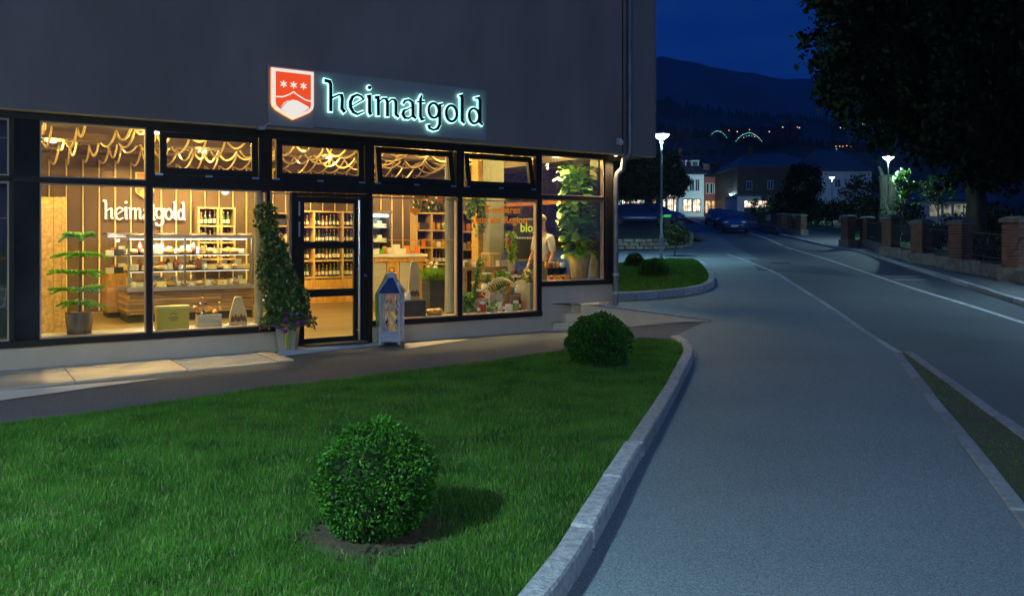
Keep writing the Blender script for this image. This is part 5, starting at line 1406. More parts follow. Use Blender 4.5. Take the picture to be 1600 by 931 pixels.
for t in (.3,.62):
    b=MB(); b.lathe([(.02,0),(.02,.003)],(0,0,0),8); q=b.build('dot',MATS['petal_yellow'],wk); q.location=(a+(c-a)*t,0.003,z1e-.07); q.rotation_euler=(PI/2,0,0)
# wall globe lamp seen above the bottle shelf
gl=thing('globe_lamp','small bluish white globe lamp above the bottle shelf behind the counter','lamp',M=put_shop(*S(352,299,4.4)))
b=MB(); b.sm=True; b.sphere((0,0,0),.075,12,8,(1,1,.9)); b.build('globe',emat('blue_globe',(.6,.85,1),2.2),gl)
b=MB(); b.lathe([(.078,-.008),(.078,.012)],(0,0,.0),12); b.build('ring',m_slate,gl)
b=MB(); b.tube([(0,0,.07),(0,0,3.38-S(352,299,4.4)[2])],.005,4); b.build('cord',m_slate,gl)

# ============================================================ IN FRONT OF THE SHOP
# lantern
lt=thing('garden_lantern','tall whitewashed wooden lantern with lattice sides beside the door','lantern',M=put_shop(S(612,540,-.24)[0],-.24,.036,math.radians(-38)))
m_ww=wood('white_wash',(.34,.37,.42),(.58,.62,.68),scale=6,rnd=.08); m_lroof=mat('lantern_roof',(.03,.06,.16),.4,metal=.4,col2=(.05,.09,.22),scale=6)
s=.145; H1=.76; zb_=.18
b=MB(); b.box((0,0,zb_/2+.02),(2*s,2*s,zb_-.04)); b.build('base',m_ww,lt)
for sx in (-1,1):
    for sy in (-1,1): b=MB(); b.box((sx*s,sy*s,H1/2),(.03,.03,H1)); b.build('corner_post',m_ww,lt)
def slat(p,q,t=.009):
    b=MB(); b.tube([p,q],t,4); b.build('lattice',m_ww,lt)
for face in range(4):
    a=face*PI/2; ca,sa=math.cos(a),math.sin(a)
    def P_(x,z): return (x*ca+s*sa, x*sa-s*ca, z)
    for x0_,x1_ in ((-s,0),(0,s)):
        slat(P_(x0_,zb_),P_(x1_,zb_+.29)); slat(P_(x1_,zb_),P_(x0_,zb_+.29)); slat(P_(x0_,zb_+.29),P_(x1_,H1)); slat(P_(x1_,zb_+.29),P_(x0_,H1))
    slat(P_(0,zb_),P_(0,H1)); slat(P_(-s,H1-.01),P_(s,H1-.01),.014); slat(P_(-s,zb_),P_(s,zb_),.014)
b=MB(); r0=s+.028; b.add([(-r0,-r0,H1),(r0,-r0,H1),(r0,r0,H1),(-r0,r0,H1),(-.045,-.045,H1+.22),(.045,-.045,H1+.22),(.045,.045,H1+.22),(-.045,.045,H1+.22)],[(0,3,2,1),(4,5,6,7),(0,1,5,4),(1,2,6,5),(2,3,7,6),(3,0,4,7)]); b.build('roof',m_lroof,lt)
for sx,sy in ((-1,-1),(1,-1),(1,1),(-1,1)):
    b=MB(); b.tube([(sx*r0,sy*r0,H1+.005),(sx*.045,sy*.045,H1+.225)],.013,5); b.build('roof_rib',m_ww,lt)
b=MB(); b.box((0,0,H1+.245),(.12,.12,.05)); b.box((0,0,H1+.285),(.15,.15,.02)); b.build('cap',m_ww,lt)
b=MB(); b.tube([(.04*math.cos(t),0,H1+.335+.04*math.sin(t)) for t in np.linspace(0,2*PI,13)],.006,5); b.build('ring',m_iron,lt)
m_candle=mat('candle_wax',(.80,.50,.12),.5,emit=(1,.5,.08),es=.15)
b=MB(); b.sm=True; b.lathe([(.05,zb_),(.05,zb_+.27)],(-.0,0,0),12); b.build('candle',m_candle,lt)
m_rib=mat('green_ribbon',(.15,.30,.05),.6)
b=MB(); ribp=[(-.06,-.02,H1+.30),(-.14,-.06,H1+.12),(-.205,-.13,H1-.02),(-.20,-.15,H1-.25),(-.185,-.15,H1-.5)]
for o_ in (0,.035): b.tube([(x+o_,y-o_*.3,z) for x,y,z in ribp],[.012,.014,.018,.018,.010],4)
b.build('ribbon',m_rib,lt)
# planter with trained ivy and petunias
pt=thing('door_planter','tapered zinc planter with tall trained ivy and purple petunias left of the door','planter',M=put_shop(S(450,550,-.30)[0],-.30,.05,math.radians(-30)))
m_zp=mat('planter_zinc',(.24,.235,.19),.45,col2=(.33,.32,.26),scale=5,metal=.2,stretch=(1,1,.3))
b=MB(); b.box((0,0,.20),(.22,.22,.40),taper=1.34); b.build('pot',m_zp,pt)
b=MB(); b.box((0,0,.405),(.31,.31,.03)); b.build('rim',m_zp,pt)
m_ry=mat('ribbon_yellow',(.60,.50,.03),.5); m_rg=mat('ribbon_green',(.22,.45,.05),.5)
b=MB(); b.tube([(.0,-.165,.43),(.01,-.155,.25),(.0,-.135,.05)],[.014,.018,.012],4); b.build('ribbon',m_ry,pt)
b=MB(); b.tube([(.04,-.165,.43),(.055,-.155,.25),(.045,-.14,.03)],[.010,.013,.008],4); b.build('ribbon',m_rg,pt)
Ti=Matrix.Translation((0,0,0)); Minv=pt.matrix_world.inverted()
def pl_local(px,py,w): return tuple(Minv@(MS@Vector(S(px,py,w))))
b=MB(); b.tube([(0,0,.4),(-.05,0,.9),pl_local(428,430,-.3),pl_local(418,320,-.3)],[.03,.025,.018,.01],6); b.build('stem',m_bark,pt)
P=[]
prof=[(318,418,10),(330,415,18),(350,416,20),(375,425,15),(385,430,20),(400,428,24),(420,430,28),(440,438,32),(460,446,35),(480,448,36),(500,448,34)]
tot=0
for k in range(5200):
    i=R.choices(range(len(prof)-1),weights=[(prof[j][2])**1.6 for j in range(len(prof)-1)])[0]; t=R.random()
    y=prof[i][0]+(prof[i+1][0]-prof[i][0])*t; cx_=prof[i][1]+(prof[i+1][1]-prof[i][1])*t; rr=prof[i][2]+(prof[i+1][2]-prof[i][2])*t
    a=R.uniform(0,2*PI); rad=rr*math.sqrt(R.uniform(.15,1)); q=S(cx_+math.cos(a)*rad*1.0,y,-.3)
    P.append(tuple(Minv@(MS@Vector((q[0],-.3+math.sin(a)*rad/112*.7,q[2])))))
m_ivy=mat('ivy_leaf',(.02,.06,.012),.3,col2=(.07,.13,.03),scale=9,trans=.15); m_ivyp=mat('ivy_pale',(.30,.34,.14),.4,col2=(.16,.22,.06),scale=9,trans=.2)
leaves(np.array(P),.052,[m_ivy,m_leaf,m_ivyp],parent=pt,probs=[.5,.25,.25],name='foliage',up=-.1,aspect=.8)
m_pet=mat('petunia_purple',(.16,.015,.20),.6,trans=.2); m_pet2=mat('petunia_pink',(.42,.04,.34),.6,trans=.2)
P=[]
for k in range(900):
    a=R.uniform(0,2*PI); r=.10+.24*math.sqrt(R.random()); P.append((r*math.cos(a)*1.1,r*math.sin(a),.46-abs(r-.1)*.45+R.uniform(-.03,.1)))
leaves(np.array(P),.045,[m_leaf,m_ivy],parent=pt,name='petunia_leaves',aspect=.7)
for k in range(58):
    a=R.uniform(PI*.9,2.1*PI); r=.16+.19*R.random(); c=Vector((r*math.cos(a)*1.12,r*math.sin(a),.44-abs(r-.16)*.75+R.uniform(-.03,.12)))
    d=Vector((math.cos(a),math.sin(a),.3)).normalized(); e1=d.orthogonal().normalized(); e2=d.cross(e1); rr=R.uniform(.026,.040)
    b=MB(); vs=[tuple(c-d*.02)]; 
    for q in range(10):
        t=2*PI*q/10; rad=rr*(1 if q%2==0 else .82); vs.append(tuple(c+e1*math.cos(t)*rad+e2*math.sin(t)*rad+d*R.uniform(-.004,.006)))
    b.add(vs,[(0,1+q,1+(q+1)%10) for q in range(10)]); b.build('petunia',m_pet if R.random()<.65 else m_pet2,pt)
# ============================================================ BOXWOOD BALLS
m_box=mat('boxwood',(.010,.055,.005),.5,spec=.25,col2=(.035,.15,.010),scale=7,trans=.15)
m_boxl=mat('boxwood_young',(.085,.22,.018),.5,spec=.25,col2=(.06,.18,.015),scale=7,trans=.2)
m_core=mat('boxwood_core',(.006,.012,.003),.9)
def boxball(label,p,rx,rz,n,leaf,zc,group=None):
    t=thing('boxwood_ball',label,'shrub',loc=p,group=group)
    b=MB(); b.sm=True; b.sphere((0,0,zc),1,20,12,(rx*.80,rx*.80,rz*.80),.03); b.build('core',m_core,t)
    d=NR.normal(size=(n,3)); d/=np.linalg.norm(d,axis=1)[:,None]
    bump_=1+.04*np.sin(d[:,0]*9+1)*np.sin(d[:,1]*8)+.035*np.sin(d[:,2]*13+d[:,0]*5)+.03*np.sin(d[:,0]*4-d[:,2]*5)+.03*(NR.rand(n)<.04)
    P=d*np.array([rx,rx,rz])*(bump_*(.84+.16*NR.rand(n)**.6))[:,None]; P[:,2]+=zc
    k=P[:,2]>.0; leaves(P[k],leaf,[m_box,m_boxl],parent=t,probs=[.86,.14],name='foliage',up=.15,aspect=.62,out=d[k],jit=.35)
    b=MB(); b.tube([(0,0,-.05),(0,0,zc)],.03,6); b.build('trunk',m_bark,t)
bg='clipped boxwood balls in the kerbed lawns'
y1=BUSH1[1]; r1=92/1300*y1
boxball('large round clipped boxwood in bare soil in the near lawn',BUSH1,r1,r1*1.0,17000,.0205,CAMH+(373-752)/1300*(y1)-BUSH1[2],bg)
b2=(BUSH2[0],BUSH2[1]+.25,BUSH2[2]); y2=b2[1]; r2=50/1300*y2
boxball('round clipped boxwood near the kerb tip before the corner steps',b2,r2,42/1300*y2*1.06,12000,.030,CAMH+(373-536)/1300*y2-b2[2],bg)
p=G(1024,440,Hu); p=(p[0],p[1]+.3,p[2]+.13); boxball('dark dome of boxwood, nearer of two on the small rear lawn',p,24/1300*p[1],.36,6000,.035,CAMH+(373-426)/1300*p[1]-p[2],bg)
p=G(994,424,Hu); p=(p[0],p[1]+.3,p[2]+.13); boxball('round boxwood beside the drainpipe, farther of two on the rear lawn',p,15/1300*p[1],.31,5000,.035,CAMH+(373-412)/1300*p[1]-p[2],bg)

# ============================================================ STREET LAMPS
m_pole=mat('lamp_pole',(.30,.32,.33),.5,metal=.2,col2=(.26,.28,.29),scale=4)
m_bowl=emat('lamp_bowl',(.92,1.0,.97),7)
def street_lamp(label,x,y,z,h=4.6,power=260,sc=1,proto=[None],group='street lamps along the road',real=True):
    if proto[0] is None:
        t=thing('street_lamp',label,'street lamp',loc=(x,y,z),group=group)
        b=MB(); b.sm=True; b.lathe([(.075,0),(.075,.9),(.05,1.0),(.042,h-.32),(.07,h-.28),(.075,h-.18)],(0,0,0),12); b.build('pole',m_pole,t)
        b=MB(); b.sm=True; b.lathe([(.08,h-.18),(.20,h-.10),(.28,h-.02)],(0,0,0),18,cap=False); b.build('glass_bowl',m_bowl,t)
        b=MB(); b.sm=True; b.lathe([(.31,h+.0),(.33,h+.02),(.26,h+.06),(.10,h+.10)],(0,0,0),18); b.build('cap',m_pole,t)
        proto[0]=t
    else:
        t=copy_tree(proto[0]); t.location=(x,y,z); t['label']=label
    if power: lamp_light('lamp_light',(x,y,z+h-.35),power,(.55,.93,1.0),.14)
    return t
lp=G(1044,406,Hu)
street_lamp('glowing street lamp standing on the rear lawn right of the drainpipe',lp[0]-.25,lp[1],lp[2],power=1300)
street_lamp('glowing street lamp behind the brick pillars beside the ivy trunk',588/1300*44,44,Hl(19.9,44),power=1500)
street_lamp('glowing street lamp before the white house across the road',500/1300*85,85,base(85)-.05,power=1500)
street_lamp('small distant street lamp, left one of the pair by the garage',392/1300*118,118,base(118)-.1,power=4000)
street_lamp('small distant street lamp, right one of the pair by the garage',407/1300*113,113,base(113)-.1,power=4000)

street_lamp('bright low lamp by the sage green shop at the street end',W(1143,0,111)[0],111,W(0,303,111)[2]-4.6,power=6500)
# ============================================================ CARS
m_tyre=mat('tyre',(.015,.015,.015),.9); m_rim=mat('rim',(.35,.36,.38),.35,metal=.8); m_cglass=mat('car_glass',(.01,.014,.02),.06,spec=1)
m_hl=mat('headlight',(.7,.72,.75),.1,spec=1); m_tl=mat('tail_light',(.35,.01,.01),.2); m_grille=mat('grille',(.02,.02,.02),.5); m_plate=mat('plate',(.7,.7,.7),.5)
def car(label,loc,rz,paint):
    t=thing('parked_car',label,'car',loc=loc,rz=rz,group='cars parked along the street')
    # stations along the length (front at +x): x, half width, sill z, belt z
    st_=[(-2.1,.55,.38,.72),(-2.05,.78,.30,.92),(-1.7,.85,.22,.96),(-.9,.88,.20,.95),(0,.89,.20,.93),(.9,.88,.20,.92),(1.25,.86,.20,.89),(1.75,.82,.22,.78),(2.05,.70,.26,.64),(2.14,.50,.34,.52)]
    b=MB(); b.sm=True; vs=[];n=8
    for x,hw,z0,z1 in st_:
        for y,z in ((-hw*.92,z0),(-hw,z0+.12),(-hw*1.0,(z0+z1)/2),(-hw*.93,z1-.04),(-hw*.7,z1+.02),(hw*.7,z1+.02),(hw*.93,z1-.04),(hw,(z0+z1)/2),(hw,z0+.12),(hw*.92,z0)): vs.append((x,y,z))
    n=10; fs=[]
    for k in range(len(st_)-1):
        for i in range(n): fs.append((k*n+i,k*n+(i+1)%n,(k+1)*n+(i+1)%n,(k+1)*n+i))
    fs+=[tuple(range(n-1,-1,-1)),tuple((len(st_)-1)*n+i for i in range(n))]
    b.add(vs,fs); b.build('body',paint,t,fix=True)
    gh=[(-1.95,.74,.93,.95),(-1.45,.70,.95,1.36),(-.6,.70,.94,1.46),(.25,.70,.93,1.43),(1.15,.76,.91,.93)]
    b=MB(); b.sm=True; vs=[];fs=[]
    for x,hw,z0,z1 in gh:
        r=.80 if z1-z0>.1 else 1
        vs+=[(x,-hw,z0),(x,-hw*r,z1-.04*(r<1)),(x,-hw*r*.85,z1),(x,hw*r*.85,z1),(x,hw*r,z1-.04*(r<1)),(x,hw,z0)]
    for k in range(len(gh)-1):
        for i in range(5): fs.append((k*6+i,k*6+i+1,(k+1)*6+i+1,(k+1)*6+i))
    b.add(vs,fs); b.build('windows',m_cglass,t,fix=True)
    b=MB(); b.sm=True; vs=[];fs=[]; rf=[(-1.42,.50,1.385),(-.6,.53,1.475),(.22,.52,1.445)]
    for x,hw,z in rf: vs+=[(x,-hw-.04,z-.035),(x,-hw+.05,z),(x,hw-.05,z),(x,hw+.04,z-.035)]
    for k in range(2):
        for i in range(3): fs.append((k*4+i,k*4+i+1,(k+1)*4+i+1,(k+1)*4+i))
    b.add(vs,fs); b.build('roof',paint,t,fix=True)
    for s in (-1,1):
        for pq,rq in (([(-1.48,s*.56,1.34),(-1.95,s*.73,.95)],.035),([(.28,s*.57,1.40),(1.12,s*.74,.93)],.03),([(-.5,s*.71,.95),(-.52,s*.585,1.42)],.03)):
            b=MB(); b.tube(pq,rq,5); b.build('roof_pillar',paint,t)
        for x in (-1.35,1.32):
            w=MB(); w.sm=True
            pr=[(0.0,.10),(.2,.10),(.30,.095),(.32,.05),(.32,-.05),(.30,-.095),(0,-.095)]
            M_=Matrix.Translation((x,s*.80,.32))@Matrix.Rotation(PI/2,4,'X'); n=16; vs=[];fs=[]
            for r_,h_ in pr[1:-1]:
                for i in range(n): a=2*PI*i/n; vs.append(tuple(M_@Vector((r_*math.cos(a),r_*math.sin(a),h_))))
            for k in range(len(pr)-3):
                for i in range(n): fs.append((k*n+i,k*n+(i+1)%n,(k+1)*n+(i+1)%n,(k+1)*n+i))
            fs+=[tuple(range(n)),tuple((len(pr)-3)*n+i for i in range(n-1,-1,-1))]
            w.add(vs,fs); tw=w.build('wheel',m_tyre,t,fix=True)
            w=MB(); 
            for q in range(5):
                a=2*PI*q/5; w.tube([(x,s*.905,.32),(x+.19*math.cos(a),s*.902,.32+.19*math.sin(a))],.028,4)
            w.tube([(x+.2*math.cos(a),s*.895,.32+.2*math.sin(a)) for a in np.linspace(0,2*PI,15)],.02,4); w.build('rim',m_rim,tw)
        b=MB(); b.sm=True; b.sphere((1.93,s*.55,.66),.13,8,6,(1.0,1.5,.65)); b.build('headlight',m_hl,t)
        b=MB(); b.sphere((-1.98,s*.66,.80),.10,8,6,(.8,1.0,1.3)); b.build('tail_light',m_tl,t)
        b=MB(); b.sm=True; b.sphere((.80,s*.98,1.0),.09,8,6,(.6,1.1,.8)); b.build('wing_mirror',paint,t)
    b=MB(); b.box((2.09,0,.50),(.08,.9,.12)); b.box((2.05,0,.33),(.1,1.1,.10)); b.build('grille',m_grille,t)
    b=MB(); b.box((2.15,0,.42),(.02,.46,.10)); b.build('number_plate',m_plate,t)
    return t
pb_=mat('paint_blue_sky_tint',(.03,.09,.24),.28,metal=.5,spec=.8); pd_=mat('paint_dark_sky_tint',(.03,.06,.14),.25,metal=.5,spec=.9); ps_=mat('paint_steel_sky_tint',(.05,.12,.26),.25,metal=.5,spec=.8)  # paints blued and brightened to carry the sky's reflection
cy=57.5; hd=math.radians(-100)
car('blue parked car facing us at the right kerb, nearest of the row',(W(1148,350,cy)[0],cy,Hl(15,cy)),math.radians(-105),ps_)
car('dark parked car half hidden behind the nearest blue car',(W(1133,350,66)[0],66,Hl(16,66)),math.radians(-104),pd_)
car('small blue parked car at the head of the row by the shops',(W(1118,346,76)[0],76,Hl(17,76)),math.radians(-104),pb_)
TER=.55
car('dark hatchback parked behind the rear lawn, nose to the lamp post',(W(1000,350,55)[0],55,Hu(9,55)+TER),math.radians(-8),pd_)
car('blue hatchback parked beyond the dark one behind the rear lawn',(W(1022,350,59)[0],59,Hu(9,59)+TER),math.radians(-10),pb_)

# ============================================================ STONE WALL AND TERRACE LEFT OF THE STREET
m_rub=mat('rubble_stone',(.16,.15,.12),.9,col2=(.30,.28,.22),scale=5,bump=.6,rnd=.3)
wl_=thing('stone_wall','low rubble stone wall curving round the raised lawn behind the lamp','wall')
wp=[G(x,y,Hu)[:2] for x,y in [(955,391),(1000,391),(1045,390),(1070,388)]]+[G(1080,382,Hu)[:2],G(1078,377,Hu)[:2]]
wp=resample(smooth(wp,2),.02)
Lw=.0; seg=[0]
for a,c in zip(wp,wp[1:]): seg.append(seg[-1]+math.hypot(c[0]-a[0],c[1]-a[1]))
def onwall(s_):
    i=min(len(wp)-2,max(0,int(np.searchsorted(seg,s_))-1)); a,c=wp[i],wp[i+1]; return a,math.atan2(c[1]-a[1],c[0]-a[0])
for course in range(3):
    s_=R.uniform(0,.3)
    while s_<seg[-1]-.2:
        l=R.uniform(.28,.55); (x,y),a=onwall(s_+l/2); h=.165
        b=MB(); b.box((0,0,0),(l-.02,.30,h-.015),taper=.93); o=b.build('stone',m_rub,wl_,bevel=.015); o.location=(x,y,Hu(x,y)+.02+h*(course+.5)+R.uniform(-.01,.01)); o.rotation_euler=(R.uniform(-.04,.04),R.uniform(-.03,.03),a+R.uniform(-.04,.04)); s_+=l
wpe=resample(wp,1.0)
drape('terrace_lawn',wpe+[(9.5,46),(10.4,52.5),(12.2,64),(-5,64),(-8,40),(wpe[0][0]-4,wpe[0][1])],Hu,TER-.05,m_lawn)
drape('parking',[(wpe[0][0]-4,52.5),(10.35,52.5),(12.1,63.9),(-5,63.9)],Hu,TER-.02,m_pave)
be=[wpe[-1][:2],(9.5,46),(10.4,52.5),(12.2,64)]; V=[(x,y,Hu(x,y)+TER-.05) for x,y in be]+[(x+1.1,y-.1,Hu(x,y)-.05) for x,y in be]
me=bpy.data.meshes.new('grass_bank'); me.from_pydata(V,[],[(k,4+k,5+k,k+1) for k in range(3)]); me.materials.append(m_lawn); tag(put('grass_bank',me),kind='structure')
# ============================================================ BRICK PILLARS, LOW WALL, RAILINGS
m_brick=mat('brick',(.10,.042,.03),.9,col2=(.16,.075,.055),scale=6,bump=.4,rnd=.25); m_mortar=mat('mortar',(.24,.21,.18),.95)
m_capst=mat('pillar_cap',(.10,.095,.085),.9,col2=(.17,.16,.14),scale=6,bump=.4)
PIL=[(1588,440.5,337,1),(1501,423,342,1),(1440,411.6,342,1),(1392,400,335.5,1),(1354.5,385.5,337.6,1),(1325,386,335,1),(1252,367.5,334,0),(1239,366,334,0),(1222,363,333,0),(1190,356.5,332,0)]
pg='brick pillars along the far pavement'
pilpos=[]
names=['nearest brick pillar, cut by the right picture edge','second brick pillar from the right edge','third brick pillar from the right edge','fourth brick pillar, left of the ivy trunk lamp','fifth brick pillar, right of the driveway gap','brick pillar at the driveway gap, turned aside','brick pillar just left of the driveway gap','narrow brick pillar beside the gap one','brick pillar halfway to the parked cars','farthest brick pillar near the parked blue car']
wdt=.46
for i,(px,yb_,yt_,near) in enumerate(PIL):
    p=G(px,yb_,lambda X,Y:Hl(X,Y)+.1); h=CAMH+(373-yt_)/1300*p[1]-p[2]; y0=p[1]+.23
    x0=(px-800)/1300*y0
    t=thing('brick_pillar',names[i],'pillar',loc=(x0,y0,p[2]),rz=math.radians(22),group=pg); pilpos.append((x0,y0,p[2],h))
    h=max(1.3,min(h,1.9)); w=wdt
    b=MB(); b.box((0,0,.10),(w+.14,w+.14,.5)); b.build('stone_foot',m_capst,t)
    nc=int(round((h-.50)/.083)); ch=(h-.50)/nc
    b=MB(); b.box((0,0,.34+(h-.5)/2),(w-.035,w-.035,h-.5)); b.build('mortar_core',m_mortar,t)
    if i<3:
        for c in range(nc):
            z=.35+ch*(c+.5)
            for q in range(4):
                a=q*PI/2+(PI/4*0); off=(.5 if c%2 else -.5)
                for s in (0,1):
                    L_=w/2 if True else w
                    # two bricks per side in pinwheel bond
                    bx0=-w/2+ (0 if c%2 else w*.25)
                    x_=(-w/2+w*.25 if s==0 else w*.25)
                    wid=w*.48
                    if c%2: x_,wid=((-w/2+w*.17,w*.32) if s==0 else (w*.16,w*.62))
                    me=bpy.data.meshes.get('brick_%d_%d'%(c%2,s))
                    if me is None:
                        b=MB(); b.box((0,0,0),(wid,.10,.068)); me=b.mesh('brick_%d_%d'%(c%2,s),m_brick)
                    o=put('brick',me,t); r_=Matrix.Rotation(a,4,'Z')@Vector((x_,-w/2+.045,0)); o.location=(r_.x,r_.y,z); o.rotation_euler=(0,0,a)
    else:
        b=MB()
        for c in range(nc):
            z=.35+ch*(c+.5)
            for q in range(4):
                a=q*PI/2
                for x_,wid in (((-w*.25,w*.48),(w*.25,w*.48)) if c%2==0 else ((-w*.34,w*.30),(w*.16,w*.64))):
                    r_=Matrix.Rotation(a,4,'Z')@Vector((x_,-w/2+.045,0)); b.box((r_.x,r_.y,z),(wid,.10,ch*.82),rz=a)
        o=b.build('brickwork',m_brick,t); o['kind']='stuff'
    b=MB(); b.box((0,0,h-.12),(w+.10,w+.10,.08)); b.box((0,0,h-.045),(w+.14,w+.14,.07),taper=.5); b.build('cap_stone',m_capst,t)
for i in range(len(pilpos)-1):
    a,c=pilpos[i],pilpos[i+1]
    if i in (4,5) : continue
    dx,dy=c[0]-a[0],c[1]-a[1]; L_=math.hypot(dx,dy)
    if L_<1.2: continue
    an=math.atan2(dy,dx); 
    t=thing('railing','iron railing on a low stone wall, run %s'%['between the two nearest pillars','between the second and third pillars','between the third and fourth pillars','beside the ivy trunk','','','left of the driveway gap','towards the parked cars','nearest the parked cars'][i],'railing',loc=(a[0],a[1],a[2]),rz=an,group='railings between brick pillars')
    dz=c[2]-a[2]
    def zz(s_): return dz*s_/L_
    b=MB(); n=max(2,int(L_/1.6)); 
    for k in range(n):
        s0,s1=.30+(L_-.6)*k/n,.30+(L_-.6)*(k+1)/n-.01
        b=MB(); b.box(((s0+s1)/2,0,zz((s0+s1)/2)+.10),(s1-s0,.30,.52)); b.build('wall_block',m_capst,t,bevel=.02)
    b=MB()
    for z in (.52,1.15): b.tube([(.25,0,z),(L_-.25,0,z+dz)],.018,5)
    b.build('rail',m_iron,t)
    b=MB(); s_=.35
    while s_<L_-.3: b.tube([(s_,0,.36+zz(s_)),(s_,0,1.25+zz(s_))],.009,4); s_+=.13
    b.build('rods',m_iron,t)
a=pilpos[0]; t=thing('railing','iron railing on a low stone wall running out of the right picture edge','railing',loc=(a[0],a[1],a[2]),rz=math.atan2(-9,-2.3)+PI*0,group='railings between brick pillars')
b=MB(); b.box((2.2,0,.08),(3.6,.30,.48)); b.build('wall_block',m_capst,t,bevel=.02)
b=MB(); b.tube([(.2,0,1.1),(4,0,1.05)],.018,5); b.build('rail',m_iron,t)
# garden behind
m_gard=mat('garden_grass',(.02,.07,.008),.9,col2=(.04,.12,.015),scale=3,bump=.8)
drape('garden',[(p[0]+.35,p[1]) for p in FBs]+[(32,84),(45,84),(45,0),(FBs[0][0]+10,FBs[0][1]-5)],Hl,.12,m_gard,fstep=4)
# ============================================================ TREES AND BUSHES
m_bark2=mat('tree_bark',(.05,.04,.03),.95,col2=(.10,.085,.06),scale=6,stretch=(1,1,.25),bump=.8)
m_barkivy=mat('ivy_bark',(.10,.11,.07),.95,col2=(.20,.20,.14),scale=5,stretch=(1,1,.3),bump=.9)
def tree(name,label,loc,h,blobs,n,leaf,mats,trunk=.2,group=None,probs=None,limbs=6,inner=.45,cat='tree',bark=None):
    t=thing(name,label,cat,loc=loc,group=group)
    b=MB(); b.sm=True; top=blobs[0]
    b.tube([(0,0,-.2),(0.02*h,0,h*.3),(top[0]*.5,top[1]*.5,top[2]*.8),(top[0],top[1],top[2])],[trunk*1.25,trunk,trunk*.7,trunk*.3],9)
    for k in range(limbs):
        c=blobs[k%len(blobs)]; a=R.uniform(0,2*PI); e=(c[0]+c[3]*.7*math.cos(a),c[1]+c[3]*.7*math.sin(a),c[2]+c[4]*R.uniform(-.3,.6)); s0=h*R.uniform(.3,.55)
        b.tube([(0,0,s0),(e[0]*.45,e[1]*.45,(s0+e[2])*.5),e],[trunk*.5,trunk*.28,trunk*.08],5)
    b.build('trunk',bark or m_bark2,t)
    P=[];tw=sum(c[3]**2*c[4] for c in blobs)
    for c in blobs:
        m_=int(n*c[3]**2*c[4]/tw); cl=max(6,m_//45); d=NR.normal(size=(cl,3)); d/=np.linalg.norm(d,axis=1)[:,None]
        ctr=d*(inner+(1-inner)*NR.rand(cl)**.5)[:,None]*np.array([c[3],c[3],c[4]])+np.array(c[:3])
        k=NR.randint(0,cl,m_); P.append(ctr[k]+ballpts(m_,1,(1,1,.8),.1)[0]*min(.75,c[3]*.24))
    P=np.concatenate(P); leaves(P,leaf,mats,parent=t,name='crown',probs=probs,up=.1,aspect=.7)
    return t
m_tdark=mat('dark_foliage',(.006,.012,.004),.9,col2=(.012,.022,.007),scale=1.5,spec=.15)
m_tmid=mat('mid_foliage',(.015,.04,.008),.5,col2=(.04,.085,.015),scale=1.5,trans=.2)
# the great dark trees upper right
def rel(loc,px,py,Y): q=W(px,py,Y); return (q[0]-loc[0],q[1]-loc[1],q[2]-loc[2])
loc=(W(1520,0,31)[0],31,Hl(17,31))
bl=[rel(loc,x,y,Y)+(r,rz) for x,y,Y,r,rz in [(1480,60,31,4.6,4.6),(1370,30,30,2.9,3.3),(1335,110,30,1.8,2.0),(1580,140,30,4,3.6),(1470,140,31,2.4,1.3),(1380,-60,31,3.0,2.6),(1560,-80,31,5,4),(1490,200,30.5,1.2,.6)]]
tree('broadleaf_tree','huge dark broadleaf tree overhanging the road at upper right',loc,7,bl,78000,.27,[m_tdark],.35,limbs=14,inner=.2)
loc=(W(1640,0,27)[0],27,Hl(17,27))
bl=[rel(loc,x,y,Y)+(r,rz) for x,y,Y,r,rz in [(1600,60,27,3.2,4),(1590,200,27,2.2,1.9),(1540,240,28,1.6,1.0)]]
tree('broadleaf_tree','dark broadleaf tree leaning in at the right picture edge',loc,6,bl,26000,.25,[m_tdark],.3,limbs=8,inner=.2)
# ivy-clad trunk
X,Yv=W(1389,0,50)[0],50
t=thing('tree_stump','pale thick pollarded trunk behind the street lamp','tree trunk',loc=(X,Yv,Hl(X,Yv)))
b=MB(); b.sm=True; b.lathe([(.62,0),(.52,.8),(.50,2.4),(.55,3.4),(.60,3.7),(.35,3.8)],(0,0,0),14); b.build('trunk',m_barkivy,t)
b=MB(); b.tube([(-.3,0,3.5),(-.6,0,4.3)],[.14,.06],6); b.tube([(.3,0,3.5),(.5,.1,4.0)],[.14,.06],6); b.build('cut_limb',m_barkivy,t)
P,_=ballpts(900,1,(.6,.6,1.7),.85); P[:,2]+=1.8; leaves(P,.12,[m_tmid],parent=t,name='ivy',up=-.1)
def bush(label,px,py,Y,r,rz,n,leaf,mats,name='bush',trunk=False,probs=None):
    q=W(px,py,Y); g_=Hl(q[0],Y)+.1; t=thing(name,label,'bush' if not trunk else 'tree',loc=(q[0],Y,g_)); zc=q[2]-g_
    cl=max(8,n//40); d=NR.normal(size=(cl,3)); d/=np.linalg.norm(d,axis=1)[:,None]; ctr=d*(.45+.55*NR.rand(cl)**.5)[:,None]*np.array([r,r,rz])+np.array([0,0,zc]); k=NR.randint(0,cl,n)
    P=ctr[k]+NR.normal(size=(n,3))*r*.12; P[:,2]=np.abs(P[:,2])
    b=MB(); b.sm=True; b.tube([(0,0,-.1),(.03,0,zc*.6),(0,0,zc)],[.07,.05,.02],6)
    for j in range(4): a=R.uniform(0,6.28); b.tube([(0,0,zc*.55),(r*.6*math.cos(a),r*.6*math.sin(a),zc+rz*R.uniform(-.1,.5))],[.03,.01],4)
    b.build('stem',m_bark2,t); leaves(P,leaf,mats,parent=t,name='foliage',up=.1,aspect=.7,probs=probs); return t
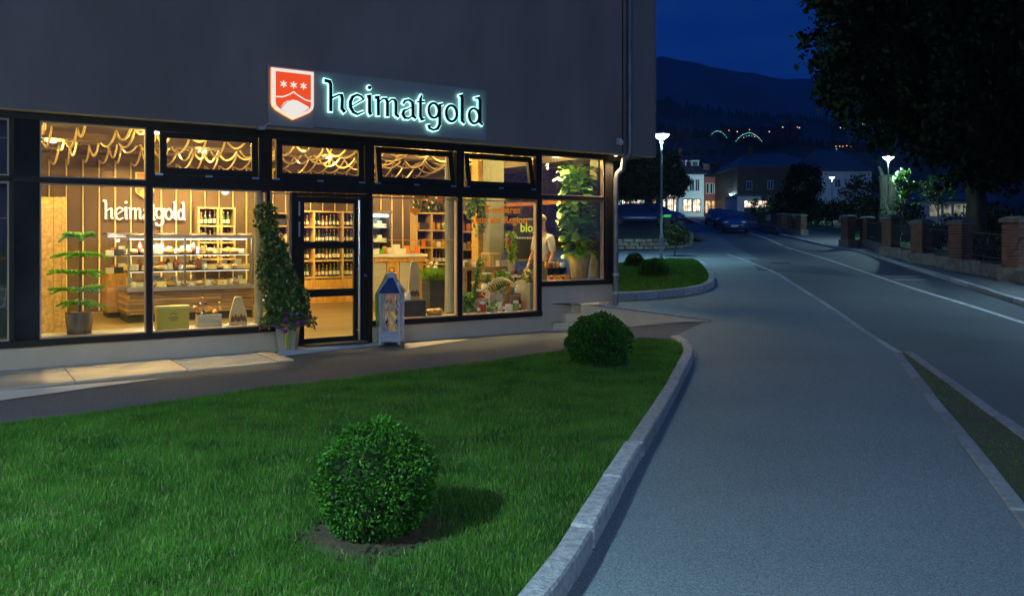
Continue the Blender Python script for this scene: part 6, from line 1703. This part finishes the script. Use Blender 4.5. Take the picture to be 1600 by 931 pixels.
m_lit=mat('lamplight_tinted_leaf',(.045,.12,.012),.5,col2=(.085,.19,.03),scale=3,trans=.3)  # brighter green puts the lamplight into these leaves
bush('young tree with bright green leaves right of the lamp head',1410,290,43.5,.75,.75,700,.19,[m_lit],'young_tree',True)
bush('small round tree by the white annex, darker than its neighbour',1465,297,47,1.05,.75,1500,.15,[m_tmid],'young_tree',True)
bush('dark shrub in the garden at the foot of the ivy trunk',1415,332,45,1.0,.8,1800,.13,[m_tdark,m_tmid],probs=[.6,.4])
bush('dark bushy tree left of the fourth brick pillar',1352,315,58,1.7,2.0,3200,.2,[m_tdark,m_tmid],'young_tree',True,probs=[.7,.3])
bush('dark clump of garden shrubs under the white house',1300,332,66,1.7,.8,2200,.18,[m_tdark,m_tmid],probs=[.6,.4])
bush('dark clump of garden shrubs left of the white house',1268,330,70,1.6,.9,2000,.18,[m_tdark,m_tmid],probs=[.6,.4])
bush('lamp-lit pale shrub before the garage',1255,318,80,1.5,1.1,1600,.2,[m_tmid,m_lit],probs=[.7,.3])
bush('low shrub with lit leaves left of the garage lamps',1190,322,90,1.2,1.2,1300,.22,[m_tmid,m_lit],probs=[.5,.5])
bush('dark upright shrub among the garden pillars',1226,322,76,1.3,1.4,1700,.2,[m_tdark,m_tmid],probs=[.6,.4])
bush('tall dark garden tree before the wooden house',1254,291,70,1.6,1.9,3400,.24,[m_tdark],'garden_tree',True)
bush('dark low bush behind the third railing',1540,390,29,.9,.45,1500,.12,[m_tdark,m_tmid],probs=[.5,.5])
bush('rounded dark bush behind the second brick pillar',1525,352,40,1.6,.55,2200,.14,[m_tdark,m_tmid],probs=[.6,.4])
bush('rounded dark bush behind the nearest brick pillar',1580,350,38,1.3,.7,1800,.14,[m_tdark,m_tmid],probs=[.6,.4])
bush('dark bush behind the fifth railing',1450,372,36,1.0,.55,1500,.13,[m_tdark,m_tmid],probs=[.6,.4])
# left mass of trees behind the lawn
for k,(px,py,Y,r,rz,lab) in enumerate([(985,276,68,2.6,1.7,'dark spreading tree just right of the drainpipe'),(1030,270,75,2.5,1.8,'dark spreading tree behind the lit street lamp'),(1052,286,84,1.5,1.3,'small dark tree left of the white shop'),(950,272,60,3.0,1.9,'dark tree half hidden by the shop corner')]):
    bush(lab,px,py,Y,r,rz,5200,.26,[m_tdark,m_tmid],'roadside_tree',True,probs=[.75,.25])
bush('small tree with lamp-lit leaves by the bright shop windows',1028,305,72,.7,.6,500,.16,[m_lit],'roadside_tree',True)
q=G(1058,401,Hu)
t=thing('young_tree','dark weeping shrub with thin leaning stem behind the lamp foot','tree',loc=(q[0],q[1],q[2])); 
b=MB(); b.tube([(-.15,0,-.1),(-.02,0,.5),(.05,.05,1.0)],[.03,.025,.01],6); b.build('stem',m_bark2,t)
P,_=ballpts(1500,1,(.55,.55,.45),.3); P[:,2]+=.85; leaves(P,.09,[m_tdark,m_tmid],parent=t,name='foliage',probs=[.8,.2],up=-.5)
q=G(1041,353,lambda X,Y:Hu(X,Y)+.5)
gb=thing('utility_box','small bright green capped box behind the lamp post','box',loc=(W(1042,350,40)[0],40,Hu(8,40)+TER-.05))
b=MB(); b.box((0,0,.5),(.28,.2,1.0)); b.build('body',m_leafd,gb); b=MB(); b.box((0,0,1.06),(.36,.28,.12),taper=.7); b.build('lid',mat('green_glow',(.05,.6,.1),.4,emit=(.05,1,.2),es=.35),gb)

# ============================================================ HOUSES
m_hw=mat('house_white',(.62,.62,.60),.85,col2=(.7,.7,.68),scale=1,bump=.1); m_hr=mat('house_red',(.28,.05,.04),.85,col2=(.34,.07,.05),scale=1); m_hg=mat('house_sage',(.26,.32,.24),.85,col2=(.3,.36,.28),scale=1)
m_hd=wood('dark_timber',(.05,.035,.025),(.08,.06,.04),scale=1.5,stretch=(8,8,1)); m_roof=mat('roof_tile',(.045,.04,.045),.6,col2=(.07,.06,.065),scale=3,bump=.5); m_rblue=mat('metal_roof',(.05,.06,.07),.5,metal=.2,col2=(.07,.08,.09),scale=2)
m_trim=mat('window_trim',(.5,.5,.48),.6); m_wdark=mat('window_dark',(.012,.014,.018),.08,spec=1)
def litmat(name,c1,c2,s,sc=1.5):
    m=bpy.data.materials.new(name); m.use_nodes=True; nt=m.node_tree; N=nt.nodes; L=nt.links.new; b=N['Principled BSDF']; b.inputs['Base Color'].default_value=(.02,.02,.02,1)
    tc=N.new('ShaderNodeTexCoord'); nz=N.new('ShaderNodeTexNoise'); nz.inputs['Scale'].default_value=sc; nz.inputs['Detail'].default_value=5; L(tc.outputs['Object'],nz.inputs['Vector'])
    rp=N.new('ShaderNodeValToRGB'); e=rp.color_ramp.elements; e[0].position=.38; e[0].color=(*c1,1); e[1].position=.62; e[1].color=(*c2,1); L(nz.outputs['Fac'],rp.inputs['Fac']); L(rp.outputs[0],b.inputs['Emission Color']); b.inputs['Emission Strength'].default_value=s; MATS[name]=m; return m
m_litw=litmat('lit_shop_white',(.25,.14,.06),(1,.85,.68),2.0); m_lito=litmat('lit_shop_amber',(.10,.04,.01),(1,.55,.2),1.4); m_litg=litmat('lit_dim',(.03,.05,.04),(.5,.5,.35),.5); m_litt=litmat('lit_teal',(.02,.10,.08),(.6,1,.9),.9)
def house(name,label,px0,px1,yt,Y,depth,wall,roofm,rh,wins,rz=0,eave=.35,hip=.25,dorm=0,ybase=None,mono=False,chim=0):
    """front wall spans px0..px1 at distance Y; wins: (px0,px1,y0,y1,material,frame)"""
    x0,x1=W(px0,0,Y)[0],W(px1,0,Y)[0]; zb_=base(Y)-.4; zt_=W(0,yt,Y)[2]; w=x1-x0; cx_=(x0+x1)/2
    t=thing(name,label,'house',loc=(cx_,Y,zb_),rz=math.radians(rz)); h=zt_-zb_
    b=MB(); b.b(-w/2,w/2,0,depth,0,h); b.build('wall',wall,t)
    if rh>0:
        e=eave; X=w/2+e; r=min(hip*w,w/2-.1); b=MB()
        b.add([(-X,-e,h+.002),(X,-e,h+.002),(X,depth+e,h+.002),(-X,depth+e,h+.002),(-X,-e,h+.14),(X,-e,h+.14),(X,depth+e,h+.14),(-X,depth+e,h+.14),(-w/2+r,depth/2,h+rh),(w/2-r,depth/2,h+rh)],
          [(0,3,2,1),(0,1,5,4),(1,2,6,5),(2,3,7,6),(3,0,4,7),(4,5,9,8),(5,6,9),(6,7,8,9),(7,4,8)]); rf=b.build('roof',roofm,t,fix=True)
        for k in range(dorm):
            x=-w/2+w*(k+.5)/dorm; y=depth*.18; z=h+rh*.36; b=MB(); b.b(x-.55,x+.55,y,y+1.6,z-.3,z+.95); b.b(x-.7,x+.7,y-.15,y+1.8,z+.95,z+1.05); b.build('dormer',wall,rf)
            b=MB(); b.b(x-.38,x+.38,y-.03,y-.005,z+.1,z+.85); b.build('dormer_pane',m_rblue,rf)
        for k in range(chim):
            x=-w*.2+k*w*.4; b=MB(); b.b(x-.3,x+.3,depth*.5-.3,depth*.5+.3,h+rh*.6,h+rh+1.0); b.build('chimney',m_brick,rf)
    for a,c,y0,y1,m_,fr_ in wins:
        xa,xc=W(a,0,Y)[0]-cx_,W(c,0,Y)[0]-cx_; z1_,z0_=W(0,y0,Y)[2]-zb_,W(0,y1,Y)[2]-zb_
        b=MB(); f=.10
        b.b(xa-f,xa,-.06,.02,z0_-f,z1_+f); b.b(xc,xc+f,-.06,.02,z0_-f,z1_+f); b.b(xa,xc,-.06,.02,z1_,z1_+f); b.b(xa,xc,-.10,.02,z0_-f,z0_)
        if fr_: b.b((xa+xc)/2-.04,(xa+xc)/2+.04,-.05,.0,z0_,z1_)
        wo=b.build('window',m_trim if fr_<2 else m_frame,t); b=MB(); b.b(xa,xc,-.03,-.004,z0_,z1_); b.build('pane',m_,wo)
    return t
FY=119
house('shop_house','white two storey shop house with lit windows at the end of the street',1060,1100,273,FY,9,m_hw,m_roof,3.2,[(1068,1074,281,298,m_wdark,1),(1078,1084,281,298,m_wdark,1),(1087,1092,281,298,m_wdark,1),(1068,1080,312,330,m_litw,2),(1083,1094,312,331,m_litw,2)],dorm=2,chim=1)
sb=thing('sign_box','small white glowing sign box over the bright shop annex','sign',loc=W(1047,305,115))
b=MB(); b.box((0,0,0),(1.1,.18,.55)); b.build('case',m_trim,sb); b=MB(); b.box((0,-.10,0),(1.0,.02,.45)); b.build('face',emat('sign_face',(.95,1,.92),1.1),sb)
house('shop_house','red two storey shop house between the white and green ones',1101,1132,278,FY+1,9,m_hr,m_roof,3.0,[(1104,1107,287,302,m_wdark,0),(1110,1113,287,302,m_wdark,0),(1117,1120,288,302,m_wdark,0),(1125,1129,289,303,m_wdark,0),(1102,1110,314,333,m_lito,2),(1112,1120,314,333,m_lito,2),(1122,1133,315,331,m_litw,2)],dorm=2)
house('shop_house','sage green shop house with small balcony boxes left of the garage',1133,1153,284,FY+3,8,m_hg,m_roof,2.6,[(1137,1140,290,300,m_litg,0),(1144,1147,290,300,m_litg,0),(1140,1150,314,333,m_litt,2)],dorm=1)
house('shop_annex','small bright shop annex with white sign box left of the white house',1040,1058,304,FY-3,5,m_hw,m_roof,.4,[(1043,1056,311,335,m_litw,2)])
house('shop_annex','long low arcade of glowing windows seen right of the drainpipe',940,1012,306,95,6,m_hd,m_roof,2.0,[(966+6*k,970.5+6*k,313,326,m_litw if k%3 else m_litt,2) for k in range(7)])
house('green_kiosk','narrow green lit shop front left of the bright annex',1019,1039,302,100,5,mat('kiosk_green',(.03,.10,.06),.7),m_roof,.5,[(1020,1024,311,330,m_lito,0),(1036,1039,312,332,m_litw,0)])
house('apartment_house','tall dark house with dormers rising behind the shop row',1045,1150,262,138,10,m_hd,m_roof,5.5,[],dorm=5,chim=2)
house('timber_house','dark timber house with pale window frames across the road',1152,1284,262,108,12,m_hd,m_rblue,2.4,[(1167,1174,284,296,m_wdark,1),(1200,1207,283,295,m_wdark,1),(1232,1239,283,295,m_wdark,1),(1263,1270,281,294,m_wdark,1),(1263,1270,300,312,m_wdark,1)],chim=1)
house('garage','white garage with lit transom and dark gate behind the blue car',1152,1204,307,101,6,m_hw,m_rblue,.5,[(1163,1200,314,324,m_litw,0),(1164,1185,327,352,m_wdark,2)])
house('white_house','white gabled house lit by the street lamp across the road',1284,1362,268,104,13,m_hw,m_rblue,3.4,[(1305,1312,281,292,m_wdark,1)])
house('garden_annex','long low white garden annex behind the small round tree',1385,1526,315,66,5,m_hw,m_rblue,1.2,[(1452,1470,320,338,m_litg,0),(1474,1486,320,338,m_litg,0),(1490,1520,319,338,m_litg,1)])
house('villa','dim villa with steep bluish roof behind the annex',1478,1560,318,90,9,m_hd,m_rblue,3.6,[(1530,1540,330,345,m_wdark,1)])
# ============================================================ HILLS
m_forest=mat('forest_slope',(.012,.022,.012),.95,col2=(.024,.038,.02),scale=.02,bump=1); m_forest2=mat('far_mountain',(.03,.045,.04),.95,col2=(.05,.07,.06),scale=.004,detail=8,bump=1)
def ridge(name,pts,Y,foot,m,rough,rows=10,depth=.5,kind='structure',seed=1):
    rr=random.Random(seed); xs=np.linspace(pts[0][0],pts[-1][0],260); ys=np.interp(xs,[p[0] for p in pts],[p[1] for p in pts])
    ys=ys+np.array([rr.uniform(-1,1)*rough for _ in xs]); V=[];F=[]
    for j in range(rows+1):
        t=j/rows; yy=Y*(1-depth*(1-t))
        for px,py in zip(xs,ys):
            q=W(px,py,Y); z=foot+(q[2]-foot)*(t**1.2)*(1+.05*math.sin(px*.05+j)*(t<1)); V.append((q[0],yy+Y*.01*math.sin(px*.03+j*1.7),z))
    n=len(xs)
    for px,py in zip(xs,ys): q=W(px,py,Y); V.append((q[0],Y*1.4,foot))
    for j in range(rows+1):
        for i in range(n-1): F.append((j*n+i,j*n+i+1,(j+1)*n+i+1,(j+1)*n+i))
    me=bpy.data.meshes.new(name); me.from_pydata(V,[],F); me.materials.append(m); return tag(put(name,me),kind=kind)
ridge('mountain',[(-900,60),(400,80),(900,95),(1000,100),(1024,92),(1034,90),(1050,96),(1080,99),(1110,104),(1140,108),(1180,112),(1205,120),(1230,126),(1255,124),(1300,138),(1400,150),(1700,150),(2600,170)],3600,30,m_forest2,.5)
ridge('wooded_hill',[(-600,150),(800,150),(1000,160),(1040,168),(1120,178),(1200,184),(1260,188),(1330,196),(1500,215),(2400,240)],1500,16,m_forest,.6,seed=3)
ridge('near_hill',[(-400,180),(800,190),(1000,202),(1060,212),(1130,222),(1200,222),(1260,228),(1340,232),(1500,245),(2300,260)],620,9,m_forest,.8,seed=5)
V=[];F=[]
def conifer(x,y,z,h,r):
    for k in range(3):
        n=len(V); rr=r*(1-.25*k); z0=z+h*(.05+.28*k); z1=z0+h*.45
        for i in range(6): a=2*PI*i/6+k; V.append((x+rr*math.cos(a),y+rr*math.sin(a),z0))
        V.append((x,y,z1)); F.extend([(n+i,n+(i+1)%6,n+6) for i in range(6)])
for k in range(520):
    px=R.uniform(985,1420); py=np.interp(px,[1000,1040,1120,1200,1260,1330,1500],[160,168,178,184,188,196,215])+R.uniform(-1,12); q=W(px,py,1490-R.uniform(0,60)); h=R.uniform(10,19)*(1.3 if px<1060 or 1070<px<1085 else 1); conifer(q[0],q[1],q[2]-4,h,h*.26)
for k in range(260):
    px=R.uniform(985,1420); py=np.interp(px,[1000,1060,1130,1200,1260,1340,1500],[202,212,222,222,228,232,245])+R.uniform(0,8); q=W(px,py,612-R.uniform(0,20)); h=R.uniform(5,11); conifer(q[0],q[1],q[2]-2,h,h*.3)
me=bpy.data.meshes.new('conifer_wood'); me.from_pydata(V,[],F); me.materials.append(m_forest); tag(put('conifer_wood',me),'dark conifer wood along the crests of the hills','wood',kind='stuff')
m_wo=emat('far_window_orange',(1,.38,.08),1.6); m_ww_=emat('far_window_white',(1,.8,.6),1.4); m_wt=emat('far_teal',(.15,.9,.7),1.1)
def farhouse(label,px,py,Y,wins,group='far lit houses on the dark hill'):
    q=W(px,py,Y); s=Y/1300; t=thing('hill_house',label,'house',loc=(q[0],q[1],q[2]),group=group)
    b=MB(); b.b(-4,4,0,7,-6,3.0); b.build('wall',m_hd,t)
    b=MB(); b.add([(-4.5,-.5,3),(4.5,-.5,3),(4.5,7.5,3),(-4.5,7.5,3),(-4.5,3.5,6),(4.5,3.5,6)],[(0,3,2,1),(0,1,5,4),(2,3,4,5),(1,2,5),(3,0,4)]); b.build('roof',m_roof,t,fix=True)
    for dx,dy,m_ in wins:
        b=MB(); b.b(dx*s-.75*s,dx*s+.75*s,-.1,-.01,-dy*s-.7*s,-dy*s+.7*s); b.build('window',m_,t)
for i,(px,py,Y,w_,lab) in enumerate([(1139,204,560,[(0,0,m_wo)],'far house with one orange window between the teal arcs'),(1152,206,560,[(0,0,m_ww_)],'far house with pale window right beside the orange one'),(1171,203,560,[(0,0,m_wo)],'far house with orange window above the larger teal arc'),(1202,206,560,[(0,0,m_ww_)],'far house with pale window right of the larger teal arc'),(1223,199,570,[(0,0,m_ww_)],'far house high on the hill with pale yellow window'),(1246,199,570,[(0,0,m_wo),(3,1,m_ww_)],'far house high on the hill with orange window'),(1313,200,570,[(0,0,m_ww_),(6,1,m_litg)],'far house with white window below the lit castle row'),(1108,228,540,[(0,0,m_ww_)],'far house with faint window below the smaller teal arc'),(1318,229,520,[(-12,0,m_wo),(-6,0,m_wo),(-1,0,m_wo),(5,-1,m_wo),(12,0,m_wo),(-11,4,m_wt)],'far building with a row of five orange windows'),(1342,192,900,[(-9,-1,m_ww_),(-5,1,m_wo),(-1,1,m_wo),(2,0,m_ww_),(6,2,m_wt),(9,2,m_wt)],'hilltop building with a row of red and teal lights near the dark tree')]):
    farhouse(lab,px,py,Y,w_)
for lab,x0,x1,y0,pk_,n in (('smaller arched string of teal lights on the dark hillside',1108,1135,215,10,12),('larger arched string of teal and white lights on the dark hillside',1150,1190,221,13,20)):
    t=thing('light_string',lab,'string of lights',loc=W((x0+x1)/2,y0,500))
    P=[]
    for k in range(n):
        u_=k/(n-1); x=(u_-.5)*(x1-x0)*500/1300; z=pk_*4*u_*(1-u_)*500/1300*1; P.append((x,0,z))
        b=MB(); b.sphere((x,0,z+R.uniform(-.15,.15)),.26,6,4); b.build('bulb',m_wt if R.random()<.7 else m_ww_,t)
        if n>15 and 4<k<15 and k%2: b=MB(); b.sphere((x+.6,0,z-1.6),.24,6,4); b.build('bulb',m_ww_ if R.random()<.5 else m_wt,t)
    b=MB(); b.tube(P,.04,3); b.tube([(P[0][0],0,P[0][2]),(P[0][0],0,-6)],.15,4); b.tube([(P[-1][0],0,P[-1][2]),(P[-1][0],0,-6)],.15,4); b.build('cable',m_iron,t)
# ============================================================ STREET LAMPS BEHIND THE CAMERA
LC=(.62,.90,1.0)
def back_lamp(label,x,y,h,power):
    street_lamp(label,x,y,0,h=4.6,power=0)
    l=lamp_light('lamp_light',(x,y,h-.3),power,LC,.16,'SPOT',(x,y,0),math.radians(172),blend=.75)
back_lamp('street lamp on the lawn side behind the camera',-3.9,.5,4.6,4000)
street_lamp('street lamp beside the driveway behind the camera',2.6,-4.2,0,power=0); lamp_light('lamp_light',(2.6,-4.2,4.25),2500,(.66,.86,1.0),.14)
street_lamp('street lamp at the right pavement just outside the right picture edge',12.7,16.0,.24,power=0); lamp_light('lamp_light',(12.7,16.0,4.5),1500,(.55,.88,1.0),.14,'SPOT',(12.4,16,0),math.radians(165),blend=.8)
# ============================================================ AIR
hz=bpy.data.materials.new('evening_air'); hz.use_nodes=True; hn=hz.node_tree
for n_ in list(hn.nodes): hn.nodes.remove(n_)
ho=hn.nodes.new('ShaderNodeOutputMaterial'); hv=hn.nodes.new('ShaderNodeVolumePrincipled'); hv.inputs['Density'].default_value=0.00016; hv.inputs['Color'].default_value=(.85,.9,1,1); hv.inputs['Anisotropy'].default_value=.2
hn.links.new(hv.outputs[0],ho.inputs['Volume'])
b=MB(); b.b(-6000,6000,-400,5300,-6,1250); o=b.build('haze',hz); tag(o,kind='stuff')
